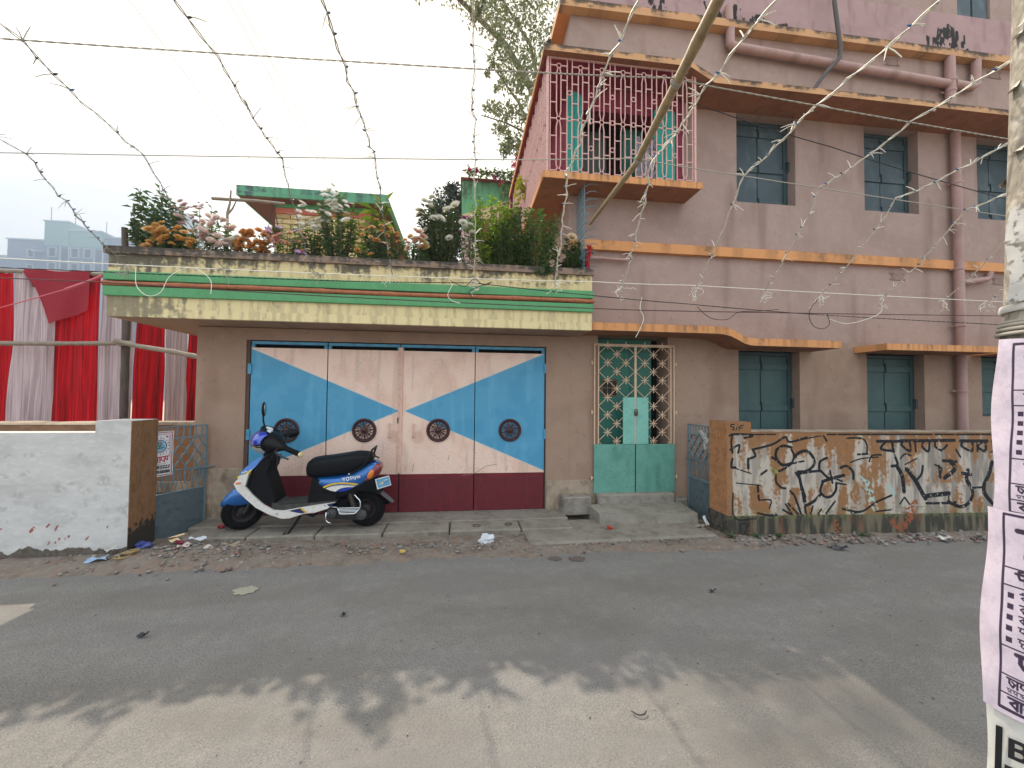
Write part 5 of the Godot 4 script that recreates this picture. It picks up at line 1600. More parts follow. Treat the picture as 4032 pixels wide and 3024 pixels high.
func build_trees() -> void:
	# tall tree whose drooping sprays show left of the balcony
	var t := thing("tall_tree", "tall light leaved tree drooping its sprays behind the balcony roof", "tree")
	var tr := nb()
	tr.tube([Vector3(4.6, 0, -9.4), Vector3(4.4, 4, -9.3), Vector3(3.6, 8, -8.8), Vector3(2.6, 11, -8.2)], [0.35, 0.3, 0.24, 0.16], 10)
	tr.tube([Vector3(3.6, 8, -8.8), Vector3(2.2, 9.0, -7.0), Vector3(1.4, 9.4, -5.8), Vector3(0.6, 9.9, -5.2)], [0.09, 0.05, 0.03, 0.015], 8)
	tr.tube([Vector3(2.6, 11, -8.2), Vector3(1.8, 11.6, -6.4), Vector3(0.9, 11.8, -5.4), Vector3(0.0, 11.6, -5.0)], [0.08, 0.05, 0.03, 0.015], 8)
	tr.tube([Vector3(2.2, 9.0, -7.0), Vector3(1.6, 8.6, -5.8), Vector3(1.0, 8.4, -5.2), Vector3(0.35, 8.4, -5.0)], [0.05, 0.03, 0.02, 0.01], 7)
	tr.tube([Vector3(2.2, 9.0, -7.0), Vector3(1.6, 8.2, -5.8), Vector3(1.2, 7.8, -5.2), Vector3(0.9, 7.3, -5.0)], [0.045, 0.028, 0.02, 0.01], 7)
	obj("trunk", tr, mat(hx("6a6055"), 0.95), t)
	var cr := nb()
	var A := Color(0.16, 0.19, 0.10); var B := Color(0.34, 0.35, 0.21)
	var tips := [[0.35, 11.35, 0.55], [0.75, 10.9, 0.5], [1.15, 11.2, 0.6], [1.6, 11.3, 0.7], [0.95, 10.35, 0.5], [1.35, 10.2, 0.6], [1.75, 10.4, 0.6], [0.85, 9.75, 0.4], [1.2, 9.6, 0.55], [1.65, 9.7, 0.55], [1.15, 9.1, 0.38], [1.5, 9.15, 0.5],
		[0.62, 8.42, 0.24], [0.95, 8.5, 0.3], [1.25, 8.45, 0.38], [1.55, 8.4, 0.4], [0.85, 7.95, 0.24], [1.15, 8.0, 0.32], [0.98, 7.6, 0.2], [1.25, 7.7, 0.26], [1.55, 7.9, 0.35], [0.55, 11.8, 0.6], [1.3, 11.9, 0.7], [2.1, 11.6, 0.8], [2.2, 10.4, 0.7], [2.1, 9.2, 0.6]]
	for q in tips:
		var c := Vector3(q[0] - 0.03, q[1], -5.0 + rng.randf_range(-0.3, 0.3))
		crown_leaves(cr, c, Vector3(q[2], q[2] * 0.62, q[2]), int(470 * q[2]), 0.085, 0.065, A, B, 0.7)
	for q in [[0.2, 11.2, 10.75], [0.55, 9.95, 9.4], [0.8, 9.7, 9.0], [1.0, 8.1, 7.4], [0.35, 11.6, 11.0], [1.5, 8.2, 7.3], [0.72, 10.6, 10.0]]:
		for k in 90:
			var f := k / 90.0
			cr.col = A.lerp(B, rng.randf())
			var p := Vector3(q[0] + 0.07 * sin(f * 5.0) + rng.randf_range(-0.05, 0.05), lerpf(q[1], q[2], f), -5.0 + rng.randf_range(-0.05, 0.05))
			cr.leaf(p, (rv() + Vector3(0, -0.9, 0)).normalized(), rv(), 0.085, 0.06)
	# unseen bough and leaf clumps added above the view to dapple the road
	tr = nb()
	tr.tube([Vector3(2.6, 11, -8.2), Vector3(1.2, 12.6, -7.6), Vector3(-0.4, 13.4, -7.0), Vector3(-2.4, 13.9, -6.7)], [0.13, 0.09, 0.06, 0.02], 8)
	obj("added_limb", tr, mat(hx("6a6055"), 0.95), t)
	for q in [[-2.5, 13.6, -6.9, 0.6], [-1.9, 13.5, -6.4, 0.55], [-1.4, 13.7, -7.0, 0.7], [-0.9, 13.5, -6.5, 0.6], [-0.3, 13.6, -7.0, 0.7], [0.2, 13.4, -6.4, 0.7], [0.7, 13.4, -7.0, 0.8], [-1.6, 13.6, -6.0, 0.4], [-0.6, 13.7, -6.0, 0.45]]:
		crown_leaves(cr, Vector3(q[0], q[1], q[2]), Vector3(q[3], q[3] * 0.5, q[3]), int(420 * q[3]), 0.10, 0.075, A, B, 0.7)
	obj("crown", cr, leaf_mat(0.5, Color(0.6, 0.62, 0.3)), t)
	# round dark tree
	var t2 := thing("dark_tree", "round dark green tree beside the mouldy green gable", "tree")
	var k2 := nb(); k2.tube([Vector3(-0.5, 0, -9.5), Vector3(-0.45, 5, -9.5), Vector3(-0.4, 8, -9.5)], [0.22, 0.17, 0.06], 8)
	for a in 5: k2.tube([Vector3(-0.45, 5.5 + a * 0.4, -9.5), Vector3(-0.45 + cos(a * 1.3) * 0.8, 6.6 + a * 0.4, -9.5 + sin(a * 1.3) * 0.6)], [0.08, 0.03], 6)
	obj("trunk", k2, mat(hx("4a4038"), 0.95), t2)
	var c2 := nb()
	for q in [[-0.65, 8.15, 0.62], [-0.25, 8.5, 0.5], [-0.9, 7.6, 0.55], [-0.35, 7.6, 0.7], [0.05, 8.1, 0.55], [-0.75, 7.0, 0.7], [-0.1, 7.0, 0.7], [-0.5, 8.75, 0.25], [-0.62, 6.4, 0.7]]:
		crown_leaves(c2, Vector3(q[0], q[1], -9.5 + rng.randf_range(-0.3, 0.3)), Vector3.ONE * q[2], int(900 * q[2]), 0.16, 0.07, Color(0.02, 0.035, 0.02), Color(0.055, 0.08, 0.04), 0.3)
	obj("crown", c2, leaf_mat(0.5, Color(0.2, 0.3, 0.1)), t2)
	# bougainvillea trailing over the wall of the green house
	var bv := thing("bougainvillea", "pink flowering bougainvillea trailing over the green gable", "creeper")
	var bs := nb()
	bs.tube([Vector3(1.75, 6.4, -6.8), Vector3(1.6, 7.5, -6.7), Vector3(1.2, 7.95, -6.7), Vector3(0.4, 7.95, -6.75), Vector3(0.0, 7.9, -6.75)], [0.03, 0.025, 0.02, 0.012, 0.006], 6)
	bs.tube([Vector3(1.6, 7.5, -6.7), Vector3(1.55, 8.2, -6.7), Vector3(1.4, 8.6, -6.7)], [0.02, 0.015, 0.006], 6)
	obj("stem", bs, mat(hx("5d5044"), 0.95), bv)
	var bl := nb(); bl.use_col = true
	for k in 420:
		var f := rng.randf()
		var p := Vector3(lerpf(-0.05, 1.75, f), 7.93 + rng.randfn(0, 0.06), -6.75 + rng.randfn(0, 0.06))
		if k % 3 == 0: p = Vector3(rng.randf_range(1.0, 1.6), lerpf(6.9, 7.9, rng.randf()), -6.7 + rng.randfn(0, 0.05))
		bl.col = Color(0.10, 0.15, 0.03).lerp(Color(0.24, 0.28, 0.07), rng.randf())
		bl.leaf(p, rv(), rv(), 0.12, 0.07)
	obj("leaves", bl, leaf_mat(), bv)
	var bf := nb(); bf.use_col = true
	for q in [[0.85, 7.78, 0.10], [1.02, 7.62, 0.08], [1.5, 8.4, 0.12], [1.4, 8.2, 0.12], [1.6, 8.1, 0.1], [0.1, 7.92, 0.06], [0.3, 7.95, 0.05], [1.3, 7.2, 0.05]]:
		for k in 60:
			bf.col = Color(0.42, 0.04, 0.14).lerp(Color(0.6, 0.10, 0.24), rng.randf())
			bf.leaf(Vector3(q[0], q[1], -6.68) + rv() * q[2] * rng.randf(), rv(), rv(), 0.06, 0.05)
	obj("flowers", bf, leaf_mat(0.6, Color(0.8, 0.2, 0.4)), bv)
	# pale palm far behind the roof
	var pm := thing("palm_tree", "pale grey green palm fronds in haze behind the roof flowers", "palm tree")
	var pt := nb(); pt.tube([Vector3(-3.2, 0, -22), Vector3(-3.1, 5, -22), Vector3(-3.1, 9.0, -22)], [0.2, 0.17, 0.14], 8)
	obj("trunk", pt, mat(hx("6a6258"), 0.95), pm)
	var pf := nb(); pf.use_col = true
	for a in 15:
		var th := TAU * a / 15 + rng.randf_range(-0.15, 0.15)
		var out := Vector3(cos(th), 0, sin(th) * 0.7)
		var lift := rng.randf_range(0.3, 1.6)
		for k in 26:
			var f := k / 25.0
			var p := Vector3(-3.1, 9.0, -22) + out * (f * 2.4) + Vector3(0, lift * 1.5 * f - 2.0 * f * f, 0)
			pf.col = Color(0.10, 0.13, 0.10).lerp(Color(0.16, 0.19, 0.15), rng.randf())
			for s in [-1.0, 1.0]:
				pf.leaf(p, (out * 0.5 + out.cross(Vector3.UP) * s + Vector3(0, -0.45, 0)).normalized(), Vector3.UP, 0.55 * (1.1 - f * 0.6), 0.07)
	obj("fronds", pf, leaf_mat(), pm)

# ---------------------------------------------------------------- roof garden
func mum_mesh(petals: int, rings: int, flat: float) -> ArrayMesh:
	var m := nb()
	for j in rings:
		var f := float(j) / rings
		for k in petals:
			var a := TAU * (k + 0.5 * (j % 2)) / petals
			var tilt := lerpf(0.1, 1.25, f) * flat
			var d := Vector3(cos(a) * cos(tilt), sin(tilt), sin(a) * cos(tilt))
			m.leaf(Vector3(0, 0.004 * j, 0), d, Vector3.UP, lerpf(1.0, 0.6, f), 0.30, -0.18)
	return m.mesh()

# stems fan out of a pot; leaves along the stems; flowers [colour, count, radius, lowest share of height, mesh index]
func shrub(called: String, label: String, cat: String, x: float, z: float, w: float, top: float, stems: int, L: float, W: float, ca: Color, cb: Color, per: int, low: float, flowers: Array, lean := 0.0, back := Color(0.5, 0.65, 0.2), group := "") -> void:
	var t := thing(called, label, cat, Vector3(x, 2.60, z), 0.0, group)
	var H := top - 2.60
	var pot := nb()
	pot.lathe(Vector3.ZERO, Basis(Vector3.RIGHT, -PI / 2), [Vector2(0.08, 0.002), Vector2(0.105, 0.17), Vector2(0.115, 0.17), Vector2(0.115, 0.195), Vector2(0.1, 0.195), Vector2(0.095, 0.17), Vector2(0.001, 0.17)], 16)
	obj("pot", pot, M.pot, t)
	var st := nb(); var lv := nb(); lv.use_col = true
	var tips := []
	for i in stems:
		var a := rng.randf() * TAU
		var rr := sqrt(rng.randf())
		var hh := H * (1.0 - 0.5 * pow(rng.randf(), 1.8)) * (1.0 - 0.15 * rr * rr)
		var tip := Vector3(cos(a) * rr * w * 0.58 + lean * hh, hh, sin(a) * rr * minf(w * 0.5, 0.16))
		var b := Vector3(cos(a) * 0.04, 0.17, sin(a) * 0.04)
		var mid := b.lerp(tip, 0.5) + Vector3(cos(a) * 0.12 * w, 0.02, 0)
		var pts := []
		for k in 7:
			var f := k / 6.0
			pts.push_back(b.lerp(mid, f).lerp(mid.lerp(tip, f), f))
		st.tube(pts, [0.006, 0.005, 0.005, 0.004, 0.004, 0.003, 0.002], 4, false)
		tips.push_back(tip)
		for k in int(per * 1.45):
			var f := lerpf(0.10, 1.0, (k + rng.randf()) / (per * 1.45))
			var p := b.lerp(mid, f).lerp(mid.lerp(tip, f), f)
			var d := (rv() * Vector3(1, 0.5, 1) + Vector3(0, 0.25, 0)).normalized()
			lv.col = ca.lerp(cb, clampf(rng.randf() * 0.8 + 0.2 * f, 0, 1))
			lv.leaf(p + d * 0.008, d, Vector3.UP, L * rng.randf_range(0.7, 1.35), W * rng.randf_range(0.7, 1.2), 0.25)
	obj("stems", st, M.stem, t)
	var fo := obj("foliage", lv, leaf_mat(0.5, back), t)
	for F in flowers:
		var m := leaf_mat(0.7, Color(0.6, 0.6, 0.6)); m.vertex_color_use_as_albedo = false
		m.albedo_color = F[0]; m.backlight = Color(F[0].r, F[0].g, F[0].b) * 0.6
		var m2 := m.duplicate(); m2.albedo_color = F[0].lightened(0.2)
		for k in int(F[1] * 1.35):
			var tp: Vector3
			if F[3] >= 0.9: tp = tips[k % tips.size()] + Vector3(rng.randf_range(-0.02, 0.02), 0.015, rng.randf_range(0.0, 0.05))
			else:
				var a := rng.randf() * TAU
				var rr := sqrt(rng.randf())
				var f := rng.randf_range(F[3], 1.0)
				tp = Vector3(cos(a) * rr * w * 0.5 + lean * H * f, H * f * (1.0 - 0.12 * rr * rr), absf(sin(a)) * minf(0.15, w * 0.4) + 0.07)
			var sc: float = F[2] * rng.randf_range(0.9, 1.4)
			var bs := Basis(Vector3.RIGHT, rng.randf_range(0.1, 1.0)) * Basis(Vector3.FORWARD, rng.randf_range(-0.6, 0.6))
			obj("flower", M.mums[F[4]], m if rng.randf() < 0.75 else m2, t, Transform3D(bs.scaled(Vector3.ONE * sc), tp))

func build_plants() -> void:
	M.pot = tri_mat(tx(layered(128, 128, hx("9a5a40"), [[0.05, 4, hx("7a4430"), 0.45, 0.7, 0.7], [0.05, 3, hx("c0a898"), 0.64, 0.76, 0.5]], 601)), 0.4, 0.9)
	M.stem = mat(hx("55603a"), 0.8)
	M.mums = [mum_mesh(16, 4, 1.0), mum_mesh(13, 2, 0.55)]
	var dg := Color(0.07, 0.10, 0.06); var mg := Color(0.20, 0.25, 0.13)
	var g := "potted plants along the garage roof parapet"
	shrub("leafy_shrub", "tall dark leafy shrub at the left end of the garage roof", "shrub", -3.30, 0.10, 0.66, 3.66, 17, 0.075, 0.042, dg, Color(0.17, 0.23, 0.12), 46, 0.3, [], -0.08, Color(0.4, 0.6, 0.2), g)
	shrub("chrysanthemum", "leggy chrysanthemum with dusty pink flowers beside the leafy shrub", "flower plant", -2.92, 0.02, 0.46, 3.55, 16, 0.06, 0.03, dg, mg, 22, 0.5, [[hx("bfa09a"), 16, 0.042, 0.62, 1], [hx("7d6a50"), 10, 0.016, 0.95, 0]], 0.0, Color(0.65, 0.8, 0.35), g)
	shrub("chrysanthemum", "low spreading chrysanthemum of golden orange flowers above the left parapet", "flower plant", -3.0, 0.22, 0.52, 3.16, 16, 0.05, 0.025, dg, mg, 16, 0.5, [[hx("cfa05a"), 38, 0.042, 0.62, 0]], 0.0, Color(0.65, 0.8, 0.35), g)
	shrub("chrysanthemum", "round chrysanthemum of pale pink flowers right of the golden one", "flower plant", -2.58, 0.2, 0.36, 3.30, 14, 0.055, 0.028, dg, mg, 18, 0.5, [[hx("e0ccc2"), 26, 0.05, 0.55, 0]], 0.0, Color(0.65, 0.8, 0.35), g)
	shrub("chrysanthemum", "small chrysanthemum of ivory white flowers between pale pink and deep orange ones", "flower plant", -2.40, 0.2, 0.14, 3.12, 6, 0.05, 0.025, dg, mg, 12, 0.5, [[hx("dcd8c8"), 9, 0.05, 0.6, 0]], 0.0, Color(0.65, 0.8, 0.35), g)
	shrub("chrysanthemum", "compact chrysanthemum of deep orange flowers left of the white ones", "flower plant", -2.24, 0.2, 0.32, 3.18, 14, 0.05, 0.025, dg, mg, 14, 0.5, [[hx("cb9350"), 32, 0.045, 0.6, 0]], 0.0, Color(0.65, 0.8, 0.35), g)
	shrub("chrysanthemum", "mixed chrysanthemum of small orange and mauve flowers before the rooftop room", "flower plant", -1.93, 0.18, 0.42, 3.24, 16, 0.05, 0.025, dg, mg, 20, 0.4, [[hx("d0a078"), 14, 0.035, 0.65, 0], [hx("b58ab5"), 10, 0.03, 0.6, 1], [hx("c9938a"), 6, 0.04, 0.7, 0]], 0.0, Color(0.65, 0.8, 0.35), g)
	shrub("chrysanthemum", "white flowered chrysanthemum standing before the brick corner of the rooftop room", "flower plant", -1.70, 0.08, 0.32, 3.52, 15, 0.055, 0.03, dg, mg, 30, 0.55, [[hx("dedbd0"), 20, 0.042, 0.68, 1]], -0.06, Color(0.65, 0.8, 0.35), g)
	shrub("chrysanthemum", "tallest white flowered chrysanthemum below the canopy edge", "flower plant", -1.42, 0.08, 0.42, 3.78, 18, 0.06, 0.032, dg, mg, 44, 0.5, [[hx("e0ddd2"), 26, 0.042, 0.66, 1]], 0.0, Color(0.65, 0.8, 0.35), g)
	shrub("mango_sapling", "big leaved yellow green sapling rising over the right canopy corner", "sapling", -1.03, -0.05, 0.46, 3.84, 7, 0.20, 0.06, Color(0.10, 0.14, 0.035), Color(0.30, 0.34, 0.07), 12, 0.6, [], 0.0, Color(0.6, 0.75, 0.2), g)
	shrub("marigold", "rounded bush with orange flowers on top under the yellow green sapling", "flower plant", -0.93, 0.16, 0.46, 3.34, 20, 0.055, 0.03, dg, mg, 44, 0.35, [[hx("cf9c5a"), 18, 0.036, 0.92, 0], [hx("cf9a55"), 8, 0.036, 0.8, 0]], 0.0, Color(0.65, 0.8, 0.35), g)
	shrub("chrysanthemum", "small chrysanthemum of peach flowers left of the tall white one", "flower plant", -0.53, 0.2, 0.26, 3.25, 12, 0.05, 0.028, dg, mg, 26, 0.4, [[hx("d8b29a"), 12, 0.045, 0.7, 0], [hx("cdb46a"), 5, 0.045, 0.75, 0]], 0.0, Color(0.65, 0.8, 0.35), g)
	shrub("chrysanthemum", "tall chrysanthemum with ivory flower heads before the dark tree", "flower plant", -0.28, 0.06, 0.5, 3.78, 26, 0.06, 0.034, Color(0.035, 0.055, 0.02), Color(0.10, 0.14, 0.045), 40, 0.45, [[hx("d6d2c2"), 15, 0.06, 0.9, 0]], -0.03, Color(0.45, 0.55, 0.2), g)
	shrub("chrysanthemum", "thin dark chrysanthemum with a few mauve and white heads", "flower plant", 0.02, 0.14, 0.16, 3.55, 6, 0.055, 0.03, dg, mg, 26, 0.5, [[hx("8a4a68"), 3, 0.04, 0.9, 0], [hx("d6d2c2"), 4, 0.05, 0.8, 0]], 0.0, Color(0.65, 0.8, 0.35), g)
	shrub("bright_bush", "bright yellow green bush before the green gable", "bush", 0.33, 0.06, 0.56, 3.88, 30, 0.06, 0.036, Color(0.16, 0.23, 0.035), Color(0.38, 0.46, 0.09), 44, 0.45, [], 0.03, Color(0.75, 0.9, 0.15), g)
	shrub("bright_bush", "lower green bush filling the gap at the foot of the bright bush", "bush", 0.48, 0.2, 0.5, 3.45, 20, 0.06, 0.036, Color(0.035, 0.06, 0.02), Color(0.10, 0.15, 0.04), 40, 0.3, [], 0.0, Color(0.5, 0.6, 0.2), g)
	shrub("dark_bush", "dark green bush below the left corner of the balcony", "bush", 0.82, 0.12, 0.58, 3.74, 30, 0.06, 0.036, Color(0.08, 0.12, 0.05), Color(0.26, 0.32, 0.14), 46, 0.3, [], 0.0, Color(0.65, 0.85, 0.3), g)
	shrub("low_bush", "low straggling bush with one cream flower beside the spiked guard", "bush", 1.26, 0.16, 0.46, 3.36, 18, 0.06, 0.036, Color(0.03, 0.055, 0.025), Color(0.10, 0.15, 0.055), 30, 0.3, [[hx("cdb58a"), 2, 0.06, 0.7, 0]], 0.0, Color(0.65, 0.85, 0.3), g)
	# weed on the parapet
	var wd := nb(); wd.use_col = true
	for i in 9:
		var a := rng.randf_range(0.3, 2.8)
		for k in 16:
			var f := k / 15.0
			wd.col = Color(0.04, 0.09, 0.03).lerp(Color(0.09, 0.16, 0.05), rng.randf())
			wd.leaf(Vector3(0.88 + cos(a) * 0.12 * f, 2.80 + sin(a) * 0.20 * f - 0.10 * f * f, 0.485 + 0.03 * f), rv(), Vector3.UP, 0.035, 0.02)
	tag(obj("weed", wd, leaf_mat()), "ferny green weed growing out of the parapet coping", "weed")
	# weeds at the foot of the graffiti wall
	for q in [[3.0, 1.0, "small weed tuft below the left end of the graffiti"], [3.22, 1.02, "weed tuft at the wall foot below the first painted flower"], [4.15, 1.06, "weed tuft at the foot of the graffiti wall's middle"], [2.72, 0.98, "weed tuft at the corner of the graffiti pillar"]]:
		var w2 := nb(); w2.use_col = true
		for k in 40:
			w2.col = Color(0.03, 0.07, 0.02).lerp(Color(0.09, 0.15, 0.04), rng.randf())
			var d := (rv() + Vector3(0, 0.8, 0)).normalized()
			w2.leaf(Vector3(q[0] + rng.randfn(0, 0.03), 0.015 + rng.randf() * 0.03, q[1] + rng.randfn(0, 0.015)), d, Vector3.UP, 0.035, 0.014)
		tag(obj("ground_weed", w2, leaf_mat()), q[2], "weed", "weeds along the graffiti wall")

# ---------------------------------------------------------------- cloth enclosure
func build_cloth() -> void:
	var redm := leaf_mat(0.85, Color(0.85, 0.03, 0.06)); redm.vertex_color_use_as_albedo = false; redm.albedo_color = hx("a01423")
	var whm := leaf_mat(0.85, Color(0.52, 0.46, 0.47)); whm.vertex_color_use_as_albedo = false; whm.albedo_color = hx("b5a8ab")
	for q in [[redm, hx("a31322"), hx("6a0813"), hx("c62836"), 611], [whm, hx("b9adb0"), hx("8d8287"), hx("cfc5c6"), 612]]:
		var im := layered(512, 256, q[1], [[0.09, 3, q[2], 0.40, 0.66, 2.0, 1.0, 30.0], [0.05, 3, q[3], 0.50, 0.75, 0.8, 1.0, 30.0], [0.012, 3, q[2], 0.5, 0.8, 0.4]], q[4])  # vertical streaks: doubled cloth and fold shading put into the colour
		q[0].albedo_texture = tx(im); q[0].albedo_color = Color.WHITE
	var t := thing("cloth_screen", "red and white striped cloth screen hung behind the white wall", "cloth screen")
	var f := FastNoiseLite.new(); f.seed = 21; f.frequency = 3.2; f.fractal_octaves = 3
	var strip := func(p0: Vector3, p1: Vector3, m: Material, k: int):
		var mb := nb()
		var rows := []
		var nrm := (p1 - p0).cross(Vector3.UP).normalized()
		for j in 15:
			var v := j / 14.0
			var r := PackedVector3Array()
			for i in 97:
				var u := i / 96.0
				var q := p0.lerp(p1, u)
				var s := u * p0.distance_to(p1) + k * 3.7
				var fold := 0.042 * sin(s * 55.0 + 9.0 * f.get_noise_2d(s * 0.8, 0.4)) * (0.6 + 0.6 * f.get_noise_2d(s * 1.1, 7.0)) * (0.7 + 0.3 * v) + 0.07 * f.get_noise_2d(s * 1.6, v * 0.25)
				r.push_back(q + nrm * fold + Vector3(0, -2.95 * v + 0.01 * sin(s * 8.0), 0))
			rows.push_back(r)
		mb.surf(rows, false)
		obj("cloth_strip", mb, m, t)
	var xs := [-9.4, -8.8, -8.2, -7.58, -6.97, -6.36, -5.76, -5.25]
	for i in xs.size() - 1: strip.call(Vector3(xs[i], 3.28, -2.3), Vector3(xs[i + 1], 3.28, -2.3), redm if i % 2 == 1 else whm, i)
	var zs := [-2.32, -2.93, -3.53, -4.25, -4.9, -5.5]
	for i in zs.size() - 1: strip.call(Vector3(-5.22, 3.28, zs[i]), Vector3(-5.22, 3.28, zs[i + 1]), redm if i % 2 == 0 else whm, i + 20)
	var fl := nb()
	var rows := []
	for j in 17:
		var v := j / 16.0
		var r := PackedVector3Array()
		for i in 33:
			var u := i / 32.0
			var x := lerpf(-6.76, -5.86, u)
			var bot := 3.3
			for s in [[0.0, 3.28, 0.16, 3.06], [0.16, 3.06, 0.41, 2.485], [0.41, 2.485, 0.6, 2.56], [0.6, 2.56, 1.01, 2.72]]:
				if u >= s[0] and u <= s[2]: bot = lerpf(s[1], s[3], (u - s[0]) / (s[2] - s[0]))
			r.push_back(Vector3(x, lerpf(3.325 + 0.01 * sin(u * 9.0), bot, v), -2.22 + 0.015 * sin(u * 11.0 + v * 2.0) * (0.3 + v)))
		rows.push_back(r)
	fl.surf(rows, false)
	for k in 2: fl.surf([rows[0], PackedVector3Array(Array(rows[0]).map(func(q): return q + Vector3(0, 0.02, -0.06))), PackedVector3Array(Array(rows[0]).map(func(q): return q + Vector3(0, -0.25, -0.11)))], false) if k == 0 else null
	var fm := leaf_mat(0.9, Color(0.4, 0.03, 0.05)); fm.vertex_color_use_as_albedo = false; fm.albedo_color = hx("8f1e2c")
	tag(obj("red_cloth", fl, fm), "darker red cloth folded over the top rail of the cloth screen", "cloth")
	pole_thing("top_rail", "bamboo rail along the top of the striped cloth screen", [Vector3(-9.4, 3.29, -2.27), Vector3(-7.2, 3.30, -2.27), Vector3(-5.15, 3.31, -2.27)], 0.03, M.bamboo_grey)
	pole_thing("cross_rail", "level bamboo rail tied across the front of the striped cloth screen", [Vector3(-9.4, 2.13, -2.13), Vector3(-6.9, 2.16, -2.13), Vector3(-5.2, 2.205, -2.13)], 0.033, M.bamboo_grey)
	pole_thing("cross_rail", "crooked bamboo rail slanting down from the post to the garage", [Vector3(-5.32, 2.235, -2.05), Vector3(-4.9, 2.14, -1.95), Vector3(-4.3, 2.05, -1.72), Vector3(-3.75, 1.95, -1.5), Vector3(-3.3, 1.90, -1.35)], 0.036, M.bamboo_grey)
	pole_thing("corner_post", "dark timber post at the corner of the cloth screen", [Vector3(-5.27, -0.02, -2.2), Vector3(-5.29, 1.6, -2.2), Vector3(-5.3, 3.32, -2.2)], 0.052, M.wood_dark)
	var ls := nb()
	for k in 5: ls.torus(Vector3(-5.29, 2.17 + k * 0.018, -2.165), Basis(Vector3.RIGHT, PI / 2 + 0.25 * sin(k * 2.0)), 0.075, 0.008, 16, 5)
	tag(obj("rope_lashing", ls, M.rope), "rope lashing round the post and bamboo rails of the screen", "rope")
	var rd := nb(); rd.tube([Vector3(-8.4, 2.10, -1.6), Vector3(-5.4, 2.38, -0.5), Vector3(-4.05, 2.49, 0.2), Vector3(-3.5, 2.565, 0.47)], 0.006, 5)
	rd.tube([Vector3(-4.05, 2.49, 0.2), Vector3(-3.75, 2.53, 0.35), Vector3(-3.5, 2.575, 0.47)], 0.014, 5)
	tag(obj("hanging_twine", rd, mat(hx("c05a68"), 0.8)), "pink cord tied from the garage fascia to the left", "cord")

func pole_thing(called: String, label: String, pts: Array, r: float, m: Material) -> void:
	var p := []; var rad := []
	var N := 30
	for k in N + 1:
		var f := float(k) / N * (pts.size() - 1)
		var i := mini(int(f), pts.size() - 2)
		var a: Vector3 = pts[maxi(i - 1, 0)]; var b: Vector3 = pts[i]; var d: Vector3 = pts[i + 1]; var e: Vector3 = pts[mini(i + 2, pts.size() - 1)]
		p.push_back(b.cubic_interpolate(d, a, e, f - i))
		rad.push_back(r * (1.0 + (0.14 if k % 5 == 0 and m != M.wood_dark else 0.0)) * (1.0 + 0.04 * sin(k * 1.7)))
	var mb := nb(); mb.tube(p, rad, 10)
	tag(obj(called, mb, m), label, "post" if called == "corner_post" else "bamboo pole")

# ---------------------------------------------------------------- pole with posters
func poster_tex(sd: int) -> ImageTexture:
	var w := 448; var h := 640
	var im := layered(w, h, hx("d8c9d6"), [[0.02, 4, hx("c8b6c6"), 0.45, 0.7, 0.6], [0.05, 3, hx("e4d8e0"), 0.55, 0.75, 0.6]], sd)
	var ink := hx("3d3046")
	var X := 62.0
	stroke(im, [Vector2(X, 16), Vector2(430, 16), Vector2(430, 625), Vector2(X, 625), Vector2(X, 16)], 9, ink, 0.95)
	for y in [182, 238, 430, 520, 578]: stroke(im, [Vector2(X, y), Vector2(430, y)], 5, ink, 0.9)
	# big head letter and a solid block
	stroke(im, [Vector2(100, 62), Vector2(420, 66)], 18, ink, 0.95)
	stroke(im, [Vector2(180, 70), Vector2(135, 100), Vector2(132, 140), Vector2(170, 160), Vector2(230, 150), Vector2(250, 70)], 34, ink, 0.95)
	stroke(im, [Vector2(300, 66), Vector2(290, 110), Vector2(350, 150), Vector2(380, 70)], 28, ink, 0.95)
	glyphs(im, Vector2(100, 196), 30, 9, "fi bo ka ro", ink)
	var rowsy := [256, 290, 324, 358, 394]
	for k in 5:
		im.fill_rect(Rect2i(78, rowsy[k] + 4, 17, 17), ink)
		glyphs(im, Vector2(112, rowsy[k]), 20, 5, ["bi so to", "khu la bo", "ka ro so", "pro ti bo", "shu dho ka"][k], ink)
	glyphs(im, Vector2(110, 446), 46, 15, "mo bo ka", ink)
	glyphs(im, Vector2(84, 528), 24, 7, "cha pa la", ink)
	glyphs(im, Vector2(84, 560), 12, 3, "so mo yo bo ro", ink)
	glyphs(im, Vector2(90, 588), 28, 9, "ba ro so", ink)
	return tx(im)

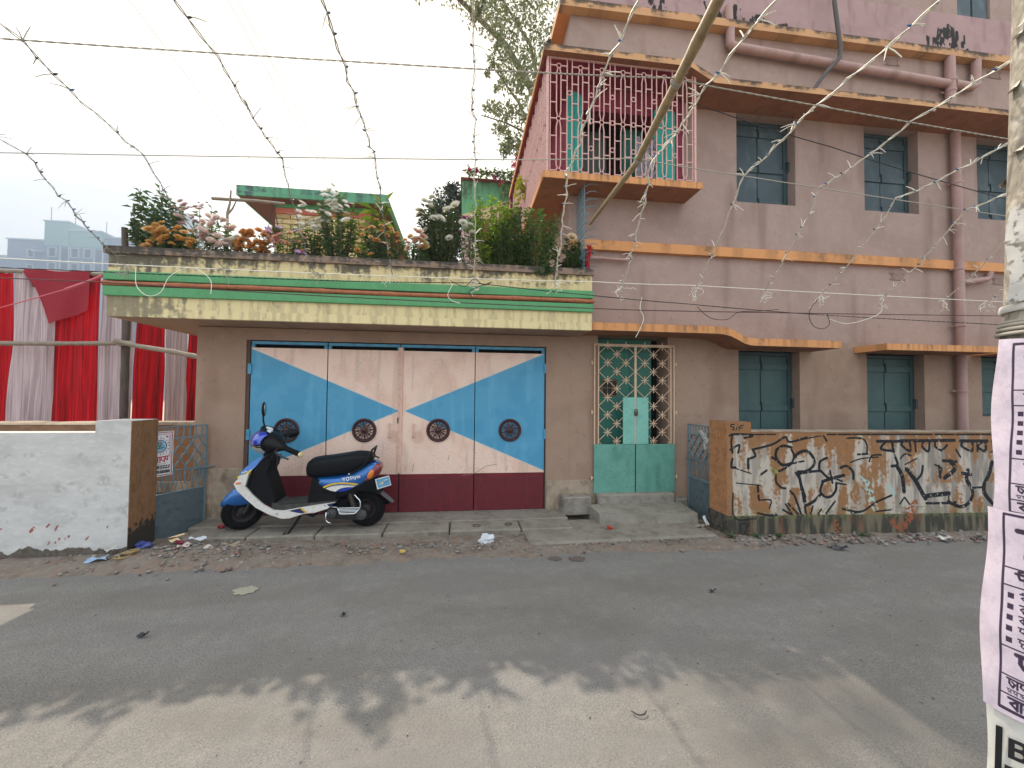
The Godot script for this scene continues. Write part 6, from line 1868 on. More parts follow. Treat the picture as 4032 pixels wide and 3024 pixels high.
# rough letters of the local script: strokes that hang from a head line
func glyphs(im: Image, at: Vector2, s: float, wd: float, words: String, ink: Color) -> void:
	var x := at.x
	for g in words.split(" "):
		stroke(im, [Vector2(x - s * 0.1, at.y), Vector2(x + s * 1.15, at.y)], wd, ink, 0.95)
		var P := func(a: Array):
			var o := []
			for i in range(0, a.size(), 2): o.push_back(Vector2(x + a[i] * s, at.y + a[i + 1] * s))
			stroke(im, o, wd, ink, 0.95)
		match g.substr(0, 1):
			"b", "r": P.call([0.75, 0, 0.75, 1.0, 0.1, 0.55, 0.75, 0.15])
			"k": P.call([0.55, 0, 0.55, 1.0, 0.05, 0.6, 0.55, 0.25, 0.95, 0.4, 0.9, 0.75])
			"f": P.call([0.75, 0, 0.75, 1.0]); P.call([0.15, 0.1, 0.3, 0.5, 0.75, 0.5]); P.call([0.75, 0.3, 1.0, 0.45, 0.9, 0.7])
			"m": P.call([0.15, 0, 0.15, 0.5, 0.35, 0.75, 0.8, 0.55]); P.call([0.8, 0, 0.8, 1.0])
			"s": P.call([0.2, 0, 0.1, 0.4, 0.4, 0.55, 0.8, 0.5]); P.call([0.8, 0, 0.8, 1.0]); P.call([0.45, 0.55, 0.3, 0.95])
			"p": P.call([0.2, 0.1, 0.1, 0.5, 0.5, 0.7, 0.75, 0.4]); P.call([0.75, 0, 0.75, 1.0])
			"c": P.call([0.2, 0, 0.2, 0.6, 0.6, 0.95, 0.85, 0.5, 0.5, 0.3])
			_: P.call([0.3, 0, 0.25, 0.5, 0.7, 0.9, 0.9, 0.4]); P.call([0.6, 0.05, 0.6, 0.5])
		if g.ends_with("i"): P.call([0.95, 0, 0.7, -0.35, 0.2, -0.25, 0.15, 0.0]); P.call([1.08, 0, 1.08, 1.0])
		elif g.ends_with("a"): P.call([1.1, 0, 1.1, 1.0])
		elif g.ends_with("u"): P.call([0.4, 1.05, 0.7, 1.2, 0.9, 1.05])
		x += s * 1.35

func build_pole() -> void:
	var t := thing("utility_pole", "weathered concrete utility pole plastered with paper posters at the right edge", "pole")
	var ax0 := Vector3(1.706, 0.0, 3.812); var up := Vector3(0.0165, 1.0, 0.030).normalized()
	var f := Vector3(-0.846, 0, 0.532); var r := Vector3(0.532, 0, 0.846)
	var R := 0.128
	var bs := Basis(r, up, f)   # local x to the right, z towards the street
	var im := layered(512, 1024, hx("a39a8c"), [[0.02, 4, hx("8a8175"), 0.4, 0.7, 0.8], [0.015, 5, hx("cfc9be"), 0.5, 0.6, 0.7, 1.0, 0.5], [0.02, 5, hx("5c554b"), 0.62, 0.74, 0.6, 1.0, 1.5], [0.1, 3, hx("7a7166"), 0.6, 0.75, 0.6]], 701)
	var pm := uv_mat(tx(im), 0.95); pm.texture_repeat = true
	pm.heightmap_enabled = true; pm.heightmap_texture = M.rough_grain; pm.heightmap_scale = 0.6
	var p := nb()
	var rows := []
	for j in 80:
		var y := lerpf(-0.1, 7.0, j / 79.0)
		var rr := R
		var a := PackedVector3Array()
		for k in 40:
			var th := TAU * k / 40
			a.push_back(Vector3(cos(th) * rr, y, -sin(th) * rr))
		rows.push_back(a)
	p.surf(rows)
	for i in p.t.size(): p.t[i] = Vector2(p.t[i].x, p.t[i].y * 5.0)
	obj("shaft", p, pm, t, Transform3D(bs, ax0))
	# three sheets one below the other, bowed round the street side
	var sheets := [[1.115, 1.625, 0.152, 0.0, 711], [0.55, 1.135, 0.166, 0.008, 712]]
	for s in sheets:
		var o := bowed_sheet(s[0], s[1], s[2], R + 0.006 + s[3], 0.010)
		var m := uv_mat(poster_tex(s[4]), 0.85); m.cull_mode = BaseMaterial3D.CULL_DISABLED
		obj("paper_poster", o, m, t, Transform3D(bs, ax0))
	var low := bowed_sheet(-0.05, 0.56, 0.150, R + 0.004, 0.006)
	var lm := uv_mat(tx(layered(224, 320, hx("d9d6cf"), [[0.02, 4, hx("c2beb6"), 0.45, 0.7, 0.6]], 721)), 0.85); lm.cull_mode = BaseMaterial3D.CULL_DISABLED
	var lo := obj("paper_poster", low, lm, t, Transform3D(bs, ax0))
	var bar := nb(); bar.bx(-0.118, -0.105, -0.05, 0.50, R - 0.022, R - 0.020)
	obj("printed_bar", bar, mat(hx("19181b"), 0.8), lo)
	text3("B.", Vector3(-0.066, 0.462, R + 0.004), 0.078, hx("19181b"), lo)
	text3("D", Vector3(-0.080, 0.382, R + 0.004), 0.078, hx("19181b"), lo)
	# upper pasted paper with blue print
	var upm := bowed_sheet(1.735, 2.02, 0.130, R + 0.002, 0.004)
	var um := uv_mat(tx(layered(256, 256, hx("cfcbc4"), [[0.03, 5, hx("6b6258"), 0.58, 0.63, 0.9], [0.02, 4, hx("b9b4ab"), 0.45, 0.7, 0.6]], 731)), 0.9); um.cull_mode = BaseMaterial3D.CULL_DISABLED
	var uo := obj("paper_poster", upm, um, t, Transform3D(bs, ax0))
	text3("DR", Vector3(-0.062, 1.86, R - 0.002), 0.05, hx("6f9fb4"), uo, 1.0, 0.0, Basis(Vector3.UP, -0.35))
	text3("T", Vector3(-0.072, 1.945, R - 0.006), 0.05, hx("7f9fc0"), uo, 1.0, 0.0, Basis(Vector3.UP, -0.35))
	text3("Z", Vector3(-0.066, 1.79, R - 0.004), 0.045, hx("6f9fb4"), uo, 1.0, 0.0, Basis(Vector3.UP, -0.35))
	# wire rings and strap
	for q in [[1.685, 0.0055, 0.142], [1.676, 0.0055, 0.145], [1.664, 0.006, 0.147], [1.650, 0.006, 0.149]]:
		var g := nb(); g.torus(Vector3(0, q[0], 0), Basis(Vector3.RIGHT, PI / 2 + 0.02), q[2] - 0.010, q[1], 40, 6)
		obj("wire_ring", g, M.rope, t, Transform3D(bs, ax0))
	var st := nb(); st.torus(Vector3(0, 1.725, 0), Basis(Vector3.RIGHT, PI / 2), R + 0.005, 0.005, 40, 6, 2.5)
	obj("strap", st, M.white_paint, t, Transform3D(bs, ax0))
	# torn paper scraps curling off the shaft
	for k in 26:
		var y := rng.randf_range(1.95, 3.4)
		var th := rng.randf_range(-1.9, 0.4)
		var c := Vector3(sin(th), 0, cos(th)) * (R + 0.001)
		var sc := nb()
		var rw := []
		var sz := rng.randf_range(0.018, 0.05)
		for j in 4:
			var a := PackedVector3Array()
			for i in 4:
				var u := (i - 1.5) / 3.0; var v := j / 3.0
				var q := th + u * sz / R * 1.4
				a.push_back(Vector3(sin(q), 0, cos(q)) * (R + 0.002 + 0.018 * v * v * (0.4 + rng.randf() * 0.6)) + Vector3(0, y - sz * v * rng.randf_range(0.6, 1.2), 0))
			rw.push_back(a)
		sc.surf(rw, false)
		var scm := mat([hx("cfc9bd"), hx("b5ada0"), hx("ddd8cd")][k % 3], 0.95); scm.cull_mode = BaseMaterial3D.CULL_DISABLED
		obj("paper_scrap", sc, scm, t, Transform3D(bs, ax0))

# sheet in the pole's axes: bowed forward, its side edges stand off the shaft
func bowed_sheet(y0: float, y1: float, half: float, front: float, ripple: float) -> MB:
	var rho := 0.21
	var mb := nb()
	var rows := []
	for j in 25:
		var v := j / 24.0
		var a := PackedVector3Array()
		for i in 29:
			var u := i / 28.0
			var th := (u - 0.5) * 2.0 * half / rho * (1.0 + 0.05 * sin(v * 7.0 + y0 * 9.0) * absf(u - 0.5) * 2.0)
			var edge := pow(absf(u - 0.5) * 2.0, 3.0)
			var w := ripple * (sin(v * 11.0 + u * 5.0 + y0 * 4.0) * 0.4 + sin(v * 23.0 - u * 9.0) * 0.2) * (0.35 + edge)
			a.push_back(Vector3(sin(th) * rho, lerpf(y0, y1, v) + 0.006 * sin(u * 6.0 + y0 * 7.0), front - rho + cos(th) * (rho + w)))
		rows.push_back(a)
	mb.surf(rows, false)
	var N := 28.0
	var k := 0
	for i in mb.v.size():
		var th := atan2(mb.v[i].x, mb.v[i].z - front + rho)
		mb.t[i] = Vector2(clampf(th * rho / (2.0 * half) + 0.5, 0, 1), clampf((y1 - mb.v[i].y) / (y1 - y0), 0, 1))
	return mb

# ---------------------------------------------------------------- wires and fairy lights
func smooth_path(pts: Array, per: int, sag := 0.0) -> Array:
	var o := []
	for i in pts.size() - 1:
		var a: Vector3 = pts[maxi(i - 1, 0)]; var b: Vector3 = pts[i]; var d: Vector3 = pts[i + 1]; var e: Vector3 = pts[mini(i + 2, pts.size() - 1)]
		for k in per:
			var f := float(k) / per
			o.push_back(b.lerp(d, f) - Vector3(0, sag * 4.0 * f * (1.0 - f), 0))
	o.push_back(pts[-1])
	return o

func wire(label: String, pts: Array, r: float, m: Material, sag := 0.0, twist := 0.0) -> void:
	var p := smooth_path(pts, 24, sag)
	var mb := nb()
	if twist <= 0.0: mb.tube(p, r, 5)
	else:
		for s in 2:
			var q := []
			for i in p.size() - 1:
				for k in 4:
					var c: Vector3 = p[i].lerp(p[i + 1], k / 4.0)
					var th := (i * 4 + k) * twist + s * PI
					q.push_back(c + Vector3(0, cos(th), sin(th)) * r)
			mb.tube(q, r, 4)
	tag(obj("overhead_wire", mb, m), label, "wire")

func build_wires() -> void:
	wire("pale support wire along the garage fascia that carries the light strings", [Vector3(-9, 2.66, 0.62), Vector3(-4.2, 2.66, 0.62), Vector3(-1.3, 2.65, 0.62), Vector3(1.4, 2.69, 0.62), Vector3(2.5, 2.70, 0.62), Vector3(6.7, 2.67, 0.62), Vector3(13, 2.67, 0.62)], 0.0045, M.wire_white, 0.006)
	wire("pale wire crossing the lower sky, tied to the slanting bamboo", [Vector3(-14, 3.2, 0.9), Vector3(-3.41, 3.2, 1.46), Vector3(0.12, 3.2, 1.86), Vector3(1.22, 3.2, 2.03), Vector3(2.12, 3.2, 1.93), Vector3(5.09, 3.2, 1.63), Vector3(11, 3.2, 1.0)], 0.0038, M.rope, 0.004)
	wire("thicker rope wire crossing the upper sky, tied to the slanting bamboo", [Vector3(-12, 3.2, 2.1), Vector3(-2.31, 3.2, 2.56), Vector3(0.08, 3.2, 2.69), Vector3(1.13, 3.2, 2.77), Vector3(1.53, 3.2, 2.73), Vector3(3.62, 3.2, 2.58), Vector3(9, 3.2, 2.2)], 0.0024, M.rope, 0.004, 1.2)
	wire("dark twisted cable along the top of the green band", [Vector3(-9, 2.585, 0.6), Vector3(-3.4, 2.58, 0.6), Vector3(-1.3, 2.587, 0.6), Vector3(0.09, 2.627, 0.6), Vector3(1.38, 2.545, 0.6), Vector3(2.47, 2.494, 0.6), Vector3(3.98, 2.43, 0.6), Vector3(6.7, 2.387, 0.6), Vector3(12, 2.3, 0.6)], 0.003, M.wire_dark, 0.004, 1.3)
	wire("dark red cable across the lower green band", [Vector3(-9, 2.5, 0.62), Vector3(-3.38, 2.481, 0.6), Vector3(-1.34, 2.427, 0.6), Vector3(1.38, 2.403, 0.6), Vector3(2.47, 2.411, 0.6), Vector3(6.7, 2.50, 0.6), Vector3(12, 2.6, 0.6)], 0.005, M.wire_red, 0.004)
	wire("dark service cable slanting down across the upper windows", [Vector3(2.80, 5.034, 0.30), Vector3(4.6, 4.66, 0.30), Vector3(7.24, 4.167, 0.30), Vector3(11, 3.5, 0.3)], 0.006, M.wire_dark, 0.02)
	wire("faint thin wire slanting through the left sky to the rooftop room", [Vector3(-6.2, 9.2, 1.2), Vector3(-3.0, 4.62, -2.0)], 0.0032, M.rope, 0.02)
	wire("faint thin wire, upper of the pair ending on the canopy", [Vector3(-4.6, 9.6, 1.4), Vector3(-2.02, 4.78, -2.0)], 0.003, M.rope, 0.02)
	wire("faint thin wire, lower of the pair ending on the canopy", [Vector3(-4.75, 9.55, 1.4), Vector3(-2.12, 4.78, -2.0)], 0.003, M.rope, 0.02)
	var cb := nb()
	cb.tube(smooth_path([Vector3(4.83, 7.5, 0.16), Vector3(4.83, 6.71, 0.17), Vector3(4.90, 6.1, 0.18), Vector3(4.885, 5.95, 0.18), Vector3(4.69, 5.74, 0.17), Vector3(4.52, 5.5, 0.16), Vector3(4.49, 5.29, 0.15)], 5), 0.026, 8)
	tag(obj("bundled_cable", cb, mat(hx("55504c"), 0.7)), "thick grey taped cable hanging from the roof parapet to the upper ledge", "cable")
	# slanting bamboo that props the wires
	var bp := []; var br := []
	for k in 41:
		var f := k / 40.0
		var p := Vector3(1.415, 3.42, 0.42).lerp(Vector3(1.28, 3.215, 1.95), clampf(f * 2.2, 0, 1)) if f < 0.4545 else Vector3(1.28, 3.215, 1.95).lerp(Vector3(0.98, 3.17, 3.9), (f - 0.4545) / 0.5455)
		bp.push_back(p)
		br.push_back((0.019 + 0.010 * f) * (1.13 if k % 5 == 0 else 1.0))
	var bb := nb(); bb.tube(bp, br, 10)
	tag(obj("bamboo_pole", bb, M.bamboo), "long bamboo pole reaching from the garage roof corner out over the street", "bamboo pole")
	for q in [[Vector3(1.275, 3.213, 2.0), "rope knot tying the lower sky wire to the slanting bamboo"], [Vector3(1.155, 3.20, 2.75), "rope knot tying the upper sky wire to the slanting bamboo"]]:
		var kn := nb()
		for k in 4: kn.torus(q[0] + Vector3(0, 0, (k - 1.5) * 0.009), Basis(Vector3.UP, 0.12 + 0.1 * sin(k * 2.0)), 0.029, 0.0045, 16, 5)
		tag(obj("rope_knot", kn, M.rope), q[1], "rope")
	# light strings: x on the fascia wire, on the lower sky wire, on the upper one and beyond
	var S := [[-3.19, -3.22, -3.2, -3.2], [-2.32, -2.37, -2.22, -2.15], [-1.50, -1.36, -1.30, -1.25], [-0.73, -0.67, -0.65, -0.63], [0.11, 0.065, 0.03, 0.0], [0.96, 0.78, 0.74, 0.70], [1.72, 1.38, 1.34, 1.30], [2.57, 2.17, 2.07, 2.0], [3.41, 2.92, 2.79, 2.7], [4.13, 3.74, 3.66, 3.55], [4.95, 4.56, 4.45, 4.35], [5.80, 5.32, 5.15, 5.0], [6.42, 6.15, 5.95, 5.8]]
	var where := ["before the left end of the garage parapet", "ending left of the dusty pink chrysanthemum", "ending before the left third of the fascia", "running past the left corner of the rooftop room", "hanging straight before the garden's green gable", "crossing the left part of the balcony cage", "crossing the right end of the balcony cage", "crossing the first upper window", "passing between the first and second upper windows", "crossing the second upper window", "passing right of the second upper window", "ending beside the drain pipe", "ending next to the utility pole"]
	var bm := nb(); bm.lathe(Vector3.ZERO, Basis(), [Vector2(0.0001, 0.0), Vector2(0.0055, 0.004), Vector2(0.0055, 0.016), Vector2(0.003, 0.022), Vector2(0.0001, 0.026)], 7)
	var bulb := bm.mesh()
	for i in S.size():
		var s = S[i]
		var t := thing("light_string", "pale string of tiny unlit bulbs " + where[i], "string lights", Vector3.ZERO, 0.0, "light strings over the street")
		var zb := 1.46 + 0.115 * clampf(s[1] + 3.4, 0, 3.5)
		if s[1] > 1.3: zb = 2.03 - 0.1 * (s[1] - 1.2)
		var zc: float = 2.62 + 0.03 * s[2] if s[2] < 1.3 else 2.76 - 0.08 * (s[2] - 1.2)
		var key := [Vector3(s[0], 2.66, 0.62), Vector3(s[1], 3.195, zb), Vector3(s[2], 3.205, zc), Vector3(s[3], 3.3, 4.6), Vector3(s[3], 3.5, 7.0)]
		var p := []
		for k in key.size() - 1:
			var n: int = [18, 10, 18, 12][k]
			for q in n:
				var f := float(q) / n
				p.push_back(key[k].lerp(key[k + 1], f) + Vector3(rng.randfn(0, 0.006), -[0.09, 0.035, 0.10, 0.1][k] * 4.0 * f * (1.0 - f) * 0.55 + rng.randfn(0, 0.005), rng.randfn(0, 0.004)))
		p.push_back(key[-1])
		var c := nb()
		for w in 2:
			var q := []
			for j in p.size() - 1:
				for k in 3:
					var th := (j * 3 + k) * 0.9 + w * PI
					q.push_back(p[j].lerp(p[j + 1], k / 3.0) + Vector3(cos(th), sin(th), 0) * 0.0045)
			c.tube(q, 0.0026 if i < 5 else 0.0038, 4, false)
		obj("cord", c, M.wire_white if i > 3 else M.cord_backlit if M.has("cord_backlit") else cord_backlit(), t)
		var wh := nb()
		for j in range(1, p.size() - 2):
			if p[j].z > 4.3: break
			if rng.randf() < 0.58:
				var d := Vector3(rng.randf_range(-1, 1), rng.randf_range(-0.4, 0.9), rng.randf_range(-0.3, 0.3)).normalized()
				var o := Basis.looking_at(Vector3(rng.randf_range(-1, 1), -0.6, 0.4).normalized(), Vector3(0.1, 1, 0.2))
				obj("bulb", bulb, M.bulb_blue if rng.randf() < 0.7 else M.wire_dark, t, Transform3D(o, p[j] + Vector3(0, -0.004, 0)))
				for e in (2 if rng.randf() < 0.5 else 1):
					var d2 := (d + rv() * 0.5).normalized()
					var L := rng.randf_range(0.04, 0.10)
					wh.tube([p[j], p[j] + d2 * L * 0.5, p[j] + d2 * L + Vector3(0, -0.012, 0)], [0.0026, 0.0024, 0.0018] if i < 5 else [0.0038, 0.0034, 0.0024], 4, false)
		# loose ends and a tangle below the fascia wire
		for e in 5:
			var a: Vector3 = p[0] + Vector3(rng.randfn(0, 0.012), 0, 0.0)
			var q := [a]
			for k in 5: q.push_back(q[-1] + Vector3(rng.randfn(0, 0.03), rng.randfn(-0.018, 0.018), rng.randfn(0, 0.012)))
			wh.tube(q, 0.0032, 4, false)
		if i > 5 or i == 0 or i == 4:
			for e in 5:
				var cc: Vector3 = p[0] + Vector3(rng.randfn(0, 0.016), rng.randf_range(-0.14, -0.03), rng.randfn(0, 0.012))
				var q := []
				var R := rng.randf_range(0.008, 0.026)
				var b := Basis.from_euler(Vector3(rng.randf() * 2, rng.randf() * 0.8, rng.randf() * 6))
				for k in 9: q.push_back(cc + b * Vector3(cos(k * 0.8) * R, sin(k * 0.8) * R * 1.5, k * 0.002))
				wh.tube(q, 0.0026, 4, false)
		stuff(obj("loose_ends", wh, M.wire_white if i > 2 else M.rope, t))  # left ones greyer: backlit tone put into the colour
	# stray wires looping below the fascia wire
	var lp := [["pale loop of stray wire before the left green band", [Vector3(-3.1, 2.62, 0.62), Vector3(-3.08, 2.45, 0.63), Vector3(-2.98, 2.36, 0.63), Vector3(-2.87, 2.40, 0.63), Vector3(-2.8, 2.56, 0.62), Vector3(-2.62, 2.65, 0.62), Vector3(-2.45, 2.55, 0.62), Vector3(-2.43, 2.40, 0.63)]],
		["pale stray wire hanging before the middle of the orange bamboo", [Vector3(-0.12, 2.60, 0.62), Vector3(-0.17, 2.48, 0.63), Vector3(-0.12, 2.42, 0.63), Vector3(-0.04, 2.40, 0.63)]],
		["dark knot of wires tied on the twisted cable at the middle of the fascia", [Vector3(-0.15, 2.64, 0.61), Vector3(0.0, 2.58, 0.62), Vector3(0.1, 2.66, 0.63), Vector3(0.2, 2.60, 0.62), Vector3(0.28, 2.64, 0.61), Vector3(0.05, 2.53, 0.63), Vector3(0.1, 2.46, 0.63)]],
		["dark drooping wire under the first stretch of the lilac wall", [Vector3(2.6, 2.46, 0.61), Vector3(2.75, 2.34, 0.62), Vector3(2.95, 2.33, 0.62), Vector3(3.1, 2.42, 0.61), Vector3(3.35, 2.44, 0.61), Vector3(3.6, 2.47, 0.61)]],
		["dark hanging loop of wire right of the first window ledge", [Vector3(4.1, 2.6, 0.61), Vector3(3.98, 2.45, 0.62), Vector3(4.02, 2.30, 0.62), Vector3(4.15, 2.26, 0.62), Vector3(4.25, 2.32, 0.61), Vector3(4.22, 2.44, 0.61)]],
		["pale drooping wire before the second window ledge", [Vector3(4.95, 2.62, 0.61), Vector3(4.92, 2.48, 0.62), Vector3(4.7, 2.38, 0.62), Vector3(4.45, 2.33, 0.62), Vector3(4.25, 2.38, 0.61)]],
		["pale stray wire hanging from the door ledge", [Vector3(1.95, 2.55, 0.6), Vector3(1.93, 2.42, 0.6), Vector3(1.97, 2.3, 0.6), Vector3(1.88, 2.10, 0.6)]]]
	for q in lp:
		var m := nb(); m.tube(cubic(q[1], 6), 0.0035 if q[0].begins_with("pale") else 0.004, 5)
		tag(obj("stray_wire", m, M.wire_white if q[0].begins_with("pale") else M.wire_dark), q[0], "wire")

func cubic(pts: Array, per: int) -> Array:
	var o := []
	for i in pts.size() - 1:
		var a: Vector3 = pts[maxi(i - 1, 0)]; var b: Vector3 = pts[i]; var d: Vector3 = pts[i + 1]; var e: Vector3 = pts[mini(i + 2, pts.size() - 1)]
		for k in per: o.push_back(b.cubic_interpolate(d, a, e, float(k) / per))
	o.push_back(pts[-1])
	return o

func cord_backlit() -> Material:
	M.cord_backlit = mat(hx("8f887c"), 0.6)  # darker copy of the pale cord; backlit shade put into its colour
	return M.cord_backlit

# ---------------------------------------------------------------- small things
func build_small_things() -> void:
	# spiked mesh guard between roof and balcony
	var t := thing("spiked_guard", "blue grey mesh guard with curved spikes at the roof edge under the balcony", "guard")
	for k in 6:
		var b := nb(); b.bx(1.376, 1.386, 2.88, 3.935, 0.0 + k * 0.06 - 0.004, 0.0 + k * 0.06 + 0.004)
		obj("bar", b, M.iron_blue, t)
	for k in 17:
		var b := nb(); b.bx(1.387, 1.393, 2.92 + k * 0.062 - 0.004, 2.92 + k * 0.062 + 0.004, -0.01, 0.31)
		obj("rung", b, M.iron_blue, t)
	for k in 12:
		var y := 2.93 + k * 0.088
		var b := nb(); b.tube([Vector3(1.39, y, 0.31), Vector3(1.43, y + 0.022, 0.33), Vector3(1.49, y + 0.026, 0.34), Vector3(1.54, y + 0.012, 0.345)], [0.006, 0.006, 0.005, 0.001], 5)
		obj("spike", b, M.iron_blue, t)
	var rc := nb()
	var rows := []
	for j in 10:
		var r := PackedVector3Array()
		for i in 6: r.push_back(Vector3(1.40 + 0.05 * i / 5.0 + 0.01 * sin(j * 0.9), 3.20 - 0.33 * j / 9.0, 0.33 + 0.02 * sin(i * 1.5 + j * 0.4)))
		rows.push_back(r)
	rc.surf(rows, false)
	var rcm := mat(hx("a02028"), 0.9); rcm.cull_mode = BaseMaterial3D.CULL_DISABLED
	tag(obj("red_rag", rc, rcm), "red rag tied to the foot of the spiked mesh guard", "rag")
	# bird on the corner of the balcony roof
	var bd := thing("bird", "dark bird perched on the left corner of the balcony roof", "bird", Vector3(0.93, 5.448, 0.28), 0.5)
	var b := nb()
	b.blob(Vector3(0, 0.075, 0), Vector3(0.042, 0.04, 0.075), 12, 8, Basis(Vector3.RIGHT, 0.9))
	b.blob(Vector3(0, 0.145, 0.03), Vector3(0.026, 0.026, 0.028), 10, 6)
	b.tube([Vector3(0, 0.13, 0.02), Vector3(0, 0.09, 0.01)], [0.024, 0.034], 8)
	b.tube([Vector3(0, 0.145, 0.052), Vector3(0, 0.140, 0.075)], [0.007, 0.001], 6)
	b.tube([Vector3(0, 0.05, -0.045), Vector3(0, -0.01, -0.10)], [0.022, 0.012], 6)
	obj("body", b, mat(hx("3a3733"), 0.8), bd)
	for s in [-1.0, 1.0]:
		var l := nb(); l.tube([Vector3(s * 0.013, 0.05, 0.0), Vector3(s * 0.013, 0.003, 0.006), Vector3(s * 0.013, 0.003, 0.024)], 0.003, 5)
		obj("leg", l, mat(hx("6a4a3a"), 0.8), bd)
	# gravel on the verge
	var f := FastNoiseLite.new(); f.seed = 3; f.frequency = 0.5; f.fractal_octaves = 4
	var pm := nb()
	var rows2 := []
	for i in 5:
		var ph := PI * i / 4.0 - PI / 2
		var a := PackedVector3Array()
		for k in 7:
			var th := TAU * k / 7
			a.push_back(Vector3(cos(th) * cos(ph) * (1.0 + 0.25 * sin(k * 2.7 + i)), sin(ph) * 0.6, -sin(th) * cos(ph) * (1.0 + 0.2 * cos(k * 1.9))))
		rows2.push_back(a)
	pm.surf(rows2)
	var mm := MultiMesh.new(); mm.transform_format = MultiMesh.TRANSFORM_3D; mm.use_colors = true
	mm.mesh = pm.mesh(); mm.instance_count = 2600
	for i in 2600:
		var x := rng.randf_range(-3.6, 6.0)
		var z := rng.randfn(0.98, 0.13)
		var s := 0.004 + 0.012 * pow(rng.randf(), 3.0)
		var y := 0.026
		if i < 520:
			x = rng.randfn(-2.35, 0.42); z = rng.randfn(0.93, 0.15); s = 0.005 + 0.016 * pow(rng.randf(), 2.5)
		elif i < 1500:
			x = rng.randf_range(-1.6, 2.6); z = rng.randfn(0.93, 0.09)
		elif i < 2050:
			x = rng.randf_range(2.7, 6.0); z = rng.randfn(1.06 + (x - 2.7) * 0.045, 0.07); s = 0.006 + 0.018 * pow(rng.randf(), 2.5)
		elif i > 2450:
			z = rng.randf_range(1.2, 3.4); x = rng.randf_range(-3, 4); s = 0.002 + 0.004 * rng.randf()
		z = clampf(z, 0.67, 3.6)
		var heap := 0.07 * exp(-(pow((x + 2.35) / 0.55, 2) + pow((z - 0.92) / 0.2, 2)))
		var e := smoothstep(1.32, 1.02, z)
		y = maxf(0.010, -0.012 + e * 0.034 + heap) + s * 0.3
		mm.set_instance_transform(i, Transform3D(Basis.from_euler(Vector3(rng.randf() * 0.6, rng.randf() * 6.0, rng.randf() * 0.6)).scaled(Vector3(s * rng.randf_range(0.8, 1.5), s, s)), Vector3(x, y, z)))
		var g := rng.randf_range(0.08, 0.27)
		mm.set_instance_color(i, Color(g * 1.06, g * 0.96, g * 0.86).lerp(Color(0.28, 0.13, 0.09), 0.6 if rng.randf() < 0.22 else 0.0))
	var mi := MultiMeshInstance3D.new(); mi.multimesh = mm
	var gm := mat(Color.WHITE, 0.95); gm.vertex_color_use_as_albedo = true
	mi.material_override = gm
	put(mi, "gravel", self)
	stuff(mi)
	tag(mi, "loose gravel and brick crumbs scattered along the soil verge", "gravel")
	# litter
	crumple("plastic_bag", "crumpled clear white plastic bag on the soil before the gate", "plastic bag", Vector3(0.245, 0.045, 0.87), Vector3(0.075, 0.05, 0.045), hx("dfe2e6"), 3, 0.25)
	crumple("red_wrapper", "crumpled red wrapper on the concrete before the door step", "wrapper", Vector3(1.55, 0.065, 0.70), Vector3(0.032, 0.022, 0.025), hx("a03524"), 4)
	crumple("blue_wrapper", "crumpled blue packet at the foot of the white pillar", "wrapper", Vector3(-2.82, 0.075, 0.80), Vector3(0.065, 0.03, 0.035), hx("3a4684"), 5)
	crumple("orange_peel", "curl of yellow peel on the gravel before the gate", "peel", Vector3(-0.52, 0.045, 1.08), Vector3(0.025, 0.012, 0.016), hx("c9a24a"), 6)
	crumple("purple_scrap", "small crumpled crimson scrap on the rubbish heap", "scrap", Vector3(-2.50, 0.105, 0.84), Vector3(0.03, 0.018, 0.02), hx("7a2038"), 7)
	crumple("maroon_rag", "small crimson rag lying by the front wheel of the scooter", "rag", Vector3(-2.42, 0.09, 0.36), Vector3(0.03, 0.018, 0.03), hx("8a1f2c"), 8)
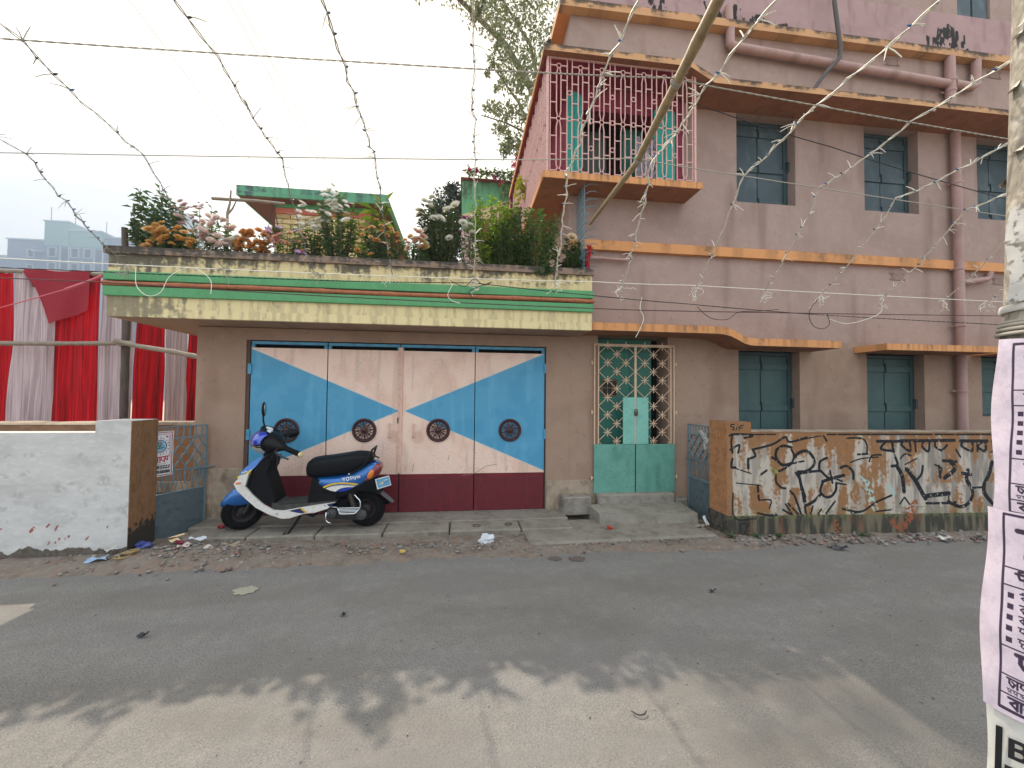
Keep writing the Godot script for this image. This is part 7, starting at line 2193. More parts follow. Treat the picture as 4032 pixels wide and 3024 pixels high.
	var flat := [["blue_sachet", "flat shiny blue and white sachet in front of the white wall", Vector3(-3.02, 0.05, 1.02), 0.13, 0.055, 0.3, hx("8fa8c4")], ["silver_sachet", "long silvery sachet on top of the rubbish heap", Vector3(-2.40, 0.115, 0.78), 0.15, 0.05, -0.15, hx("b9bfc4")], ["paper_piece", "pinkish paper piece in the middle of the rubbish heap", Vector3(-2.42, 0.105, 0.92), 0.085, 0.06, 0.5, hx("c9b3ac")], ["paper_piece", "cream paper piece at the right side of the rubbish heap", Vector3(-2.22, 0.09, 0.95), 0.09, 0.05, 0.7, hx("cfc0b4")], ["cardboard_piece", "brown cardboard piece at the right side of the rubbish heap", Vector3(-2.08, 0.075, 0.86), 0.14, 0.07, 0.1, hx("8f8272")], ["leaf_litter", "pale dry leaf on the rubbish heap beside the gate", Vector3(-2.60, 0.10, 0.76), 0.10, 0.05, -0.4, hx("c9b088")], ["white_sheet", "thin white plastic piece lying left on the heap before the wall", Vector3(-3.0, 0.09, 0.90), 0.08, 0.05, 1.0, hx("b9bab4")],
		["dark_tile", "dark broken tile lying on the road edge before the graffiti wall", Vector3(3.60, 0.030, 1.34), 0.12, 0.06, -0.3, hx("35363a")], ["white_chip", "white flat chip on the gravel below the graffiti wall", Vector3(4.9, 0.04, 1.23), 0.12, 0.05, -0.1, hx("c4c0b8")], ["white_scrap", "white paper corner sticking up beside the right side gate", Vector3(2.66, 0.10, 0.66), 0.03, 0.10, 0.4, hx("c9c7c2")], ["leaf_litter", "dry leaf lying beside the door step", Vector3(2.55, 0.07, 0.72), 0.10, 0.06, 0.4, hx("8f8678")], ["black_chip", "small black chip on the middle of the road", Vector3(-0.75, 0.022, 2.05), 0.035, 0.02, 0.4, hx("26262a")], ["black_chip", "small black chip on the left of the road", Vector3(-1.85, 0.022, 2.16), 0.05, 0.025, 0.1, hx("26262a")], ["black_chip", "small black chip on the road before the doorway", Vector3(1.85, 0.022, 2.0), 0.05, 0.02, 0.1, hx("26262a")]]
	for q in flat:
		var m := nb()
		var rw := []
		for j in 5:
			var r := PackedVector3Array()
			for i in 6:
				var u := i / 5.0 - 0.5; var v := j / 4.0 - 0.5
				r.push_back(Vector3(u * q[3] * (1.0 + 0.15 * sin(j * 2.0)), 0.012 * sin(u * 7.0 + v * 3.0 + q[3] * 90.0) + 0.01 * u, v * q[4]))
			rw.push_back(r)
		m.surf(rw, false)
		var mm2 := mat(q[6], 0.5); mm2.cull_mode = BaseMaterial3D.CULL_DISABLED
		var bs := Basis(Vector3.UP, q[5]) * Basis(Vector3.RIGHT, 0.15)
		if q[0] == "white_scrap": bs = Basis(Vector3.UP, q[5]) * Basis(Vector3.RIGHT, 1.2)
		tag(obj(q[0], m, mm2, self, Transform3D(bs, q[2])), q[1], "litter")
	var ro := nb()
	for k in 4: ro.torus(Vector3(-2.96 + 0.02 * k, 0.075 + 0.012 * k, 0.98 - 0.01 * k), Basis(Vector3.RIGHT, PI / 2 + 0.3 * sin(k * 2.0)) * Basis(Vector3.BACK, k * 0.7), 0.05 - 0.004 * k, 0.007, 18, 5)
	tag(obj("rope_coil", ro, mat(hx("9a8258"), 0.9), self, Transform3D(Basis(), Vector3(0.12, -0.02, 0.02))), "small coil of yellow straw rope on the heap before the white wall", "rope")
	var wl := nb(); wl.torus(Vector3(-2.32, 0.088, 0.42), Basis(Vector3.RIGHT, PI / 2), 0.03, 0.003, 20, 5)
	tag(obj("wire_loop", wl, M.wire_dark), "small dark wire ring on the paving by the front wheel", "ring")
	var hk := nb(); hk.tube(cubic([Vector3(0.78, 0.02, 3.02), Vector3(0.80, 0.021, 3.045), Vector3(0.83, 0.021, 3.045), Vector3(0.845, 0.022, 3.03)], 5), 0.003, 5)
	tag(obj("wire_hook", hk, M.wire_dark), "small bent black wire lying on the sunlit road", "wire")
	for i in 24:
		var x := rng.randf_range(-2.9, 5.2)
		var z := rng.randfn(1.0 + maxf(0.0, x - 2.7) * 0.04, 0.05)
		var s := rng.randf_range(0.014, 0.026)
		var g := rng.randf_range(0.12, 0.28)
		tag(obj("stone", mm.mesh, mat(Color(g * 1.05, g * 0.97, g * 0.88).linear_to_srgb(), 0.95), self, Transform3D(Basis.from_euler(Vector3(0.2, rng.randf() * 6, 0.1)).scaled(Vector3(s * 1.3, s, s)), Vector3(x, 0.028 + s * 0.25, z))), "small grey stone lying on the soil verge", "stone", "stones on the verge")
	# stains on the road: dried mortar splash, brown smear, leaf spots
	patch("mortar_splash", "round pale mortar splash on the shaded road", Vector3(-1.565, 0.0, 1.62), 0.065, hx("a09b8a"), 1)
	patch("red_stain", "reddish leaf stain on the road before the paving", Vector3(1.02, 0.0, 1.30), 0.055, hx("655852"), 3)
	patch("red_stain", "larger reddish stain left of the twin stain before the paving", Vector3(0.83, 0.0, 1.27), 0.045, hx("665a54"), 4)

func road_y(z: float) -> float:
	return 0.012 * sin(clampf((z - 1.0) / 9.0, 0, 1) * PI)

func patch(called: String, label: String, at: Vector3, r: float, c: Color, sd: int) -> void:
	var n := FastNoiseLite.new(); n.seed = sd; n.frequency = 1.1
	var m := nb()
	for k in 26:
		var a := TAU * k / 26; var b := TAU * (k + 1) / 26
		var ra := r * (1.0 + 0.5 * n.get_noise_2d(cos(a) * 2, sin(a) * 2)); var rb := r * (1.0 + 0.5 * n.get_noise_2d(cos(b) * 2, sin(b) * 2))
		var o := at + Vector3(0, road_y(at.z) + 0.0075, 0)
		m.tri(o, o + Vector3(cos(b) * rb * 1.3, -0.003, sin(b) * rb), o + Vector3(cos(a) * ra * 1.3, -0.003, sin(a) * ra))
	tag(obj(called, m, tri_mat(tx(layered(64, 64, c, [[0.1, 3, c.darkened(0.25), 0.45, 0.65, 0.8]], sd)), 0.1, 0.95)), label, "stain")

func crumple(called: String, label: String, cat: String, at: Vector3, r: Vector3, c: Color, sd: int, clear := 0.0) -> void:
	var n := FastNoiseLite.new(); n.seed = sd; n.frequency = 0.9; n.fractal_octaves = 3
	var m := nb()
	var P := []
	for i in 9:
		var ph := PI * i / 8.0 - PI / 2
		var a := []
		for k in 14:
			var th := TAU * k / 14
			var d := Vector3(cos(th) * cos(ph), sin(ph), -sin(th) * cos(ph))
			a.push_back(d * r * (1.0 + 0.75 * n.get_noise_3d(d.x * 1.6, d.y * 1.6, d.z * 1.6)))
		P.push_back(a)
	for i in 8:
		for k in 14:
			m.tri(P[i][k], P[i][(k + 1) % 14], P[i + 1][(k + 1) % 14]); m.tri(P[i][k], P[i + 1][(k + 1) % 14], P[i + 1][k])
	var mm := mat(c, 0.4)
	if clear > 0.0:
		mm.backlight_enabled = true; mm.backlight = Color(0.8, 0.8, 0.8)
	tag(obj(called, m, mm, self, Transform3D(Basis(), at)), label, cat)

# ---------------------------------------------------------------- scooter
# sections: [centre, half height, half width, tilt of the height axis from vertical, squareness]
func loft(mb: MB, S: Array, K := 22) -> void:
	var rows := []
	for s in S:
		var r := PackedVector3Array()
		var up := Vector3(-sin(s[3]), cos(s[3]), 0)
		for k in K:
			var th := TAU * k / K
			var e: float = 2.0 / s[4]
			var cy := signf(sin(th)) * pow(absf(sin(th)), e)
			var cz := signf(cos(th)) * pow(absf(cos(th)), e)
			r.push_back(s[0] + up * (s[1] * cy) + Vector3(0, 0, s[2] * cz))
		rows.push_back(r)
	# rings turn from +z to +y; stations run along +x
	mb.surf(rows, true, true)
	mb.fan(rows[0], false)
	mb.fan(rows[-1], true)

func V2(a: Array) -> PackedVector2Array:
	var o := PackedVector2Array()
	for i in range(0, a.size(), 2): o.push_back(Vector2(a[i], a[i + 1]))
	return o

func wheel(t: Node3D, called: String, x: Transform3D, R: float, r: float, rubber: Material, rim: Material) -> void:
	var ty := nb()
	ty.torus(Vector3.ZERO, Basis(), R, r, 40, 14, 0.95)
	for k in 44:
		for s: float in [-1.0, 0.0, 1.0]:
			var th := TAU * (k + 0.33 * s) / 44
			var b := Basis(Vector3.BACK, th) * Basis(Vector3.UP, s * 0.7)
			ty.box(Basis(Vector3.BACK, th) * Vector3(R + r * cos(s * 0.7) + 0.0, 0, -s * r * 0.62), Vector3(0.008, 0.013, 0.02), 0.002, b)
	var o := obj("wheel", ty, rubber, t, x)
	var ri := nb()
	ri.lathe(Vector3(0, 0, -0.035), Basis(), [Vector2(R - r + 0.012, 0), Vector2(R - r - 0.004, 0.004), Vector2(R - r - 0.012, 0.02), Vector2(0.06, 0.028), Vector2(0.06, 0.044), Vector2(R - r - 0.012, 0.052), Vector2(R - r - 0.004, 0.066), Vector2(R - r + 0.012, 0.07)], 32)
	ri.lathe(Vector3(0, 0, -0.055), Basis(), [Vector2(0.0001, 0), Vector2(0.028, 0), Vector2(0.055, 0.014), Vector2(0.055, 0.096), Vector2(0.028, 0.11), Vector2(0.0001, 0.11)], 24)
	obj("rim", ri, rim, o)

func build_scooter() -> void:
	var t := thing("scooter", "blue and white motor scooter parked on its stand before the folding gate", "scooter", Vector3(-1.58, 0.078, 0.43))
	t.rotation.x = 0.045
	var blue := mat(hx("1761a8"), 0.2, 0.3); blue.clearcoat_enabled = true; blue.clearcoat = 0.9; blue.clearcoat_roughness = 0.06
	var deep := mat(hx("1b3fae"), 0.22, 0.2); deep.clearcoat_enabled = true; deep.clearcoat = 0.9; deep.clearcoat_roughness = 0.06
	var navy := mat(hx("242a60"), 0.35)
	var white := tri_mat(tx(layered(256, 256, hx("dcd8d0"), [[0.03, 4, hx("c4bcae"), 0.5, 0.75, 0.6], [0.1, 3, hx("8f8474"), 0.66, 0.8, 0.5]], 801)), 0.6, 0.35)
	white.uv1_world_triplanar = false
	var blk := mat(hx("0d0d0f"), 0.42)
	var matte := mat(hx("111214"), 0.7)
	var vinyl := mat(hx("0c0e12"), 0.5)
	var rubber := mat(hx("100f0f"), 0.9)
	var mrubber := tri_mat(tx(layered(128, 128, hx("3b3a37"), [[0.05, 4, hx("55524c"), 0.5, 0.7, 0.7]], 805)), 0.4, 0.95)
	var eng := mat(hx("2a2a2a"), 0.55, 0.3)
	var rim := mat(hx("2b2523"), 0.7, 0.2)
	for m: StandardMaterial3D in [blk, matte, vinyl, rubber]: m.metallic_specular = 0.3
	var yellow := mat(hx("d3b12c"), 0.4)
	var amberm := mat(hx("d9781c"), 0.15); amberm.clearcoat_enabled = true
	var redm := mat(hx("7c0f16"), 0.15); redm.clearcoat_enabled = true
	var chrome := mat(hx("cfd2d4"), 0.22, 1.0)
	var lens := mat(hx("d6d8d4"), 0.12, 0.4); lens.clearcoat_enabled = true
	var steer := 0.66
	# wheels
	wheel(t, "wheel", Transform3D(Basis(), Vector3(0.597, 0.186, 0)), 0.138, 0.048, rubber, rim)
	var fw := Vector3(-0.60, 0.186, 0.0)
	var fb := Basis(Vector3.UP, steer)
	wheel(t, "wheel", Transform3D(fb, fw), 0.138, 0.045, rubber, rim)
	# front fender, follows the turned wheel
	var fe := nb()
	loft(fe, [[Vector3(-0.165, 0.082, 0), 0.006, 0.018, 0.0, 2.2], [Vector3(-0.155, 0.090, 0), 0.026, 0.045, 0.0, 2.4], [Vector3(-0.125, 0.112, 0), 0.052, 0.066, 0.0, 2.6], [Vector3(-0.08, 0.134, 0), 0.075, 0.076, 0.0, 2.7], [Vector3(-0.03, 0.147, 0), 0.086, 0.078, 0.0, 2.7], [Vector3(0.03, 0.140, 0), 0.078, 0.076, 0.0, 2.7], [Vector3(0.08, 0.120, 0), 0.055, 0.070, 0.0, 2.6], [Vector3(0.12, 0.095, 0), 0.028, 0.055, 0.0, 2.4]], 24)
	obj("front_fender", fe, blue, t, Transform3D(Basis(Vector3.UP, 0.30).scaled(Vector3.ONE * 1.14), fw + Vector3(0.0, -0.012, 0.0)))
	var fk := nb()
	for s in [-1.0, 1.0]:
		fk.tube([Vector3(-0.0, 0.0, s * 0.072), Vector3(0.05, 0.10, s * 0.072), Vector3(0.10, 0.22, s * 0.055), Vector3(0.17, 0.42, 0.0)], [0.016, 0.018, 0.02, 0.022], 8)
		fk.lathe(Vector3(-0.0, 0.0, s * 0.072 - 0.012), Basis(), [Vector2(0.0001, -0.01), Vector2(0.018, -0.006), Vector2(0.018, 0.03), Vector2(0.0001, 0.034)], 10)
	obj("fork", fk, eng, t, Transform3D(fb, fw))
	# leg shield: blue apron above, white below, swept to the floor
	var sp := [[-0.385, 0.745, 0.050, 0.02], [-0.43, 0.715, 0.075, 0.03], [-0.485, 0.665, 0.105, 0.045], [-0.54, 0.61, 0.135, 0.06], [-0.575, 0.575, 0.150, 0.065], [-0.600, 0.545, 0.160, 0.065], [-0.615, 0.515, 0.166, 0.06], [-0.612, 0.49, 0.168, 0.05], [-0.585, 0.45, 0.168, 0.04], [-0.53, 0.395, 0.165, 0.03], [-0.45, 0.32, 0.160, 0.02], [-0.38, 0.25, 0.155, 0.01]]
	var row := func(s):
		var r := PackedVector3Array()
		for k in 17:
			var u := lerpf(-1, 1, k / 16.0)
			var bulge: float = s[3] * (1.0 - pow(absf(u), 2.2)) * 0.8
			r.push_back(Vector3(s[0] + (s[3] * 1.3) * pow(absf(u), 2.6) - bulge * 0.25 + 0.01, s[1] + s[3] * 0.25 * pow(absf(u), 2.0), u * s[2]))
		return r
	var seg := [[0, 3, deep, "apron"], [3, 4, yellow, "apron_stripe"], [4, 5, blk, "apron_stripe"], [5, 11, white, "leg_shield"]]
	seg[0][2] = blue
	for q in seg:
		var m := nb()
		var rr := []
		for i in range(q[0], q[1] + 1): rr.push_back(row.call(sp[i]))
		m.surf(rr, false)
		var mm: StandardMaterial3D = q[2].duplicate(); mm.cull_mode = BaseMaterial3D.CULL_DISABLED
		obj(q[3], m, mm, t)
	# sides of the apron with its stripes
	for s in [-1.0, 1.0]:
		for e in [[[-0.393, 0.748, -0.475, 0.694, -0.548, 0.625, -0.590, 0.565, -0.467, 0.605, -0.378, 0.72], blue, 0.0], [[-0.592, 0.562, -0.467, 0.603, -0.463, 0.588, -0.604, 0.540], yellow, 0.003], [[-0.604, 0.539, -0.463, 0.587, -0.466, 0.576, -0.612, 0.524], blk, 0.0015]]:
			var m := nb()
			var pl := V2(e[0])
			var ix := Geometry2D.triangulate_polygon(pl)
			# skin that narrows with height
			var at := func(q: Vector2): return Vector3(q.x, q.y, s * (0.125 - 0.33 * (q.y - 0.58) + 0.22 * (q.x + 0.50) + e[2]))
			for k in range(0, ix.size(), 3):
				var A: Vector3 = at.call(pl[ix[k]]); var B: Vector3 = at.call(pl[ix[k + 1]]); var D: Vector3 = at.call(pl[ix[k + 2]])
				if (B - A).cross(D - A).z * s > 0: m.tri(A, B, D)
				else: m.tri(A, D, B)
			var mm: StandardMaterial3D = e[1].duplicate(); mm.cull_mode = BaseMaterial3D.CULL_DISABLED
			obj("apron_side", m, mm, t)
	text3("Style", Vector3(-0.525, 0.605, 0.128), 0.022, hx("d9dde0"), t, 1.0, 0.055, Basis(Vector3.BACK, 0.35), 0.004)
	# side skirts
	var sk := V2([-0.606, 0.50, -0.572, 0.431, -0.497, 0.352, -0.403, 0.263, -0.282, 0.192, -0.17, 0.15, -0.095, 0.152, 0.035, 0.193, 0.139, 0.201, 0.261, 0.237, 0.332, 0.297, 0.033, 0.257, -0.153, 0.225, -0.246, 0.232, -0.34, 0.29, -0.434, 0.38, -0.505, 0.469, -0.47, 0.60, -0.545, 0.575])
	for s in [-1.0, 1.0]:
		var m := nb()
		if s > 0: m.prism(sk, 0.138, 0.163)
		else: m.prism(sk, -0.163, -0.138)
		var o := obj("side_skirt", m, white, t)
		var z := 0.1632 if s > 0 else -0.1652
		for e in [[[-0.10, 0.226, 0.0, 0.248, 0.05, 0.205, 0.02, 0.198, -0.02, 0.205], navy], [[0.0, 0.250, 0.018, 0.254, 0.075, 0.205, 0.052, 0.202], yellow], [[0.255, 0.282, 0.328, 0.296, 0.30, 0.265, 0.278, 0.258], navy], [[0.23, 0.262, 0.24, 0.264, 0.24, 0.274, 0.23, 0.272], blk], [[-0.215, 0.196, -0.205, 0.194, -0.205, 0.204, -0.215, 0.206], blk]]:
			var d := nb(); d.prism(V2(e[0]), z, z + 0.002)
			obj("decal", d, e[1], o)
	# front indicators
	for s in [-1.0, 1.0]:
		var m := nb(); m.blob(Vector3(-0.562, 0.505, s * 0.140), Vector3(0.050, 0.022, 0.028), 14, 8, Basis(Vector3.BACK, 0.22))
		obj("front_indicator", m, amberm, t)
	# inner shield, tunnel, floor
	var inn := nb()
	inn.prism(V2([-0.385, 0.715, -0.29, 0.735, -0.31, 0.63, -0.335, 0.60, -0.295, 0.48, -0.243, 0.317, -0.25, 0.24, -0.34, 0.292, -0.434, 0.382, -0.50, 0.47, -0.46, 0.60]), -0.118, 0.118)
	obj("inner_shield", inn, matte, t)
	var nk := nb(); nk.tube([Vector3(-0.35, 0.62, 0), Vector3(-0.345, 0.72, 0), Vector3(-0.36, 0.80, 0)], [0.07, 0.062, 0.05], 14)
	obj("neck", nk, blk, t)
	var fl := nb()
	fl.prism(V2([-0.26, 0.215, -0.15, 0.215, 0.06, 0.245, 0.33, 0.285, 0.33, 0.31, 0.10, 0.292, -0.20, 0.268, -0.27, 0.30]), -0.137, 0.137)
	obj("floorboard", fl, mrubber, t)
	var fr := nb()
	for k in 6: fr.box(Vector3(-0.06, 0.288 + 0.001 * k, -0.10 + k * 0.04), Vector3(0.26, 0.010, 0.010), 0.003, Basis(Vector3.BACK, 0.075))
	obj("floor_ribs", stuff_part(fr), mrubber, t)
	var un := nb()
	un.prism(V2([-0.30, 0.205, -0.17, 0.158, -0.09, 0.158, 0.24, 0.235, 0.33, 0.285, 0.10, 0.275, -0.2, 0.24]), -0.12, 0.12)
	obj("underframe", un, matte, t)
	# body under the seat
	var bs := nb()
	bs.prism(V2([0.10, 0.55, 0.082, 0.42, 0.06, 0.29, 0.30, 0.30, 0.345, 0.345, 0.50, 0.385, 0.62, 0.43, 0.70, 0.47, 0.66, 0.55, 0.40, 0.50, 0.2, 0.5]), -0.128, 0.128)
	obj("seat_base", bs, matte, t)
	var cv := nb(); cv.prism(V2([0.11, 0.385, 0.33, 0.362, 0.335, 0.31, 0.13, 0.30]), 0.1285, 0.138)
	obj("side_cover", cv, matte, t)
	var bd := nb()
	loft(bd, [[Vector3(0.118, 0.505, 0), 0.03, 0.105, 0.0, 2.6], [Vector3(0.16, 0.49, 0), 0.052, 0.128, 0.0, 2.8], [Vector3(0.23, 0.475, 0), 0.068, 0.142, 0.0, 2.8], [Vector3(0.32, 0.470, 0), 0.080, 0.152, 0.0, 2.8], [Vector3(0.42, 0.480, 0), 0.085, 0.156, 0.0, 2.8], [Vector3(0.52, 0.505, 0), 0.090, 0.150, 0.1, 2.8], [Vector3(0.60, 0.545, 0), 0.098, 0.136, 0.2, 2.6], [Vector3(0.67, 0.595, 0), 0.092, 0.112, 0.3, 2.5], [Vector3(0.715, 0.63, 0), 0.065, 0.085, 0.4, 2.4], [Vector3(0.74, 0.648, 0), 0.025, 0.045, 0.4, 2.2]], 26)
	var body := obj("rear_body", bd, blue, t)
	for e in [[[0.213, 0.452, 0.255, 0.474, 0.31, 0.489, 0.37, 0.495, 0.43, 0.494, 0.50, 0.486, 0.548, 0.474, 0.535, 0.464, 0.48, 0.473, 0.42, 0.479, 0.36, 0.479, 0.30, 0.470, 0.25, 0.452, 0.226, 0.440], yellow], [[0.240, 0.436, 0.28, 0.452, 0.33, 0.463, 0.40, 0.467, 0.46, 0.463, 0.52, 0.456, 0.50, 0.447, 0.44, 0.447, 0.39, 0.438, 0.36, 0.425, 0.335, 0.405, 0.29, 0.414], white], [[0.345, 0.405, 0.37, 0.422, 0.41, 0.436, 0.46, 0.438, 0.50, 0.440, 0.46, 0.42, 0.40, 0.404], deep]]:
		var d := nb()
		d.prism(V2(e[0]), 0.120, 0.1575)
		obj("decal", d, e[1], body)
	text3("Style", Vector3(0.520, 0.546, 0.1565), 0.042, hx("d9dde0"), body, 1.0, 0.10, Basis(Vector3.BACK, 0.16), 0.006)
	text3("YO", Vector3(0.434, 0.528, 0.1575), 0.052, hx("d9dde0"), body, 1.0, 0.068, Basis(Vector3.BACK, 0.14), 0.006)
	var lk := nb(); lk.lathe(Vector3(0.462, 0.575, 0.142), Basis(), [Vector2(0.012, 0), Vector2(0.012, 0.012), Vector2(0.008, 0.014), Vector2(0.0001, 0.014)], 14)
	obj("seat_lock", lk, chrome, body)
	# seat
	var se := nb()
	loft(se, [[Vector3(0.028, 0.61, 0), 0.040, 0.085, 0.0, 2.4], [Vector3(0.040, 0.612, 0), 0.075, 0.112, 0.0, 2.8], [Vector3(0.075, 0.620, 0), 0.096, 0.128, 0.0, 3.3], [Vector3(0.15, 0.628, 0), 0.101, 0.136, 0.0, 3.5], [Vector3(0.25, 0.636, 0), 0.103, 0.139, 0.03, 3.5], [Vector3(0.34, 0.648, 0), 0.104, 0.140, 0.05, 3.5], [Vector3(0.43, 0.664, 0), 0.102, 0.142, 0.08, 3.5], [Vector3(0.52, 0.688, 0), 0.090, 0.140, 0.12, 3.4], [Vector3(0.59, 0.708, 0), 0.068, 0.130, 0.2, 3.2], [Vector3(0.645, 0.722, 0), 0.045, 0.110, 0.25, 2.8], [Vector3(0.670, 0.730, 0), 0.018, 0.070, 0.25, 2.4]], 30)
	obj("seat", se, vinyl, t)
	# grab rail
	var gr := nb()
	for s in [-1.0, 1.0]:
		gr.tube(cubic([Vector3(0.470, 0.578, s * 0.152), Vector3(0.53, 0.612, s * 0.158), Vector3(0.60, 0.66, s * 0.152), Vector3(0.64, 0.735, s * 0.135), Vector3(0.675, 0.815, s * 0.10)], 5), 0.010, 8)
		gr.tube([Vector3(0.62, 0.70, s * 0.148), Vector3(0.66, 0.70, s * 0.12), Vector3(0.70, 0.69, s * 0.09)], 0.008, 7)
	gr.tube([Vector3(0.672, 0.81, -0.105), Vector3(0.682, 0.818, 0), Vector3(0.672, 0.81, 0.105)], 0.011, 8)
	obj("grab_rail", gr, blk, t)
	# tail lamp
	var tl := nb()
	loft(tl, [[Vector3(0.610, 0.505, 0), 0.012, 0.150, -0.2, 2.6], [Vector3(0.645, 0.530, 0), 0.045, 0.146, -0.15, 2.8], [Vector3(0.685, 0.575, 0), 0.070, 0.125, 0.0, 2.8], [Vector3(0.718, 0.610, 0), 0.065, 0.100, 0.2, 2.6], [Vector3(0.748, 0.632, 0), 0.030, 0.06, 0.3, 2.4]], 22)
	var tlo := obj("tail_lamp", tl, redm, t)
	for s in [-1.0, 1.0]:
		var m := nb(); m.blob(Vector3(0.663, 0.562, s * 0.128), Vector3(0.030, 0.056, 0.020), 14, 8, Basis(Vector3.BACK, -0.42) * Basis(Vector3.UP, s * 0.5))
		obj("rear_indicator", m, amberm, tlo)
	# inner mudguard, plate, flap
	var mg := nb()
	mg.prism(V2([0.34, 0.30, 0.42, 0.36, 0.52, 0.40, 0.66, 0.47, 0.72, 0.50, 0.755, 0.36, 0.72, 0.35, 0.66, 0.375, 0.58, 0.38, 0.50, 0.36]), -0.075, 0.075)
	obj("mudguard", mg, matte, t)
	var pl := nb(); pl.box(Vector3.ZERO, Vector3(0.004, 0.105, 0.19), 0.001)
	var plo := obj("number_plate", pl, mat(hx("d8dad8"), 0.5), t, Transform3D(Basis(Vector3.UP, -0.62) * Basis(Vector3.BACK, 0.34), Vector3(0.768, 0.455, 0.02)))
	var pn := nb(); pn.box(Vector3(0.003, 0, 0), Vector3(0.003, 0.086, 0.168), 0.0)
	var pim := layered(128, 96, hx("5b93b4"), [[0.05, 3, hx("6fa6c4"), 0.45, 0.65, 0.7]], 811)
	stroke(pim, [Vector2(20, 60), Vector2(50, 40), Vector2(42, 70), Vector2(64, 48)], 12, hx("c9b48c"), 0.9)
	stroke(pim, [Vector2(70, 30), Vector2(110, 26)], 7, hx("dfe6ea"), 0.8)
	stroke(pim, [Vector2(72, 52), Vector2(112, 48)], 5, hx("2e5a78"), 0.8)
	for i in pn.v.size(): pn.t[i] = Vector2(0.5 - pn.v[i].z / 0.168, 0.5 - pn.v[i].y / 0.086)
	obj("plate_print", pn, uv_mat(tx(pim), 0.5), plo)
	var mf := nb()
	loft(mf, [[Vector3(0.70, 0.395, 0), 0.012, 0.055, 0.9, 3.0], [Vector3(0.76, 0.335, 0), 0.010, 0.060, 0.9, 3.0], [Vector3(0.83, 0.275, 0), 0.010, 0.062, 0.85, 3.0], [Vector3(0.868, 0.243, 0), 0.009, 0.050, 0.8, 2.6], [Vector3(0.882, 0.232, 0), 0.004, 0.02, 0.8, 2.2]], 16)
	obj("mud_flap", mf, mat(hx("5b5a5c"), 0.85), t, Transform3D(Basis(), Vector3(-0.01, 0.01, 0.0)))
	# engine, transmission cover, exhaust
	var en := nb()
	en.prism(V2([0.225, 0.225, 0.215, 0.16, 0.25, 0.125, 0.36, 0.115, 0.55, 0.098, 0.60, 0.110, 0.632, 0.15, 0.615, 0.195, 0.57, 0.215, 0.42, 0.215, 0.30, 0.24]), 0.055, 0.118)
	var eo := obj("engine", en, eng, t)
	for q in [[0.575, 0.155, 0.052], [0.29, 0.178, 0.048]]:
		var m := nb(); m.lathe(Vector3(q[0], q[1], 0.1185), Basis(), [Vector2(q[2], 0), Vector2(q[2], 0.012), Vector2(q[2] * 0.85, 0.022), Vector2(q[2] * 0.4, 0.022), Vector2(q[2] * 0.3, 0.028), Vector2(0.0001, 0.028)], 22)
		obj("cover", m, mat(hx("4a4a49"), 0.6, 0.2), eo)
	var en2 := nb(); en2.prism(V2([0.18, 0.24, 0.2, 0.13, 0.36, 0.12, 0.44, 0.30, 0.36, 0.30]), -0.10, 0.054)
	obj("crankcase", en2, matte, eo)
	var ks := nb(); ks.tube([Vector3(0.26, 0.19, 0.15), Vector3(0.25, 0.20, 0.165), Vector3(0.245, 0.13, 0.168), Vector3(0.265, 0.105, 0.168), Vector3(0.30, 0.10, 0.185)], 0.008, 7)
	obj("kick_lever", ks, chrome, eo)
	var ex := nb(); ex.tube([Vector3(0.20, 0.15, -0.10), Vector3(0.38, 0.13, -0.13), Vector3(0.45, 0.16, -0.15), Vector3(0.80, 0.22, -0.15)], [0.016, 0.02, 0.045, 0.042], 12)
	obj("exhaust", ex, matte, t)
	var sh := nb()
	var hp := []
	for k in 70:
		var f := k / 69.0
		hp.push_back(Vector3(0.50, 0.215, 0.095).lerp(Vector3(0.455, 0.36, 0.09), f) + Basis(Vector3.BACK, 0.3) * Vector3(cos(f * 44.0) * 0.024, 0, sin(f * 44.0) * 0.024))
	sh.tube(hp, 0.005, 6)
	sh.tube([Vector3(0.505, 0.19, 0.095), Vector3(0.452, 0.37, 0.09)], 0.012, 8)
	obj("shock_absorber", sh, mat(hx("5a5148"), 0.5, 0.4), t)
	# foot rest and guard rails
	var ft := nb()
	ft.tube(cubic([Vector3(0.274, 0.248, 0.13), Vector3(0.345, 0.246, 0.155), Vector3(0.368, 0.232, 0.178), Vector3(0.378, 0.198, 0.182), Vector3(0.40, 0.188, 0.182), Vector3(0.50, 0.188, 0.182), Vector3(0.535, 0.196, 0.18), Vector3(0.575, 0.245, 0.172), Vector3(0.570, 0.308, 0.165), Vector3(0.545, 0.335, 0.155), Vector3(0.512, 0.362, 0.135)], 5), 0.0075, 8)
	var fo := obj("guard_rail", ft, chrome, t)
	for k in 4:
		var m := nb(); m.tube([Vector3(0.374, 0.206 + k * 0.0135, 0.182), Vector3(0.545 + k * 0.008, 0.206 + k * 0.0135, 0.180)], 0.005, 7)
		obj("foot_bar", m, chrome, fo)
	# side stand
	var sd := nb()
	sd.tube([Vector3(-0.02, 0.150, 0.09), Vector3(-0.06, 0.075, 0.13), Vector3(-0.105, 0.004, 0.165)], [0.013, 0.012, 0.011], 8)
	sd.tube([Vector3(-0.105, 0.006, 0.165), Vector3(-0.135, -0.004, 0.185), Vector3(-0.137, 0.010, 0.20), Vector3(-0.118, 0.028, 0.18)], 0.006, 7)
	obj("side_stand", sd, matte, t)
	var cs := nb(); cs.tube([Vector3(0.05, 0.17, 0.10), Vector3(0.11, 0.155, 0.12), Vector3(0.15, 0.18, 0.12)], 0.011, 7)
	obj("centre_stand", cs, matte, t)
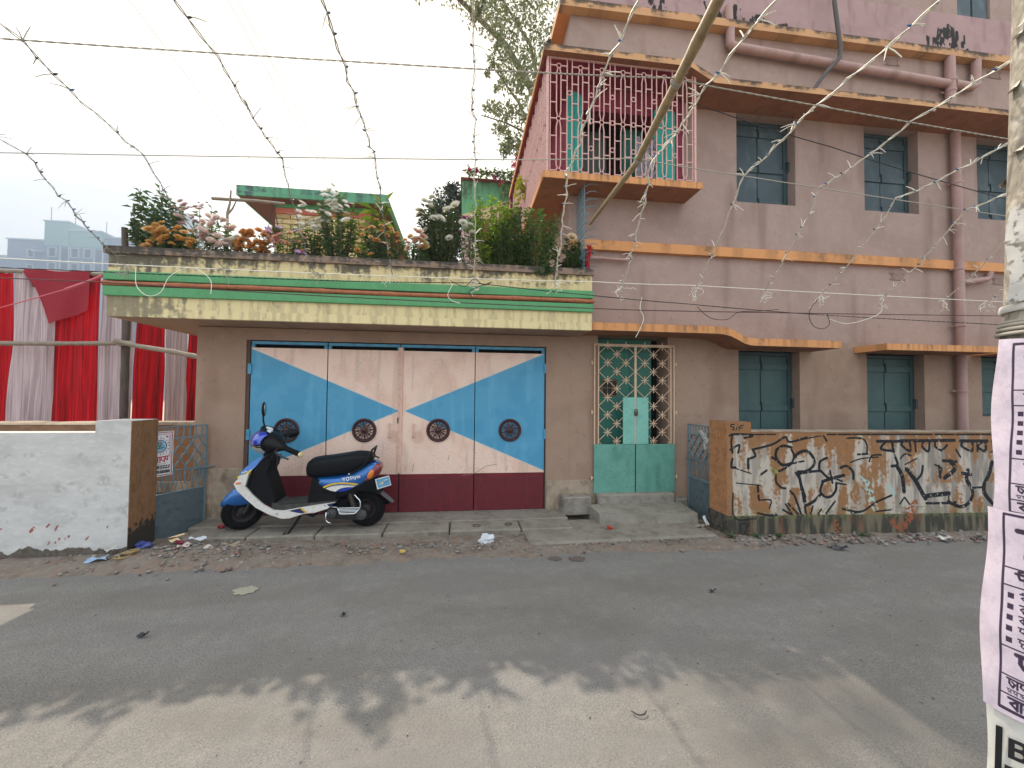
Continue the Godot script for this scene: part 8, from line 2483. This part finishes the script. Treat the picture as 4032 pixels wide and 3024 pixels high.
	# headset, turned with the wheel
	var H := Transform3D(Basis(Vector3.UP, steer) * Basis(Vector3.BACK, -0.12), Vector3(-0.365, 0.862, 0.0)).scaled_local(Vector3.ONE * 1.32)
	var hs := nb()
	var ring := []
	for q in [[-0.235, 0.020, 0.018, 0.045, -0.005], [-0.20, 0.034, 0.030, 0.035, 0.0], [-0.15, 0.062, 0.050, 0.02, 0.008], [-0.10, 0.088, 0.068, 0.005, 0.012], [-0.05, 0.102, 0.082, 0.0, 0.015], [0.0, 0.106, 0.086, 0.0, 0.016], [0.05, 0.102, 0.082, 0.0, 0.015], [0.10, 0.088, 0.068, 0.005, 0.012], [0.15, 0.062, 0.050, 0.02, 0.008], [0.20, 0.034, 0.030, 0.035, 0.0], [0.235, 0.020, 0.018, 0.045, -0.005]]:
		var r := PackedVector3Array()
		for k in 22:
			var th := TAU * k / 22
			r.push_back(Vector3(q[3] + cos(th) * q[1], q[4] + sin(th) * q[2], q[0]))
		ring.push_back(r)
	hs.surf(ring); hs.fan(ring[0], true); hs.fan(ring[-1])
	var ho := obj("headset", hs, blk, t, H)
	var shell := func(a0: float, a1: float, z0: float, z1: float, grow: float, taper: float):
		var m := nb()
		var rw := []
		for i in 15:
			var z := lerpf(z0, z1, i / 14.0)
			var s := sqrt(maxf(0.02, 1.0 - pow(z / 0.165, 2.0)))
			var r := PackedVector3Array()
			for k in 15:
				var u := k / 14.0
				var sh2: float = taper * pow(absf(z) / 0.14, 2.0)
				var th: float = deg_to_rad(lerpf(a0 + sh2, a1 - sh2, u))
				r.push_back(Vector3(cos(th) * (0.106 + grow) * s, 0.016 + sin(th) * (0.086 + grow) * s, z))
			rw.push_back(r)
		m.surf(rw, false)
		return m
	var dd: StandardMaterial3D = deep.duplicate(); dd.cull_mode = BaseMaterial3D.CULL_DISABLED
	obj("cowl", shell.call(112.0, 196.0, -0.118, 0.118, 0.012, 12.0), dd, ho)
	var tr: StandardMaterial3D = chrome.duplicate(); tr.cull_mode = BaseMaterial3D.CULL_DISABLED
	obj("trim", shell.call(196.5, 203.0, -0.120, 0.120, 0.016, 0.0), tr, ho)
	var ll: StandardMaterial3D = lens.duplicate(); ll.cull_mode = BaseMaterial3D.CULL_DISABLED
	obj("headlight", shell.call(203.5, 252.0, -0.112, 0.112, 0.012, 14.0), ll, ho)
	for s in [-1.0, 1.0]:
		var cbl := nb(); cbl.tube(cubic([Vector3(0.03, -0.02, s * 0.19), Vector3(-0.02, -0.07, s * 0.15), Vector3(0.03, -0.12, s * 0.06), Vector3(0.045, -0.19, s * 0.03)], 5), 0.005, 6)
		obj("cable", cbl, blk, ho)
	# instruments
	var gu := nb(); gu.lathe(Vector3.ZERO, Basis(), [Vector2(0.070, -0.02), Vector2(0.072, 0.006), Vector2(0.066, 0.012), Vector2(0.060, 0.008), Vector2(0.0001, 0.008)], 26)
	var gt := Transform3D(Basis(Vector3.BACK, -0.22) * Basis(Vector3.RIGHT, -PI / 2 + 0.35), Vector3(0.0, 0.096, 0.015))
	var go := obj("instrument_cluster", gu, blk, ho, gt)
	for s in [-1.0, 1.0]:
		var d := nb(); d.lathe(Vector3(-0.008, s * 0.028, 0.0085), Basis(), [Vector2(0.026, 0), Vector2(0.025, 0.002), Vector2(0.0001, 0.002)], 20)
		d.lathe(Vector3(-0.008, s * 0.028, 0.0105), Basis(), [Vector2(0.004, 0), Vector2(0.0001, 0.003)], 8)
		obj("dial", d, mat(hx("d5d8da"), 0.3), go)
	# bars, grips, levers, mirrors
	for s in [-1.0, 1.0]:
		var gp := nb(); gp.tube([Vector3(0.042, 0.0, s * 0.225), Vector3(0.075, -0.012, s * 0.29), Vector3(0.115, -0.030, s * 0.385)], [0.017, 0.019, 0.018], 12)
		for k in 5: gp.torus(Vector3(0.06, -0.006, s * 0.26).lerp(Vector3(0.11, -0.028, s * 0.375), k / 4.0), Basis(Vector3.UP, s * 0.35), 0.0185, 0.002, 14, 4)
		var g1 := obj("grip", gp, rubber, ho)
		var ec := nb(); ec.lathe(Vector3(0.115, -0.030, s * 0.385), Basis(Vector3.UP, (0.38 if s > 0 else PI - 0.38)), [Vector2(0.019, -0.004), Vector2(0.019, 0.008), Vector2(0.013, 0.014), Vector2(0.0001, 0.015)], 14)
		obj("grip_end", ec, mat(hx("c9b98c"), 0.5), g1)
		var sw := nb(); sw.box(Vector3(0.045, 0.002, s * 0.215), Vector3(0.05, 0.045, 0.05), 0.012)
		obj("switch_box", sw, blk, ho)
		var lv := nb(); lv.tube(cubic([Vector3(0.01, -0.015, s * 0.215), Vector3(-0.012, -0.03, s * 0.25), Vector3(0.01, -0.05, s * 0.31), Vector3(0.045, -0.065, s * 0.36)], 5), 0.0065, 7)
		obj("brake_lever", lv, mat(hx("3a3d40"), 0.4, 0.6), ho)
	var mr := nb()
	mr.tube(cubic([Vector3(0.03, 0.03, -0.20), Vector3(0.02, 0.09, -0.225), Vector3(0.005, 0.15, -0.245), Vector3(0.0, 0.19, -0.25)], 4), 0.007, 7)
	obj("mirror_stalk", mr, blk, ho)
	var mh := nb(); mh.blob(Vector3(0, 0, 0), Vector3(0.016, 0.062, 0.040), 16, 10)
	var mo := obj("mirror", mh, blk, ho, Transform3D(Basis(Vector3.UP, -0.45) * Basis(Vector3.BACK, 0.10), Vector3(-0.002, 0.245, -0.25)))
	var mg2 := nb(); mg2.blob(Vector3(0.010, 0, 0), Vector3(0.008, 0.054, 0.034), 16, 8)
	obj("mirror_glass", mg2, mat(hx("aab4b4"), 0.08, 0.9), mo)
	var m2 := nb()
	m2.tube([Vector3(0.03, 0.02, 0.20), Vector3(0.06, 0.06, 0.19), Vector3(0.085, 0.085, 0.17)], 0.008, 7)
	m2.blob(Vector3(0.105, 0.098, 0.155), Vector3(0.058, 0.034, 0.022), 14, 8, Basis(Vector3.BACK, 0.15))
	obj("folded_mirror", m2, blk, ho)

func stuff_part(m: MB) -> MB:
	return m
